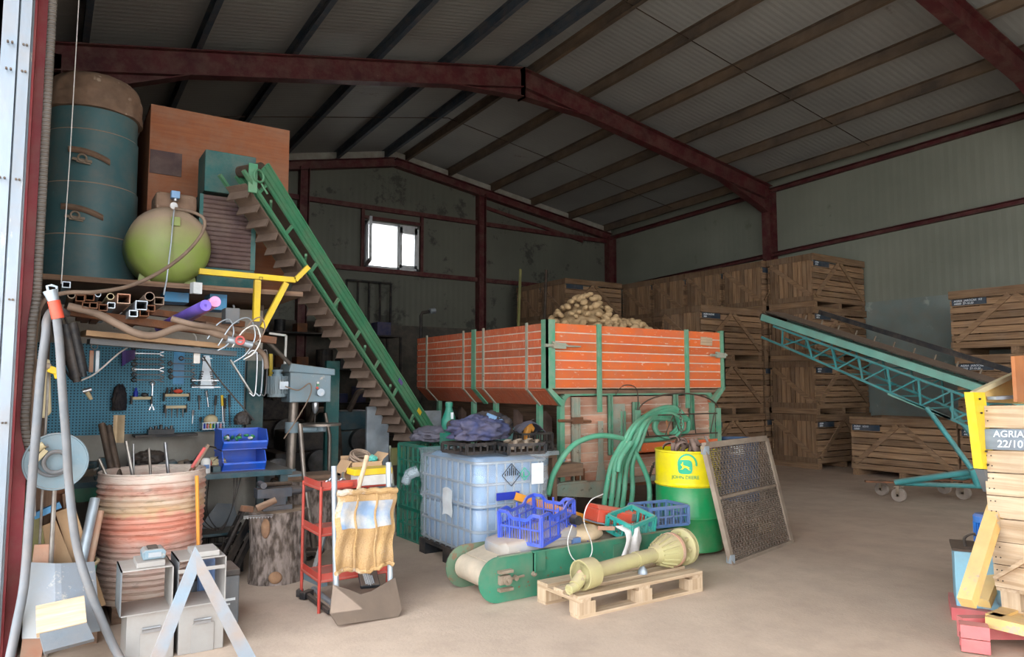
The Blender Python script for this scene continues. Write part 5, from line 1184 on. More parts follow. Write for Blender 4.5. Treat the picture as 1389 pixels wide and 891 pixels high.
# --- scrap corner by the column
def pts(*l): return [onY(*q) for q in l]
hs=thing('fuel_hose','long grey hose with red grip and pale hook handle hanging in the left foreground','hose',onY(85,520,4.5))
M().tube(curve(pts((77,432,4.5),(81,470,4.5),(84,520,4.5),(90,600,4.5),(93,650,4.5),(103,735,4.5),(122,800,4.45),(150,868,4.4),(170,905,4.3))),.021,12).build('hose','hose_grey',hs,smooth=True)
M().tube(curve(pts((73,408,4.5),(76,420,4.5),(79,432,4.5))),.03,12).build('grip','red_paint',hs,smooth=True)
m=M();p=onY(72,402,4.5);m.tube(pts((68,394,4.5),(73,408,4.5)),[.035,.026],10);m.tube(pts((66,398,4.5),(64,388,4.5),(70,387,4.5),(77,389,4.5),(77,396,4.5)),.007,8);m.build('hook','galv',hs,smooth=True)
m=M();m.tube(curve(pts((92,425,5.35),(74,420,5.0),(64,432,4.7),(62,455,4.6),(56,500,4.6),(51,560,4.6),(46,620,4.6),(40,700,4.6),(33,790,4.55),(22,850,4.5),(12,900,4.4))),.022,12);tag(m.build('rubber_hose','hose_grey',None,smooth=True),'second grey rubber hose hanging close to the red column','hose')
m=M();m.tube(curve([p_+V((0,-.04,0)) for p_ in [V((-.05,4.84,5.2)),V((-.05,4.84,4.4))]+pts((72,0,4.84),(66,110,4.84),(60,220,4.84),(54,330,4.84),(50,400,4.84),(44,440,4.84),(42,470,4.84),(36,540,4.84),(34,570,4.84),(37,595,4.84),(43,615,4.84))],8),.022,12)
tag(m.build('corrugated_conduit','conduit',None,smooth=True),'corrugated grey conduit running down the red column flange','conduit')
mn=MT['conduit'].node_tree;w=mn.nodes.new('ShaderNodeTexWave');w.bands_direction='Z';w.inputs['Scale'].default_value=14;tcn=mn.nodes.new('ShaderNodeTexCoord');mn.links.new(tcn.outputs['Object'],w.inputs[0]);bpn=mn.nodes.new('ShaderNodeBump');bpn.inputs['Distance'].default_value=.02;mn.links.new(w.outputs['Fac'],bpn.inputs['Height']);mn.links.new(bpn.outputs[0],mn.nodes['Principled BSDF'].inputs['Normal'])
wt9=onY(107,0,5.2);m=M();m.tube([V((wt9.x+.03,5.2,5.35)),wt9],.003,5);m.tube(pts((107,0,5.2),(95,210,5.2),(83,385,5.2)),.003,5);tag(m.build('hanging_wire','white_paint',None),'thin pale wire hanging straight down in front of the tall tank','wire')
m=M();m.tube(curve(pts((238,283,6.05),(262,288,5.95),(277,298,5.9),(273,318,5.85),(250,345,5.7),(215,370,5.5),(175,388,5.3),(130,396,5.1),(90,397,5.0),(60,408,4.9),(49,440,4.85),(46,500,4.85),(43,560,4.85),(40,620,4.85))),.013,10)
tag(m.build('air_hose','hose_tan',None,smooth=True),'tan air hose running from the compressor down to the red column','hose')
t=thing('bench_grinder_cover','cream plastic panel leaning by the red column behind the hoses','panel',onY(52,560,4.9))
t.name='cream_panel'
p=[onY(44,487,4.95),onY(68,487,4.95),onY(70,560,4.95),onY(60,568,4.95),onY(38,560,4.95)];m=M();m.prism(p,(0,.05,0));m.build('panel','cream_plastic',t,bev=.012)
m=M();m.cyl(onY(48,488,4.9),onY(47,700,4.9),.006,n=6);m.build('support_wire','steel',t);m=M();q=onY(66,500,4.88);m.cyl(q,V((q.x,q.y,0)),.007,n=8);tag(m.build('thin_rod','steel',None),'thin steel rod hanging in front of the cream panel','rod')
t=thing('spray_valve','yellow and grey valve fitting clipped above the cream panel','valve',onY(60,495,4.8))
m=M();q=onY(72,502,4.8);m.box(q,(.05,.03,.04),Euler((0,.4,0)));m.box(q+V((.02,0,-.03)),(.03,.025,.035),Euler((0,-.3,0)));m.build('yellow_body','yellow_paint',t,bev=.006)
m=M();m.cyl(onY(52,493,4.8),onY(68,498,4.8),.018,n=12);m.cyl(onY(57,488,4.8),onY(57,502,4.8),.015,n=12);m.build('fitting','cast_iron',t,smooth=True)
for i,(a_,b_) in enumerate((((88,440),(103,512)),((97,438),(112,505)))):
    m=M();p,q=onY(*a_,5.3),onY(*b_,5.3);m.cyl(p,q,.033,n=18);m.cyl(q,q+(q-p).normalized()*.03,.022,n=14);t=tag(m.build('gas_strut','black_plastic',None,smooth=True),['left','right'][i]+' one of two black cylinders hanging beside the grey fuel hose','cylinder')
m=M()
for i in range(4): m.tube(curve(pts((70+6*i,430,5.5),(74+8*i,460,5.5),(84+5*i,490,5.45),(100+3*i,515,5.4),(112-4*i,470-5*i,5.5))),.006,6)
tag(m.build('cable_bundle','black_plastic',None,smooth=True),'bundle of black cables behind the two black cylinders','cables')
t=thing('drill_gun','small air gun with pale brass handle hung left of the tool board','air gun',onY(118,530,5.6));m=M();p=onY(112,531,5.6);q=onY(124,528,5.6);m.cyl(p,q,.016,n=12);m.build('barrel','tool_chrome',t,smooth=True);m=M();m.tube([onY(118,532,5.6),onY(124,542,5.6)],[.016,.011],10);m.build('handle','cream_plastic',t,smooth=True)
t=thing('battery_box','hanging pale and red printed twin battery strip left of the wrenches','battery',onY(128,490,5.8))
for i in (0,1): M().bb(onY(121+8*i,490,5.8).x,5.8,onY(121,505,5.8).z,onY(127+8*i,490,5.8).x,5.83,onY(121,475,5.8).z).build('cell','shaft_red' if i==0 else 'galv',t,bev=.004)
m=M();m.ring(onY(128,470,5.81),.02,.004,(0,1,0),10,5);m.build('hanging_loop','steel',t)
t=thing('power_strip','white power strip hanging from the rack by its cable','power strip',onY(266,485,5.7));a_,b_=onY(263,468,5.7),onY(271,493,5.7);M().bb(a_.x,5.69,b_.z,b_.x,5.72,a_.z).build('body','white_paint',t,bev=.004);m=M();m.tube(curve(pts((266,468,5.7),(266,458,5.7),(262,452,5.72),(256,448,5.8))),.005,6);m.build('cable','white_paint',t)
m=M()
for k_ in (0,):
    pass
m.tube(curve(pts((110,516,5.6),(130,506,5.7),(160,480,5.8),(175,470,5.9))),.006,6);tag(m.build('white_cable','white_paint',None,smooth=True),'pale cable slanting across the left of the tool board','cable')
m=M();m.tube(curve(pts((276,484,5.9),(290,505,5.9),(310,530,5.9),(345,570,5.95))),.006,6);tag(m.build('black_cable','black_plastic',None,smooth=True),'black cable slanting down to the right across the tool board','cable')
m=M();m.sheet(lambda u,v:onY(165+18*u,475+22*v*(1-.5*u),6.85)+V((0,.02*math.sin(5*u),0)),6,6,.004);mat('purple_cloth','#5b4a9a',.9);tag(m.build('purple_cloth','purple_cloth',None,smooth=True),'small dark purple cloth at the top left of the tool board','cloth')
# reel
t=thing('hose_reel','grey round steel tray with a coil of pale tube, hanging left behind the fuel hose','reel',onY(76,626,4.75))
q=onY(76,626,4.78);m=M();m.cyl(q,q+V((0,.02,0)),.155,n=44);m.ring(q,.155,.006,(0,1,0),44,6);m.build('disc','press_grey',t,smooth=True);m=M();m.ring(q+V((.0,-.03,0)),.058,.011,(0,1,0),28,8);m.ring(q+V((-.015,-.02,.01)),.085,.009,(0,1,0),28,8,1.,5.2);m.build('coil','hose_grey',t,smooth=True);m=M();m.cyl(q+V((.0,.03,0)),V((q.x,q.y+.03,0)),.012,n=8);m.build('stand_post','steel',t);m=M();m.cyl(q+V((-.1,-.03,.07)),q+V((-.06,-.03,.1)),.02);m.beam(q+V((-.12,-.03,-.02)),q+V((-.05,-.03,.07)),.02,.025);m.build('clip','cream_plastic',t)
# pipework by the column
m=M();m.tube(curve(pts((31,560,4.9),(31,640,4.9),(30,690,4.9))),.012,8);m.cyl(onY(31,600,4.9),onY(31,615,4.9),.02);m.cyl(onY(31,632,4.9),onY(31,640,4.9),.02);tag(m.build('water_pipe','cast_iron',None,smooth=True),'thin vertical water pipe with joints beside the red column','pipe')
m=M();m.tube(curve(pts((108,610,5.3),(110,620,5.3),(109,640,5.3),(104,643,5.3),(92,641,5.3))),.02,10);tag(m.build('bent_pipe','cast_iron',None,smooth=True),'short bent steel pipe right behind the round grey tray','pipe')
# tub with offcuts
tq=onY(82,748,5.0);t=thing('plastic_tub','green plastic tub with pale rim holding wood offcuts, left corner','tub',(tq.x,5.0,0))
T0=Matrix.Translation((tq.x+.02,5.05,0));m=M();m.lathe([(.14,.12),(.175,.44),(.17,.44),(.13,.14),(0,.14)],32,T0);m.build('shell','tub_green',t,smooth=True);m=M();m.ring((tq.x+.02,5.05,.44),.177,.011,n=32);m.build('rim','cream_plastic',t,smooth=True)
tag(M().bb(tq.x-.12,4.9,0,tq.x+.2,5.2,.118).build('timber_block','oldwood_x',None),'old timber block under the green tub','block')
for i,(a_,b_,w_,th,mm,Y_,lab) in enumerate((((60,730),(52,655),.13,.02,'oldwood_z',5.25,'brown board standing behind the green tub, leftmost'),((88,740),(75,655),.1,.02,'rust',5.3,'rusty plate standing upright behind the green tub'),((100,735),(92,668),.06,.03,'oldwood_z',5.2,'narrow old plank leaning right behind the green tub'),((72,742),(60,712),.12,.02,'cardboard',5.0,'small tan board offcut sticking out of the green tub'),((58,762),(61,738),.1,.015,'shaft_red',4.83,'brownish square plate in front of the green tub'),((36,750),(30,706),.18,.02,'yellow_olive',4.98,'olive yellow sheet leaning between column and green tub'),((96,715),(88,690),.1,.02,'cardboard',5.05,'short tan block leaning in the tub, right side'))):
    if mm=='yellow_olive' and mm not in MT: mat(mm,'#7f7d45',.7,col2='#6b6a40')
    p,q=onY(*a_,Y_),onY(*b_,Y_);m=M();m.beam(p,q,w_,th,up=(0,1,0));p,q=(p if p.z<q.z else q),(q if p.z<q.z else p);dn_=(p-q);p=q+dn_*((q.z-.16)/(q.z-p.z)) if 4.9<Y_<5.2 else q+dn_*(q.z/(q.z-p.z));m=M();m.beam(p,q,w_,th,up=(0,1,0));tag(m.build('board_offcut',mm,None),lab,'board')
m=M();p,q=onY(46,700,4.95),onY(82,684,4.95);m.rhs(p,q,.05,.035,.004);tag(m.build('square_tube','sky_blue_paint',None),'short blue square tube lying in the scrap behind the tub','tube')
m=M();m.cyl(onY(129,676,5.1),onY(108,775,4.95),.028,n=18);tag(m.build('grey_pipe','galv',None,smooth=True),'grey pipe leaning against the left of the corrugated drum','pipe')
m=M();m.cyl(onY(136,693,5.12),onY(118,780,5.0),.022,n=16);tag(m.build('red_pipe','shaft_red',None,smooth=True),'reddish pipe leaning just right of the grey pipe','pipe')
# bent sheets and boards in front
mat('sheet','#96948f',.6,.3,col2='#88909a',scale=4,bump=.1,spots=(4,.6,'#c9bfb2'))
m=M();a_,b_,c_,d_=onY(34,762,4.75),onY(128,762,4.75),onY(136,856,4.5),onY(30,866,4.5)
def sh_(u,v):
    top=a_.lerp(b_,u);bot=d_.lerp(c_,u);k_=.05*(1-abs(u-.45)/.55);return top.lerp(bot,v)+V((0,-k_,0))
m.sheet(sh_,12,4,.004);tag(m.build('bent_sheet','sheet',None),'large bent pale metal sheet leaning in the left corner','sheet')
m=M();p=[onY(49,843,4.42),onY(116,828,4.42)];m.beam(p[0],p[1],.2,.03,up=(0,-.5,1));tag(m.build('pale_board','pine_x',None),'pale plank lying on the plates in front of the bent sheet','plank')
m=M();m.prism([onY(50,846,4.4),onY(112,832,4.4),onY(128,866,4.2),onY(60,884,4.2)],(0,.02,-.02));tag(m.build('grey_plate','cabinet_dark',None),'dark grey plate tilted under the pale plank','plate')
p=onZ(105,880,.04);m=M();m.box((.2,4.2,.025),(.4,.2,.05),Euler((0,0,.15)));tag(m.build('plank','oldwood_x',None),'old thick plank on the floor in the bottom left corner','plank')
# --- stumps, anvil, drill press
def stump(name,lab,x,y,r,h,seed):
    t=thing(name,lab,'stump',(x,y,0));rr=random.Random(seed);ph=[rr.uniform(0,6) for _ in range(8)]
    wob=lambda a,z:1+.035*math.sin(2*a+ph[0])+.02*math.sin(5*a+ph[1]+z*2)+.012*math.sin(13*a+ph[2]+z*9)+.01*math.sin(29*a+z*14+ph[3])
    prof=[(r*(1.04-.06*math.sin(i/30*PI)),h*i/30) for i in range(31)];m=M();m.lathe(prof,120,Matrix.Translation((x,y,0)),wob);m.build('bark','bark',t,smooth=True)
    m=M();m.lathe([(r*.98,h+.001),(r*.98,h+.004),(0,h+.004)],60,Matrix.Translation((x,y,0)),lambda a,z:.985*wob(a,h));m.build('cut_face','stump_cut',t);return t
s1=stump('tree_stump','barked tree stump carrying an anvil and hammer, right of the corrugated drum',1.58,5.72,.205,.53,3)
for px,py,w_,h_ in ((352,720,.035,.075),(373,785,.05,.045)):
    q=onY(px,py,5.5);m=M();d_=V((q.x-1.58,q.y-5.72,0)).normalized();c_=V((1.58,5.72,q.z))+d_*.205;m.ball(c_,(w_,.02,h_),18,12,Euler((0,0,math.atan2(d_.y,d_.x)+PI/2)));m.build('knot','knot',s1,smooth=True)
an=thing('anvil','dark iron anvil with pointed horn on the barked stump','anvil',(1.58,5.72,.536))
ax_=1.5;m=M();m.bb(1.44,5.64,.536,1.66,5.8,.57);m.bb(1.49,5.67,.57,1.62,5.77,.63);m.bb(1.4,5.66,.63,1.66,5.78,.7);m.prism([(1.66,5.66,.63),(1.66,5.78,.63),(1.66,5.78,.7),(1.66,5.66,.7)],(.001,0,0));m.build('body','anvil',an,bev=.006)
m=M();m.lathe([(.055,0),(.045,.08),(.02,.16),(.004,.2)],20,Matrix.Translation((1.66,5.72,.665))@Matrix.Rotation(PI/2,4,'Y')@Matrix.Diagonal((.7,1,1,1)));m.build('horn','anvil',an,smooth=True)
hm_=thing('hammer','rusty hammer with short thick wooden handle resting in front of the anvil','hammer',(1.45,5.55,.54));m=M();p,q=onY(348,690,5.52),onY(374,678,5.52);m.cyl(p,q,.028,.024,n=12);m.build('handle','oldwood_x',hm_,smooth=True);m=M();m.box(onY(335,690,5.54),(.09,.045,.045),Euler((0,.2,.3)));m.build('head','rust',hm_,bev=.006)
hm_=thing('hammer','long dark hammer lying across the top of the anvil','hammer',(1.5,5.72,.705));m=M();m.cyl((1.42,5.7,.73),(1.68,5.75,.72),.016,n=10);m.build('handle','dark_steel',hm_,smooth=True);m=M();m.cyl((1.44,5.64,.73),(1.44,5.77,.73),.024,n=14);m.build('head','anvil',hm_,smooth=True)
m=M();p,q=onY(330,700,5.5),onY(370,698,5.5);m.beam(p,q,.004,.02,up=(0,1,0))
for i in range(10): a_=p+(q-p)*i/10;m.prism([a_+V((0,0,-.01)),a_+(q-p)/10+V((0,0,-.01)),a_+(q-p)/20+V((0,0,-.025))],(0,.003,0))
tag(m.build('saw_strip','tool_chrome',None),'bright jagged metal strip along the front rim of the stump','strip')
s2=stump('tree_stump','larger bare stump under the pillar drill, behind the anvil stump',2.12,6.75,.31,.62,9)
m=M();m.bb(1.86,6.6,.625,2.36,6.9,.66);tag(m.build('timber_plate','oldwood_x',None),'dusty timber plate between the large stump and the pillar drill','plate')
dp=thing('pillar_drill','grey green pillar drill with motor at its left and chuck at its right','drill press',(2.0,6.7,.66))
q=onY(395,620,6.7);cxd=q.x;cyd=6.72
m=M();m.lathe([(.13,.0),(.13,.02),(.05,.04),(.05,.06)],28,Matrix.Translation((cxd,cyd,.66)));m.build('base','press_grey',dp,smooth=True)
ztop=onY(400,540,6.7).z
m=M();m.cyl((cxd,cyd,.7),(cxd+.02,cyd,ztop+.1),.042,n=24);m.build('column','column_steel',dp,smooth=True)
a_=onY(393,500,6.6);b_=onY(452,545,6.6)
m=M();m.bb(a_.x,6.58,b_.z+.0,b_.x-.03,6.86,a_.z-.03);m.build('head','press_grey',dp,bev=.01)
m=M();m.prism([(a_.x-.02,6.56,a_.z-.03),(b_.x,6.56,a_.z-.06),(b_.x,6.56,a_.z+.0),(a_.x+.0,6.56,a_.z+.05)],(0,.32,0));m.build('belt_cover','press_grey',dp,bev=.008)
c_=onY(376,522,6.7);m=M();m.cyl((c_.x,6.7,c_.z-.11),(c_.x,6.7,c_.z+.08),.085,n=28)
for i in range(18): a0=2*PI*i/18;m.box((c_.x+.09*math.cos(a0),6.7+.09*math.sin(a0),c_.z),(.022,.006,.16),Euler((0,0,a0)))
m.lathe([(.05,.08),(.05,.1),(.035,.1),(.035,.12),(.05,.12),(.05,.14)],20,Matrix.Translation((c_.x,6.7,c_.z)));m.build('motor','press_grey',dp,smooth=True)
M().bb(c_.x-.01,6.585,c_.z-.04,c_.x+.07,6.6,c_.z+.03).build('terminal_box','galv',dp)
k_=onY(434,532,6.55);m=M();m.cyl((k_.x,6.56,k_.z),(k_.x,6.52,k_.z),.035,n=20);m.build('feed_knob','galv',dp,smooth=True)
m=M();m.cyl((k_.x,6.68,k_.z-.02),(k_.x,6.68,k_.z-.1),.025,n=18);m.lathe([(.026,0),(.032,-.03),(.03,-.08),(.012,-.12)],18,Matrix.Translation((k_.x,6.68,k_.z-.08)));m.build('chuck','tool_chrome',dp,smooth=True)
m=M();m.cyl((k_.x,6.68,k_.z-.19),(k_.x,6.68,k_.z-.3),.006,n=8);m.build('drill_bit','dark_iron',dp)
tb=onY(435,577,6.68);m=M();m.cyl((tb.x,6.68,tb.z),(tb.x,6.68,tb.z+.02),.19,n=36);m.build('table','column_steel',dp,smooth=True);m=M();m.cyl((cxd,6.7,tb.z-.06),(cxd,6.7,tb.z+.04),.062,n=24);m.cyl((cxd,6.7,tb.z-.03),(tb.x+.05,6.69,tb.z-.03),.035,n=16);m.cyl((tb.x,6.68,tb.z-.05),(tb.x,6.68,tb.z),.05,n=16);m.build('table_arm','press_grey',dp,smooth=True)
for i,(x,y,mm) in enumerate(((431,519,'white_paint'),(431,522,'drum_green'),(430,526,'red_paint'))):
    q=onY(x,y,6.575);M().cyl(q,q+V((0,-.01,0)),.011,n=10).build('push_button',mm,dp,smooth=True)
m=M();m.tube(curve(pts((387,524,6.5),(405,529,6.5),(420,520,6.5),(421,535,6.5),(405,565,6.5),(385,595,6.5))),.006,6);m.build('cable','hose_tan',dp,smooth=True)
m=M();m.cyl(onY(362,462,6.5),onY(398,498,6.62),.018,n=10);tag(m.build('steel_pipe','column_steel',None,smooth=True),'steel pipe slanting down from the rack onto the pillar drill cover','pipe')
m=M();m.cyl(onY(378,420+50,6.9),onY(383,510,6.9),.008,n=8);
m=M();m.tube(pts((407,575,6.3),(412,640,6.2),(422,720,6.0)),[.022,.02,.02],10);e_=onY(426,760,5.9);m.tube([onY(422,720,6.0),onY(425,742,6.02)],.02,10);tag(m.build('pry_bar','column_steel',None,smooth=True),'long iron pry bar leaning on the large stump','bar')
m=M();m.tube(pts((441,560,7.3),(447,590,7.3),(446,650,7.3),(446,690,7.3)),.02,10);tag(m.build('bent_tube','column_steel',None,smooth=True),'upright bent steel tube right of the pillar drill table','tube')
tag(M().bb(onY(441,600,7.4).x,7.4,0,onY(459,600,7.4).x,7.46,1.75).build('locker_panel','box_teal',None),'tall narrow dark green panel right of the pillar drill','panel')
t=thing('axle_stand','grey green trestle foot on the floor behind the red trolley','stand',onY(425,780,5.6))
m=M();m.beam(onZ(412,778,.03),onZ(440,790,.03),.05,.06);m.build('foot','press_grey',t);m=M();m.beam(onZ(424,782,.05),onY(440,725,5.75),.03,.04);m.build('brace','press_grey',t)
for i,(x,y) in enumerate(((402,772),(412,768),(420,762))):
    q=onZ(x,y,0);m=M();m.ring(q+V((0,.1,.05)),.1+.02*i,.018,(0,.5,1),28,8);tag(m.build('tyre_tube','black_rubber',None,smooth=True),'dark rubber ring lying behind the anvil stump','ring','rubber rings behind the stump')
# --- red trolley with sack truck
rt_=thing('red_trolley','red tubular trolley stand loaded with boxes, behind the sack truck','trolley',(1.75,4.85,0))
xA,xB=onY(433,700,4.75).x,onY(524,700,4.75).x;yA_,yB_=4.72,5.1
for x in (xA,xB):
    for y in (yA_,yB_):
        M().cyl((x,y,0),(x,y,.82),.011,n=10).build('post','red_frame',rt_,smooth=True)
for z in (.2,.5,.8):
    m=M()
    for a_,b_ in (((xA,yA_),(xB,yA_)),((xB,yA_),(xB,yB_)),((xB,yB_),(xA,yB_)),((xA,yB_),(xA,yA_))): m.cyl((a_[0],a_[1],z),(b_[0],b_[1],z),.009,n=8)
    m.build('rail','red_frame',rt_,smooth=True)
for z in (.2,.5,.8): M().bb(xA,yA_,z-.004,xB,yB_,z+.004).bb(xA,yA_,z,xA+.005,yB_,z+.05).bb(xA,yA_,z,xB,yA_+.005,z+.05).build('tray','red_frame',rt_)
ht=thing('sack_truck','old galvanised sack truck with wide toe plate, hung with tattered sacking','hand truck',(1.85,4.5,0))
yT=4.5
pL,pR=onZ(462,800,0.03),onZ(532,795,.03)
pL.y=pR.y=yT;pL.x=onY(457,790,yT).x;pR.x=onY(530,785,yT).x
tL,tR=onY(453,632,yT+.12),onY(527,627,yT+.12)
for a_,b_ in ((pL,tL),(pR,tR)): M().tube([V((a_.x,a_.y,.1)),a_.lerp(b_,.5),b_],.019,12).build('side_tube','galv',ht,smooth=True)
m=M();m.cyl(pL.lerp(tL,.35),pR.lerp(tR,.35),.012);m.cyl(pL.lerp(tL,.8),pR.lerp(tR,.8),.012);m.build('cross_tube','rust',ht,smooth=True)
# toe plate: leaning forward
mat('toe_plate','#8d7d70',.75,.3,col2='#a48f7d',scale=5,bump=.1,spots=(5,.6,'#b59f8a'))
pp=V((1.7,4.36,0));pn=V((-.02,-1,.32)).normalized()
tp=[onP(*c_,pp,pn) for c_ in ((452,793),(475,800),(489,806),(503,802),(536,783),(545,826),(541,836),(458,848),(448,832))]
m=M()
for i in range(1,len(tp)): pass
ce=onP(492,826,pp,pn)
for i in range(len(tp)): m.prism([ce,tp[i],tp[(i+1)%len(tp)]],-pn*.012);m.build('toe_plate','toe_plate',ht)
# sacking
a_,b_,c_,d_=onY(456,668,4.44),onY(536,664,4.44),onY(533,768,4.42),onY(453,780,4.42)
def sk_(u,v):
    p=a_.lerp(b_,u).lerp(d_.lerp(c_,u),v);return p+V((.006*math.sin(v*14),-.012*math.sin(u*9+v*2)-.01*math.sin(v*17)+.012*math.sin(u*25+5*v)*v,.015*math.sin(u*9)*v))
m=M();m.sheet(sk_,30,30,.006);m.build('sacking','sack_cloth',ht,smooth=True)
m=M();m.sheet(lambda u,v:sk_(.08+.84*u,.12+.34*v)+V((0,-.008,0)),20,12,.003);m.build('printed_cloth','sack_blue',ht,smooth=True)
m=M()
for u0 in (.33,.66): m.tube([sk_(u0,i/12)+V((0,-.012,0)) for i in range(13)],.008,6)
m.tube([sk_(i/14,.02+.01*math.sin(i*2))+V((0,-.01,.01)) for i in range(15)],.02,8);m.tube([sk_(i/14,.98)+V((0,-.008,.006*math.sin(i*3))) for i in range(15)],.016,8);m.build('sack_hem','sack_cloth',ht,smooth=True)
cb=thing('cardboard_box','open cardboard box of coiled wire and rags on the red trolley','box',(1.8,5.0,.806))
x0,x1=onY(470,650,4.95).x,onY(512,650,4.95).x
m=M();w_=.005;m.bb(x0,4.86,.806,x1,5.08,.81);m.bb(x0,4.86,.806,x1,4.865,.95);m.bb(x0,5.075,.806,x1,5.08,.98);m.bb(x0,4.86,.806,x0+w_,5.08,.96);m.bb(x1-w_,4.86,.806,x1,5.08,.96);m.beam((x0+.002,4.97,.955),(x0-.05,4.97,.87),.2,.004);m.beam((x1,4.97,.955),(x1+.05,4.97,1.0),.2,.004);m.build('carton','cardboard',cb)
m=M()
for i in range(6): m.ring(((x0+x1)/2+jit(.01),4.97+jit(.02),.93+.012*i),.09-.004*i,.008,(jit(.3),-.5,1),26,6)
tag(m.build('wire_coil','hose_tan',None,smooth=True),'coil of tan rope sitting in the cardboard box on the trolley','coil')
tag(blob('a',None,'','',(x1-.05,4.93,.96),(.03,.03,.025),4,.2).build('teal_rag','teal_plastic',None,smooth=180),'scrap of teal cloth in the cardboard box','cloth')
t=thing('file_box','white box with yellow top edge on the red trolley front','box',(1.9,4.8,.806));x0,x1=onY(486,665,4.7).x,onY(532,665,4.7).x
M().bb(x0,4.7,.806,x1,4.85,.875).build('white_body','white_paint',t,bev=.004);M().bb(x0-.03,4.7,.877,x1,4.85,.92).build('yellow_top','yellow_paint',t,bev=.003)
M().bb(onY(441,665,4.7).x,4.68,.81,x0-.04,4.85,.84) and tag(M().bb(onY(450,665,4.7).x,4.7,.808,x0-.04,4.85,.84).build('orange_folder','red_paint',None),'flat orange folder on the trolley left of the white box','folder')
m=M();m.tube([onY(484,672,4.6),onY(498,618,4.66)],[.014,.017],12);m.tube([onY(484,672,4.6),onY(480,700,4.6)],.014,12);tag(m.build('wooden_stick','pine_z',None,smooth=True),'wooden tool handle rising in front of the cardboard box','handle')
rr=random.Random(5)
for i in range(6):
    q=onY(440+i*5,658-3*(i%3),4.8);m=M();m.tube([q+V((0,0,0)),q+V((.05+jit(.03),.06,.05*rr.random()))],[.012,.009],8);m.ring(q,.018,.006,(0,1,.3),10,5);tag(m.build('hand_tool','tool_chrome',None,smooth=True),'small steel tool heaped on the left of the trolley top','tool','tools on the trolley top left')
t=thing('socket_tray','dark tray of small tools on the lowest trolley shelf','tray',onY(498,785,4.6));a_=onY(486,770,4.62);m=M();m.box(onY(500,784,4.65),(.13,.2,.03),Euler((.35,0,-.25)));m.build('tray','black_plastic',t,bev=.01);m=M()
for i in range(5): M().beam(onY(492+3*i,776+1*i,4.58),onY(497+3*i,792+1*i,4.56),.008,.008).build('bit','tool_chrome',t)
t=thing('pipe_wrench','dark heavy pipe wrench lying on the floor left of the sack truck','wrench',onZ(430,815))
p,q=onZ(416,806,.03),onZ(447,830,.03);m=M();m.beam(p,q,.03,.03);m.build('handle','dark_iron',t,bev=.005);m=M();m.box(p,(.1,.05,.05),Euler((0,0,.6)));m.box(p+V((-.04,.03,.01)),(.05,.04,.05),Euler((0,0,.9)));m.build('jaw','dark_iron',t,bev=.006)
m=M();m.cyl(onZ(425,798,.02),onZ(455,822,.02),.018,n=10);tag(m.build('steel_bar','galv',None),'short grey steel bar on the floor beside the pipe wrench','bar')
# --- school chair, dark machinery behind
ch=thing('school_chair','small old chair with yellow back rest and pale teal tube legs, left of the container','chair',(3.1,6.75,0))
xa,xb=onY(542,650,6.75).x,onY(566,650,6.75).x
for x in (xa,xb):
    M().tube([(x,6.85,0),(x,6.9,.45),(x,7.0,.86)],.012,8).build('rear_leg','grey_green',ch,smooth=True);M().tube([(x,6.55,0),(x,6.6,.44)],.012,8).build('front_leg','grey_green',ch,smooth=True)
M().bb(xa-.01,6.53,.44,xb+.01,6.92,.46).build('seat','galv',ch,bev=.005)
m=M();m.bb(xa-.01,6.94,.66,xb+.01,6.97,.84);m.build('backrest','yellow_olive',ch,bev=.005)
tag(M().bb(xa-.02,7.6,0,xb+.05,7.64,1.25).build('sheet_metal','galv',None),'pale grey panel standing behind the small chair','panel')
# shelf and machinery in the dark back left
def shelf(name,lab,x0,x1,y0,y1,h,lv,mm='dark_iron'):
    t=thing(name,lab,'shelving',((x0+x1)/2,(y0+y1)/2,0))
    for x in (x0,x1):
        for y in (y0,y1): M().bb(x-.02,y-.02,0,x+.02,y+.02,h).build('post',mm,t)
    for z in lv: M().bb(x0,y0,z,x1,y1,z+.03).build('shelf_board',mm,t)
    return t
shelf('steel_shelving','dark steel shelving against the back wall behind the elevator',3.2,6.3,13.9,14.6,2.5,(.4,1.1,1.8,2.5))
rr=random.Random(31);n_=0
for z in (.43,1.13,1.83,2.53):
    for i in range(7):
        x=3.4+i*.42+rr.random()*.1;s_=.12+rr.random()*.12
        m=M()
        if i%2: m.cyl((x,14.2,z),(x,14.2,z+s_*1.6),s_*.7,n=18)
        else: m.bb(x-s_*.7,14.05,z,x+s_*.7,14.4,z+s_*1.3)
        tag(m.build('stored_part',rr.choice(['dark_iron','black_plastic','rust','navy_cloth','dark_steel']),None,bev=.01),'dark box or tin on the steel shelving at the back','stored part','stored parts on the back shelving')
t=thing('window_grille','black steel grille rack standing on the back wall left of the window','grille',(5,14.8,2.7));m=M();xg0,xg1=onY(470,400,14.9).x,onY(530,400,14.9).x
zg0,zg1=onY(500,440,14.9).z,onY(500,382,14.9).z
m=M()
for i in range(5): x=xg0+(xg1-xg0)*i/4;m.beam((x,14.9,zg0),(x,14.9,zg1),.04,.04)
m.beam((xg0,14.9,zg1),(xg1,14.9,zg1),.04,.04);m.beam((xg0,14.9,zg0),(xg1,14.9,zg0),.04,.04);m.build('bars','dark_iron',t)
t=thing('work_lamp_arm','thin black lamp arm with bright tip rising before the back wall','lamp',onY(570,445,12));m=M();q9=onY(571,470,12);m.tube([V((q9.x,12,0)),q9],.03,8);m.tube(pts((571,470,12),(571,428,12),(573,424,12),(587,422,12)),.03,8);m.build('arm','dark_iron',t);M().cyl(onY(583,422,11.98),onY(590,421,11.98),.05).build('tip','galv',t)
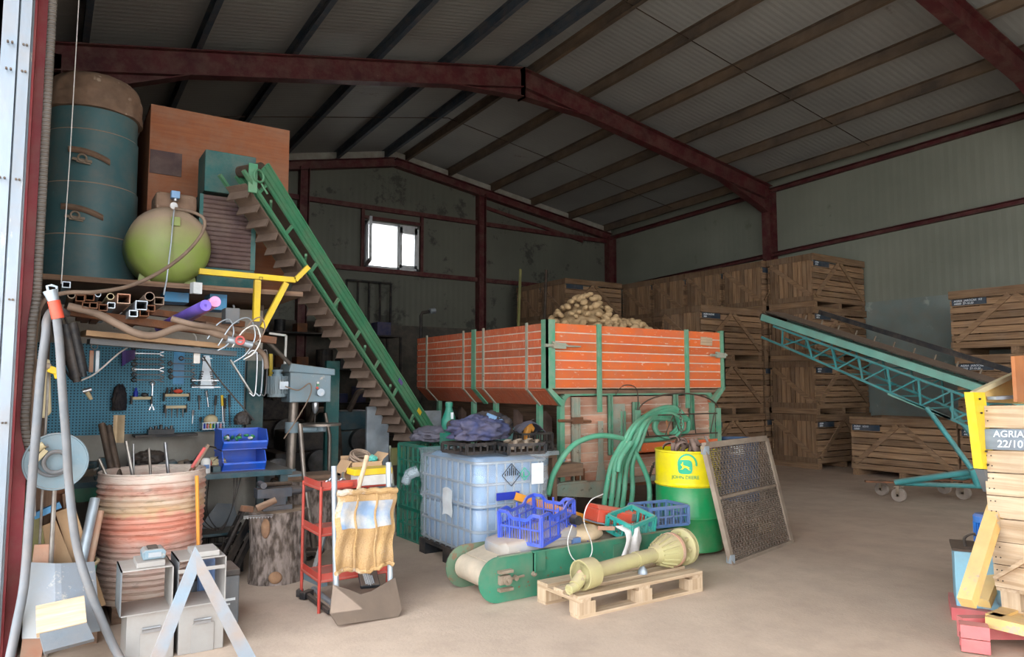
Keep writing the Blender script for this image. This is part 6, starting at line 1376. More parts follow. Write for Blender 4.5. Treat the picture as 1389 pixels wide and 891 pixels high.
for i,(x,y0,y1) in enumerate(((706,365,470),(741,366,470))):
    p,q=onY(x,y0,11.2),onY(x-4+i*0,y1,11.2);m=M();m.tube([p,q],.028,8);e=V((q.x,11.2,0));m.tube([q,e],.028,8);tag(m.build('upright_post','yellow_olive' if i==0 else 'dark_steel',None,smooth=True),['left, yellowish upright post behind the trailer','right, dark upright post behind the trailer'][i],'post')
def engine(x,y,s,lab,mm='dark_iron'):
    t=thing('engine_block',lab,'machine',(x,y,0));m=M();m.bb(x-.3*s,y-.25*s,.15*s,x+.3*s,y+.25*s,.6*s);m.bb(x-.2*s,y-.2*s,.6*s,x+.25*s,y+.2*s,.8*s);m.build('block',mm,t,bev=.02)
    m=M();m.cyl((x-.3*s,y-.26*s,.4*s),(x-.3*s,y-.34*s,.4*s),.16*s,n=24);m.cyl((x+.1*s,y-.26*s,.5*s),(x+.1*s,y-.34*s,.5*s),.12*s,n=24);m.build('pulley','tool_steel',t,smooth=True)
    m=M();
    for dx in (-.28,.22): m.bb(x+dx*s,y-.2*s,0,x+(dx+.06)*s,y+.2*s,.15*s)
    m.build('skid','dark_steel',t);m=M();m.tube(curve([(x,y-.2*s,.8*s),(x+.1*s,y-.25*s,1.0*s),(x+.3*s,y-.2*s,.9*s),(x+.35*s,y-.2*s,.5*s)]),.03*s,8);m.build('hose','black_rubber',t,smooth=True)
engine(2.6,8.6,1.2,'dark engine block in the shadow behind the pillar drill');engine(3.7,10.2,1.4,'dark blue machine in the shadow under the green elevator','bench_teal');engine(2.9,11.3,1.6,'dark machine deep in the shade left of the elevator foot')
# ================= MEZZANINE =================
PZ=2.3
mz=thing('storage_platform','timber storage platform on yellow steel frame above the workbench','platform',(.9,7.2,0))
M().bb(XL+.01,6.12,PZ-.04,1.85,8.6,PZ).build('deck','oldwood_x',mz)
for y in (6.3,8.4):
    for x in (1.62,): pass
M().bb(1.66,6.98,0,1.74,7.06,PZ-.04).build('post','dark_steel',mz);M().bb(-.1,6.98+.3,0,-.02,7.4,PZ-.04).build('post','dark_steel',mz);M().bb(1.66,8.4,0,1.74,8.48,PZ-.04).build('post','dark_steel',mz)
m=M();yy=6.08;a_,b_,c_=onY(270,368,yy),onY(400,380,yy),onY(418,362,yy);m.beam(a_,b_,.05,.045);m.build('front_beam','yellow_paint',mz);M().beam(b_,c_,.05,.04).build('outrigger','yellow_paint',mz)
M().beam(onY(349,380,yy),onY(347,436,yy),.05,.055,up=(0,1,0)).build('upright','yellow_paint',mz);M().beam(onY(388,384,yy),onY(356,445,yy),.045,.05,up=(0,1,0)).build('brace','yellow_paint',mz)
M().rhs(onY(354,378,6.05),onY(354,378,6.4),.03,.03,.004).build('stub','dark_steel',mz)
# tall tank
tk=thing('liquid_tank','tall dark teal plastic tank with moulded ribs and a dusty wrapped top, on the platform','tank',(.27,6.95,PZ))
cx_,cy2,r_=.27,7.05,.375;H_=onY(125,105,7).z-PZ
prof=[(0,0),(r_*.93,0),(r_,.04)]
import bisect
def band(z): 
    v_=0
    for zb in (.42,.86,1.3): v_+=.03*(1 if z>zb else 0)
    return .97+.066-v_*1.0 if 0 else 1.0-(v_-.0)
n_=120
for i in range(1,n_): z=.04+(H_-.32-.04)*i/n_;prof.append((r_*band(z),z))
m=M();m.lathe(prof,64,Matrix.Translation((cx_,cy2,PZ)));m.build('shell','tank_teal',tk,smooth=True)
rr=random.Random(2)
import mathutils.noise as mn9
m=M();m.lathe([(r_*.99,H_-.36+.012*i) for i in range(12)]+[(r_*(.99*math.cos(t9*PI/24)**.55 if t9<12 else 0),H_-.22+.22*math.sin(t9*PI/24)) for t9 in range(13)],120,Matrix.Translation((cx_,cy2,PZ)),lambda a,z:1+.05*mn9.noise(V((math.cos(a)*3,math.sin(a)*3,z*9)))+.04*(.5-abs(mn9.noise(V((math.cos(a)*6,math.sin(a)*6,z*30))))));m.build('wrapped_top','tank_dust',tk,smooth=True)
for px,py in ((112,213),(102,291)):
    q=onY(px,py,6.6);m=M();m.sheet(lambda u,v:(q.x-.1+.3*u,cy2-math.sqrt(max(0,(r_)**2-(q.x-.1+.3*u-cx_)**2))-.022*math.sin(v*PI),q.z+.06+.09*(1-u)*0+.05*v-.07*u*u),12,6,.01);m.build('handle_recess','tank_dust',tk,smooth=True)
    m=M();a0=-PI/2-.35;c0=V((q.x,cy2-math.sqrt(r_**2-(q.x-cx_)**2)-.012,q.z));m.beam(c0+V((-.07,.01,0)),c0+V((.07,-.0,-.01)),.02,.02);m.ring(c0+V((0,-.01,.01)),.03,.008,(0,1,0),14,6);m.beam(c0+V((-.04,0,-.02)),c0+V((.06,0,-.03)),.015,.012);m.build('clamp','cast_iron',tk,smooth=True)
# compressor
ccx,ccz=onY(233,330,6.2).x,onY(233,330,6.2).z
cpz=thing('air_compressor','green air compressor with round dusty tank end and pump on top, on the platform','compressor',(ccx,6.6,PZ))
R_=.315;T=Matrix.Translation((ccx,6.3,ccz))@Matrix.Rotation(-PI/2,4,'X');m=M();m.lathe([(0,-.13),(R_*.4,-.12),(R_*.7,-.09),(R_*.9,-.045),(R_,.01),(R_,.32),(R_*.8,.4),(0,.43)],56,T);m.build('air_tank','comp_green',cpz,smooth=True)
m=M();q=onY(240,298,6.13);m.bb(q.x-.035,6.165,q.z-.04,q.x+.03,6.21,q.z+.03);m.build('data_plate','comp_green',cpz)
m=M()
for s_ in (-1,1):m.prism([(ccx+s_*.12,6.35,PZ),(ccx+s_*.22,6.35,PZ),(ccx+s_*.2,6.35,ccz-.2),(ccx+s_*.14,6.35,ccz-.2)],(0,.05,0))
m.build('foot','comp_green',cpz)
m=M();a_,b_=onY(212,257,6.3),onY(268,283,6.3);m.bb(a_.x,6.32,ccz+R_-.02,b_.x,6.62,a_.z);m.build('belt_guard','tank_dust',cpz,bev=.03)
q=onY(238,268,6.25);m=M();m.cyl(q+V((0,.0,-.03)),q+V((0,.0,.03)),.02,n=12);m.cyl(onY(236,279,6.2),onY(236,279,6.16),.028,n=18);m.cyl(q+V((0,0,-.06)),V((q.x,6.25,ccz+R_-.03)),.012,n=8);m.build('pressure_valve','tool_chrome',cpz,smooth=True)
M().bb(q.x-.035,6.22,q.z-.01,q.x+.03,6.28,q.z+.05).build('pressure_switch','skyblue_cloth',cpz,bev=.005)
m=M();m.tube(pts((236,285,6.15),(232,330,6.12),(226,380,6.12),(222,400,6.1)),.006,6);m.build('drain_pipe','galv',cpz)
# plywood cabinet with opening, teal hood and slat drawer stack
wc=thing('plywood_cabinet','large red brown plywood cabinet standing on the platform behind the compressor','cabinet',(1.25,7.2,PZ))
yC=7.02;a_,b_=onY(205,143,yC),onY(393,175,yC);zt_=(a_.z+b_.z)/2
m=M();m.bb(a_.x,yC,PZ,b_.x,yC+.02,zt_);m.build('front_panel','ply_brown',wc);m=M();m.bb(a_.x,yC+.02,PZ,a_.x+.02,yC+1.2,zt_);m.bb(b_.x-.02,yC+.02,PZ,b_.x,yC+1.2,zt_);m.bb(a_.x,yC+.02,zt_-.02,b_.x,yC+1.2,zt_);m.bb(a_.x,yC+1.2,PZ,b_.x,yC+1.22,zt_);m.build('carcass','ply_brown',wc)
p,q=onY(204,202,yC-.01),onY(246,240,yC-.01);M().bb(p.x,yC-.012,q.z,q.x,yC-.001,p.z).build('dark_hatch','slat_brown',wc)
th_=thing('grading_machine','dark teal steel hood over a brown slatted roller front, on the platform','machine',(1.2,6.5,PZ))
p,q=onY(279,202,6.42),onY(346,268,6.42);m=M();m.bb(p.x,6.42,q.z,q.x,6.75,p.z);m.build('hood','box_teal',th_,bev=.006)
p2,q2=onY(277,262,6.38),onY(340,366,6.38);m=M();m.bb(p2.x-.03,6.4,q2.z,p2.x,6.7,p2.z);m.bb(q2.x,6.4,q2.z,q2.x+.04,6.7,p2.z);m.bb(p2.x-.03,6.42,PZ,q2.x+.04,6.7,q2.z);m.build('side_frame','box_teal',th_)
m=M();n_=16
for i in range(n_): z=q2.z+(p2.z-q2.z)*(i+.5)/n_;m.cyl((p2.x,6.42,z),(q2.x,6.42,z),.021,n=10)
m.build('roller_slats','slat_brown',th_,smooth=True)
m=M();m.box(onY(266,391,6.1)+V((0,0,.0)),(.07,.06,.09),Euler((0,0,.3)));o=tag(m.build('pale_block','label_paper',None),'small pale block hanging under the compressor edge of the platform','block')
# ---- overhead rack with steel sections, ends toward the camera
rk=thing('section_rack','brown timber and steel rack of long metal sections above the tool board','rack',(.7,5.7,1.8))
m=M();m.beam(onY(88,422,5.35),onY(372,462,5.6),.08,.05);m.build('front_bearer','rust',rk)
m=M();m.beam(onY(90,408,6.2),onY(330,440,6.4),.08,.05);m.build('rear_bearer','rust',rk)
for px in (64,):
    p=onY(px,405,5.6);M().bb(p.x-.03,5.57,0,p.x+.03,5.63,p.z+.02).build('post','dark_steel',rk)
    M().bb(p.x-.03,5.57,1.9,p.x+.03,6.5,1.95).build('arm','dark_steel',rk)
secs=[((97,400),'r',.022,'cast_iron'),((109,404),'s',.05,'rust'),((122,403),'s',.05,'rust'),((133,399),'r',.018,'galv'),((150,402),'r',.022,'cream_plastic'),((127,414),'s',.045,'rust'),((117,414),'s',.045,'rust'),((140,417),'s',.05,'rust'),((151,414),'s',.045,'galv'),((168,405),'s',.075,'shaft_red'),((181,425),'s',.05,'galv'),((192,414),'s',.07,'galv'),((196,424),'s',.055,'rust'),((203,402),'r',.03,'hose_tan'),((216,408),'s',.06,'hose_tan'),((90,386),'s',.045,'galv'),((205,418),'s',.05,'rust')]
for i,((x,y),k_,s_,mm) in enumerate(secs):
    Y0=5.15+.02*(i%5);p=onY(x,y,Y0);L_=1.1+.1*(i%3);q=p+V((0.0,L_,.0))
    m=M()
    if k_=='s': m.rhs(p,q,s_,s_*.85,.005)
    else: m.lathe([(s_,0),(s_,L_),(s_-.005,L_),(s_-.005,0)],20,Matrix.Translation(p)@Matrix.Rotation(-PI/2,4,'X'))
    tag(m.build('square_section' if k_=='s' else 'round_pipe',mm,None,smooth=(k_=='r')),'long %s %s lying end-on in the overhead rack'%({'rust':'rusty','galv':'galvanised','hose_tan':'tan','shaft_red':'wide reddish','cast_iron':'grey iron','cream_plastic':'cream'}[mm],'square steel section' if k_=='s' else 'round pipe'),'section' if k_=='s' else 'pipe','metal sections in the overhead rack')
m=M();p,q=onY(279,414,5.2),onY(226,440,6.1);m.lathe([(.038,0),(.038,1.1),(.02,1.1),(.01,0)],24,Matrix.Translation(p)@M().frame(p,q)[0].to_3x3().to_4x4()@Matrix.Rotation(PI/2,4,'Y'));tag(m.build('purple_tube','purple_tube',None,smooth=True),'bright violet foam tube jutting from the overhead rack','tube')
m=M();p,q=onY(292,409,5.25),onY(240,440,6.2);m.lathe([(.038,0),(.038,1.2),(.02,1.2),(.008,0)],24,Matrix.Translation(p)@M().frame(p,q)[0].to_3x3().to_4x4()@Matrix.Rotation(PI/2,4,'Y'));tag(m.build('pink_tube','pink_tube',None,smooth=True),'pink foam tube beside the violet one in the overhead rack','tube')
# planks and hoses hanging under the rack
for i,(a_,b_,w_,mm) in enumerate((((113,452),(300,470),.16,'cardboard'),((120,463),(318,480),.1,'cabinet_dark'),((270,440),(340,452),.18,'oldwood_x'))):
    p,q=onY(a_[0],a_[1],5.5+.06*i),onY(b_[0],b_[1],5.65+.06*i);m=M();m.beam(p,q,w_,.035);tag(m.build('stored_plank',mm,None),['tan board lying under the overhead rack sections','dark grey board lowest beneath the overhead rack','short old board at the right end of the overhead rack'][i],'plank')
m=M();m.tube(curve(pts((92,415,5.2),(130,425,5.2),(160,440,5.2),(185,452,5.2),(210,455,5.25),(240,445,5.3),(265,445,5.35),(300,455,5.4),(340,470,5.5))),.025,10);tag(m.build('old_hose','hose_tan',None,smooth=True),'thick brown hose draped across the front of the overhead rack','hose')
m=M();m.tube(curve(pts((232,432,5.3),(262,440,5.3),(300,447,5.4),(330,462,5.5),(357,480,5.6),(362,500,5.6))),.02,10);tag(m.build('old_hose','hose_tan',None,smooth=True),'second brown hose sagging off the right end of the rack','hose')
for i,(c_,r2) in enumerate((((322,455),.13),((335,460),.1),((345,445),.08),((300,450),.09))):
    q=onY(*c_,5.4);m=M();m.tube(curve([q+V((-r2,0,-r2*.6)),q+V((-r2*.3,-.02,r2*.6)),q+V((r2*.6,0,r2)),q+V((r2,.02,0)),q+V((r2*.5,0,-r2)),q+V((-.02,0,-r2*1.5))]),.005,6);tag(m.build('bent_wire',['galv','white_paint','hose_tan','galv'][i],None,smooth=True),'bent wire looping over the right end of the rack','wire','wires at the rack end')
q=onY(324,462,5.4);t=thing('red_valve','pale pipe with a small red valve wheel at the right of the rack','valve',q);M().cyl(onY(308,460,5.4),onY(342,468,5.4),.025,n=14).build('pipe','galv',t,smooth=True);m=M();m.ring(q+V((0,-.04,.0)),.028,.008,(0,1,0),16,6);m.beam(q+V((-.025,-.04,0)),q+V((.025,-.04,0)),.006,.008);m.build('wheel','pink_cloth',t,smooth=True)
for i,(x0,x1,y,lab) in enumerate(((222,255,401,'blue painted channel at the left under the compressor'),(283,306,412,'pale blue box under the platform, right of the violet tube'))):
    a_,b_=onY(x0,y,6.4),onY(x1,y,6.4);tag(M().bb(a_.x,6.35,a_.z-.05,b_.x,6.6,a_.z+(.03 if i==0 else .12)).build('blue_channel','sky_blue_paint',None),lab,'channel')
m=M();a_=onY(313,425,6.0);m.bb(a_.x-.05,5.95,a_.z-.08,a_.x+.06,6.1,a_.z+.04);m.ring(a_+V((0,.03,.05)),.03,.01,(0,1,0),14,6,0,PI);tag(m.build('grey_canister','cabinet_dark',None,bev=.01),'grey canister with handle behind the pink tube','canister')
# yellow pulled bracket under platform right
m=M();p,q=onY(367,480,7.0),onY(367,530,7.0);m.beam(p,q,.03,.04,up=(0,1,0));tag(m.build('yellow_bar','yellow_paint',None),'short yellow bar hanging behind the drill motor','bar')
m=M();
for a_,b_ in (((365,452),(388,455)),((388,455),(386,500))): m.beam(onY(*a_,7.0),onY(*b_,7.0),.02,.02,up=(0,1,0))
tag(m.build('white_bracket','white_paint',None),'white angle bracket behind the slanting pipe','bracket')
# ================= GREEN ELEVATOR =================
ev=thing('belt_elevator','long steep green elevator conveyor with cleated brown belt, rising to the platform','conveyor',(3.9,7.9,0))
P0_=onY(356,228,6.0);Q0_=onY(583,585,7.3)
d_=(Q0_-P0_).normalized();n_v=(V((0,0,1))-d_*d_.z).normalized();s_v=d_.cross(n_v).normalized()
if s_v.y>0: s_v=-s_v
Wd=.27;Lc=(Q0_-P0_).length
mat('elevator_green','#4b8a66',.5,.1,col2='#3f7a5a',scale=3,bump=.05,dust=.35)
Q1_=P0_+d_*(Lc+.35)
for k2,sd in enumerate((0,1)):
    o_=-s_v*Wd*sd
    m=M();m.beam(P0_+o_,Q1_+o_,.012,.14,up=n_v)
    for h_ in (-.07,-.03,.02,.07): m.beam(P0_+o_+n_v*h_+s_v*.012,Q1_+o_+n_v*h_+s_v*.012,.02,.012,up=n_v)
    m.build('side_channel','elevator_green',ev)
    m=M();m.beam(P0_+o_-n_v*.19-d_*.1,Q1_+o_-n_v*.19,.03,.025,up=n_v);m.build('lower_rail','elevator_green',ev)
    for i in range(9):
        c_=P0_+d_*(.12+Lc*i/8*.98)+o_;M().beam(c_-n_v*.19,c_-n_v*.07,.025,.025,up=d_).build('strut','elevator_green',ev)
m=M();m.beam(P0_-s_v*Wd/2+n_v*.03,Q1_-s_v*Wd/2+n_v*.03,Wd-.04,.01,up=n_v);m.build('carrying_belt','belt_brown',ev)
m=M();m.beam(P0_-s_v*Wd/2-n_v*.225,Q1_-s_v*Wd/2-n_v*.225,Wd-.04,.008,up=n_v)
N2=24
for i in range(N2):
    c_=P0_+d_*(Lc*(i+.5)/N2)-s_v*Wd/2-n_v*.26;m.beam(c_+s_v*(Wd/2-.02),c_-s_v*(Wd/2-.02),.085,.012,up=(n_v*.3+d_*.95))
m.build('cleated_belt','belt_brown',ev)
m=M()
for i in range(6):
    c_=P0_+d_*(.25+Lc*i/6)-n_v*.12;m.beam(c_,c_+d_*.35-s_v*Wd,.02,.03)
m.build('cross_brace','elevator_green',ev)
m=M();m.cyl(P0_-s_v*.01,P0_-s_v*(Wd-.01),.05,n=20);m.build('head_roller','dark_steel',ev,smooth=True)
m=M();c_=P0_-n_v*.1+d_*.03+s_v*.03;m.bb(c_.x-.1,c_.y-.02,c_.z-.14,c_.x-.03,c_.y,c_.z+.1);m.ring(c_+V((-.02,-.03,0)),.05,.01,s_v,20,6);m.cyl(c_+V((0,-.03,-.06)),c_+V((.05,-.03,-.14)),.008);m.build('drive_guard','elevator_green',ev,smooth=True)
q=P0_+d_*(Lc*.9)+s_v*.03;M().beam(q-d_*.04,q+d_*.04,.004,.05,up=n_v).build('warning_label','yellow_paint',ev)
q=P0_+d_*(Lc*.76)+s_v*.03;M().beam(q-d_*.04,q+d_*.04,.004,.04,up=n_v).build('warning_label','purple_cloth',ev)
# legs to the floor
for sd in (0,1):
    e=Q1_-s_v*Wd*sd;M().beam(e-n_v*.1,V((e.x,e.y,0)),.05,.05).build('leg','elevator_green',ev)
# intake hopper
m=M();c_=Q1_-s_v*Wd/2+n_v*.05
for sx,sy in ((-1,0),(1,0),(0,-1),(0,1)):
    pass
m.prism([c_+V((-.3,-.3,.0)),c_+V((.3,-.3,.0)),c_+V((.15,-.2,-.3)),c_+V((-.15,-.2,-.3))],(0,.012,0));m.prism([c_+V((-.3,.3,.0)),c_+V((.3,.3,.0)),c_+V((.15,.2,-.3)),c_+V((-.15,.2,-.3))],(0,.012,0));m.build('intake_hopper','elevator_green',ev)
m=M();q=onY(563,640,8.3);tag(M().bb(onY(548,600,8.6).x,8.6,0,onY(598,600,8.6).x,8.65,1.15).build('sheet_metal','galv',None),'pale sheet panel standing behind the elevator foot and trailer posts','sheet')
# ================= TEAL CONVEYOR =================
mat('teal_paint','#4fa0a0',.5,.1,col2='#3c8688',scale=4,bump=.05,dust=.5)
mat('teal_light','#86bfae',.55,.1,col2='#74ab9c',scale=4,bump=.05,dust=.4)
mat('castor_wheel','#9a8c80',.8,col2='#7d7168')
tc_=thing('belt_conveyor','long teal lattice conveyor with black belt, sloping up towards the crate stacks','conveyor',(9.8,5.0,0))
Xn,Xf=9.5,10.1
A1=onX(1033,430,Xn);B1=onX(1345,532,Xn)
d2=(B1-A1).normalized();n2=(V((0,0,1))-d2*d2.z).normalized()
# extend beyond the frame side, behind the tipper
for X_ in (Xn,Xf):
    o_=V((X_-Xn,0,0));m=M();m.beam(A1+o_,B1+o_+d2*.5,.03,.1,up=n2);m.build('side_rail','teal_light',tc_)
    lowA=onX(1033,457,Xn)+o_;C1=onX(1062,447,Xn)+o_;C2=onX(1340,548,Xn)+o_;D1=onX(1090,481,Xn)+o_;D2=onX(1340,590,Xn)+o_
    m=M();m.beam(C1-(C2-C1)*.06,C2,.03,.03);m.beam(lowA,D1,.03,.03);m.beam(D1,D2,.03,.03);m.build('chord','teal_paint',tc_)
    m=M();n_=7
    for i in range(n_+1):
        t_=i/n_;p=C1.lerp(C2,t_);q=lowA.lerp(D1,.6).lerp(D2,t_)if 0 else D1.lerp(D2,max(0,(t_-.09)/.91)) if t_>.09 else lowA.lerp(D1,.5)
        m.beam(p,q,.022,.022,up=(1,0,0))
        if i<n_:
            t2=(i+1)/n_;q2=C1.lerp(C2,t2) if i%2==0 or 1 else q
            m.beam(q,q2,.02,.02,up=(1,0,0))
    m.build('lattice','teal_paint',tc_)
for i in range(8): p=C1.lerp(C2,i/7);M().beam(p,p+V((Xn-Xf,0,0)),.02,.02).build('cross_tube','teal_paint',tc_);q=D1.lerp(D2,i/7);M().beam(q,q+V((Xn-Xf,0,0)),.02,.02).build('cross_tube','teal_paint',tc_)
A2=A1+V((.3,0,0))+n2*.09;m=M();m.beam(A2,B1+V((.3,0,0))+n2*.09+d2*.4,.5,.02,up=n2);m.beam(A1+V((.3,0,0))-n2*.06,B1+V((.3,0,0))-n2*.06,.5,.012,up=n2);m.cyl(A1+V((.04,0,0)),A1+V((.56,0,0)),.07,n=20);m.build('belt','black_rubber',tc_)
m=M();m.beam(onX(1077,434,Xn)+V((.56,0,.0))+n2*.16,onX(1345,522,Xn)+V((.56,0,0))+n2*.16,.03,.07,up=n2);m.build('belt_skirt','black_plastic',tc_)
m=M()
for i in range(12): p=A1.lerp(B1,.12+.085*i)+V((.52,0,0));m.beam(p,p+n2*.17,.02,.015)
m.build('skirt_bracket','cast_iron',tc_)
# leg and rolling base
pv=onX(1257,553,Xn);ft=onX(1318,636,Xn);ft.z=max(.3,ft.z)
for X_ in (0,.6): M().tube([pv+V((X_,0,0)),ft+V((X_,0,0))],.032,10).build('support_leg','teal_paint',tc_,smooth=True)
m=M();m.beam(onX(1205,534,Xn),onX(1290,568,Xn),.03,.03);m.build('slide_rail','teal_light',tc_)
c1_,c2_=V((9.4,5.25,.22)),V((10.3,4.85,.22));ex=V((9.55,3.3,.32))
ap2=onX(1337,637,9.6)
for a9,b9,r9 in ((c1_+V((0,-.1,.0)),ap2,.04),(c1_+V((.1,-.1,-.02)),onX(1345,660,9.6),.03),(c2_,ap2+V((.6,0,0)),.035),(onX(1318,636,Xn),onX(1327,660,9.6),.04)): M().tube([a9,b9],r9,10).build('base_tube','teal_paint',tc_,smooth=True)
m=M()
for c_ in (c1_,c2_): m.beam(c_+V((-.22,.18,.0)),c_+V((.12,-.2,0)),.1,.02)
m.build('castor_plate','rust',tc_)
for (x,y) in ((9.57,5.43),(9.22,5.01),(10.42,5.03),(10.1,4.64)):
    w=M();w.lathe([(.05,-.025),(.085,-.03),(.09,0),(.085,.03),(.05,.025)],24,Matrix.Translation((x,y,.09))@Matrix.Rotation(PI/2,4,'Y')@Matrix.Identity(4));o=w.build('castor_wheel','castor_wheel',tc_,smooth=True)
    m=M();m.bb(x-.04,y-.02,.07,x-.032,y+.02,.2);m.bb(x+.032,y-.02,.07,x+.04,y+.02,.2);m.bb(x-.05,y-.04,.19,x+.05,y+.04,.205);m.cyl((x-.04,y,.09),(x+.04,y,.09),.015);m.build('fork','cast_iron',o)
# ================= RIGHT FOREGROUND: tipper and crate =================
XF=4.8
fc=thing('potato_crate','new pale wooden crate on the yellow tipper, cut off by the right edge','crate',(XF,1.2,0),rot=(0,0,0))
tilt=math.radians(-2.2)
def loc_T(): return Matrix.Translation((XF,2.05,.3))@Matrix.Rotation(tilt,4,'X')
T=loc_T()
m=M();n_=8
for i in range(n_):
    if i==1: continue
    z1_=1.07-.134*i;m.bb(-.012,-1.55,z1_-.128+jit(.003),.012,0.0,z1_,T)
m.build('side_boards','pine_y',fc)
m=M();m.bb(-.02,-.6,.81,-.004,-.02,.93,T);m.bb(-.004,-1.55,.808,.012,0,.932,T);lb=m.build('label_board','chalkboard_light',fc)
RT=Matrix.Translation(V((XF,1.98,.4)))
inv=wm(fc).inverted()
TX=inv@T@Matrix(((0,0,-1,-.022),(-1,0,0,0),(0,1,0,0),(0,0,0,1)))
def wr(s,y,z,size): return text_mesh(s,size,'chalk',lb,TX@Matrix.Translation((y,z,0)),shear=.1)
wr('AGRIA',.07,.885,.055);wr('22/10',.085,.825,.06)
m=M();m.beam(T@V((-.02,-.02,.06)),T@V((-.02,-.62,.52)),.02,.1,up=(1,0,0));m.build('brace','pine_y',fc)
m=M();
for j in range(8): m.bb(.02,.0-.02,.134*j,1.5,.0,.134*j+.126,T)
m.build('end_boards','pine_x',fc)
m=M();m.bb(0,-1.55,-.02,1.5,0,0,T);m.build('bottom_boards','pine_x',fc)
for y in (-.12,-.8,-1.5): M().bb(0,y,-.12,.12,y+.1,-.02,T).build('skid_block','pine_z',fc)
m=M();m.bb(.0,-1.55,-.14,1.5,-1.42,-.12,T);m.bb(0,-.14,-.14,1.5,0,-.12,T);m.build('skid','pine_x',fc)
# nail heads
m=M()
for i in range(8):
    for dy in (.02,.045):
        for dz_ in (.03,.09):
            p=T@V((-.013,-dy,1.07-.134*i-dz_));m.cyl(p,p+V((-.003,0,0)),.004,n=6)
m.build('nails','dark_iron',fc)
tp_=thing('box_tipper','yellow painted steel tipping frame holding the foreground crate','tipper',(5.0,2.2,0))
mat('tipper_yellow','#f2d21e',.45,col2='#e8c41a',scale=4,bump=.05,dust=.25,spots=(9,.66,'#a99a60'))
mat('tipper_worn','#dcae62',.6,col2='#e2c07c',scale=5,bump=.1,spots=(7,.58,'#b9a58e'),dust=.3)
m=M();a_,b_=onY(1321,532,2.08),onY(1336,637,2.08)
m.prism([onY(1320,532,2.06),onY(1336,532,2.06),onY(1350,636,2.06),onY(1333,636,2.06)],(0,.05,0));m.build('upright_plate','tipper_yellow',tp_)
m=M();
for y in (541,560,612,630): q=onY(1328+(y-540)*.12,y,2.055);m.cyl(q,q+V((0,-.01,0)),.006,n=6)
m.build('bolt','dark_iron',tp_)
m=M();m.prism([onY(1334,637,2.06),onY(1349,637,2.06),onY(1352,668,2.06),onY(1346,668,2.06)],(0,.05,0));m.build('lower_plate','cabinet_dark',tp_)
m=M();m.prism([onY(1322,533,2.1),onY(1378,507,2.1),onY(1389,507,2.1),onY(1389,548,2.1),onY(1335,545,2.1)],(0,.012,0));m.build('wing_plate','tipper_worn',tp_);m=M();m.beam(onY(1320,534,2.09),onY(1380,506,2.09),.03,.03);m.build('wing_rim','cream_plastic',tp_)
m=M();m.beam(onY(1345,540,2.05),onY(1400,537,2.0),.02,.05,up=(0,1,0));m.build('grey_liner','galv',tp_)
m=M();m.prism([onY(1376,483,1.95),onY(1420,480,1.95),onY(1420,545,1.95),onY(1380,545,1.95)],(0,.02,0));m.build('ply_panel','ply_orange' if 'ply_orange' in MT else mat('ply_orange','#c07c4a',.7,col2='#a9683c',scale=3),tp_)
# sloping foot beam and base
m=M();m.beam(onY(1351,690,2.05),onY(1311,818,2.0),.07,.075,up=(0,1,0));m.build('inclined_beam','tipper_worn',tp_)
m=M();m.beam(onY(1354,768,2.2),onY(1334,818,2.15),.06,.07,up=(0,1,0));m.build('inner_strut','tipper_worn',tp_)
b0=onZ(1318,828,.2);b0=onX(1316,822,4.5)
m=M();m.beam(V((4.58,2.0,.16)),V((4.66,.7,.16)),.12,.06,up=(0,0,1));m.beam(V((4.58,1.98,.16)),V((6.2,1.98,.16)),.08,.06);m.build('base_beam','tipper_worn',tp_)
m=M();m.bb(4.64,.7,.14,6.2,1.95,.175);m.build('base_plate','tipper_worn',tp_)
M().beam(V((4.75,.8,.1)),V((4.8,1.9,.1)),.05,.08).build('under_rail','red_frame',tp_);M().beam(V((5.3,.8,.1)),V((5.35,1.9,.1)),.05,.08).build('under_rail','red_frame',tp_)
pj=thing('fork_base','red steel base channel with hollow ends on the floor at the bottom right','base',(4.7,1.9,0))
mat('red_dusty','#c8565a',.6,col2='#d07a78',scale=5,dust=.3)
MT.get('red_dusty') or mat('red_dusty','#c8565a',.6,col2='#d07a78',scale=5,dust=.3)
p=onZ(1303,882,0);q=V((p.x+.9,p.y-.75,0));dd_=(q-p).normalized()
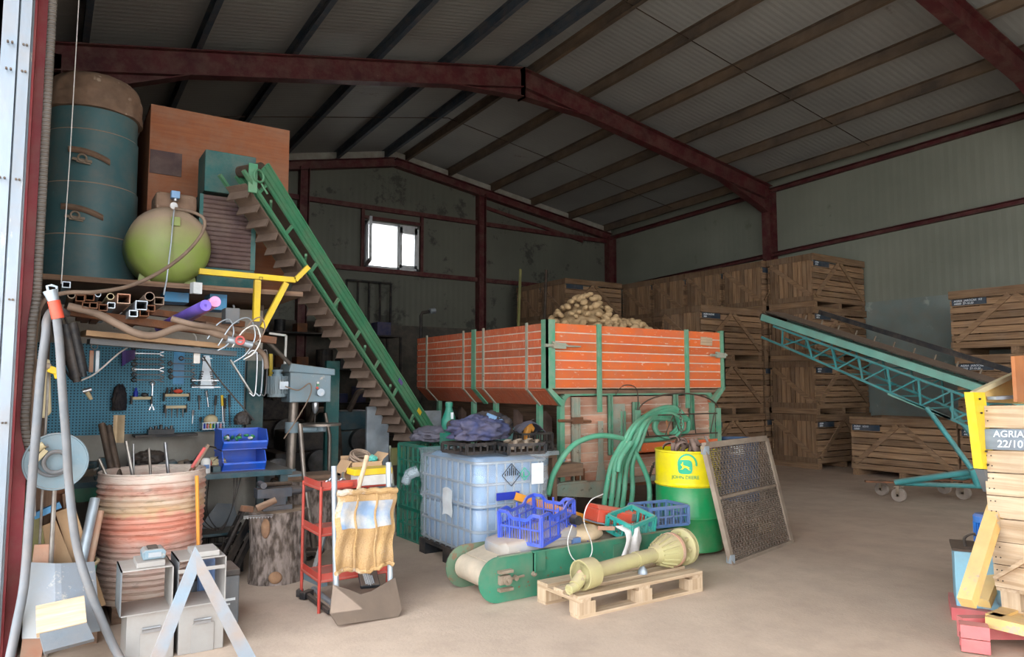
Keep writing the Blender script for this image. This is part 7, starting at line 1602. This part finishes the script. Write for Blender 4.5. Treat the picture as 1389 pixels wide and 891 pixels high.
m=M();m.rhs(V((p.x-.0,p.y+.0,.12))-V((0,0,.0)),V((p.x+.07,p.y-.12,.12)),.09,.07,.008);m.rhs(V((p.x,p.y,.045)),V((p.x+.07,p.y-.12,.045)),.09,.07,.008);m.build('socket','red_dusty',pj)
m=M();m.beam(V((p.x+.09,p.y+.04,.1)),V((p.x+.75,p.y-.4,.1)),.06,.12);m.build('rail','red_dusty',pj)
# hydraulic unit
hy=thing('hydraulic_unit','pale blue steel tank with bright blue motor, behind the yellow tipper','power unit',(4.97,2.36,0),math.radians(-62))
mat('red_dusty','#c8565a',.6,col2='#d07a78',scale=5,dust=.3) if 'red_dusty' not in MT else 0
mat('unit_blue','#8fbfd0',.5,col2='#7db0c4',scale=3,dust=.3,spots=(10,.66,'#b9bdb8'));mat('motor_blue','#2a78c8',.45,col2='#2468b4',scale=4,dust=.3)
def hb(m,n,mm,**k): m.build(n,mm,hy,world=False,**k)
zt9=.43
hb(M().bb(0,0,.08,.3,.3,zt9),'tank','unit_blue',bev=.006);hb(M().bb(-.01,-.01,zt9,.31,.31,zt9+.015),'lid','dark_steel')
hb(M().bb(-.03,-.04,0,.34,.34,.079),'plinth','red_dusty')
m=M();z0_,z1_=zt9+.015,.66;mx_,my_=.19,.13
m.cyl((mx_,my_,z0_),(mx_,my_,z1_-.04),.058,n=28)
for i in range(22): a0=2*PI*i/22;m.box((mx_+.062*math.cos(a0),my_+.062*math.sin(a0),(z0_+z1_)/2-.01),(.016,.004,(z1_-z0_)*.6),Euler((0,0,a0)))
hb(m,'motor_body','motor_blue',smooth=True);hb(M().lathe([(.068,z1_-.055),(.07,z1_-.015),(.055,z1_),(0,z1_+.002)],28,Matrix.Translation((mx_,my_,0))),'fan_cover','motor_blue',smooth=True)
hb(M().tube(curve([(.07,.1,zt9+.01),(.07,.1,zt9+.07),(.12,.1,zt9+.1),(.16,.1,zt9+.06)]),.009,8),'hose','black_rubber',smooth=True)
hb(M().ball((.25,-.045,.2),(.05,.04,.08),16,10),'accumulator','unit_blue',smooth=True)
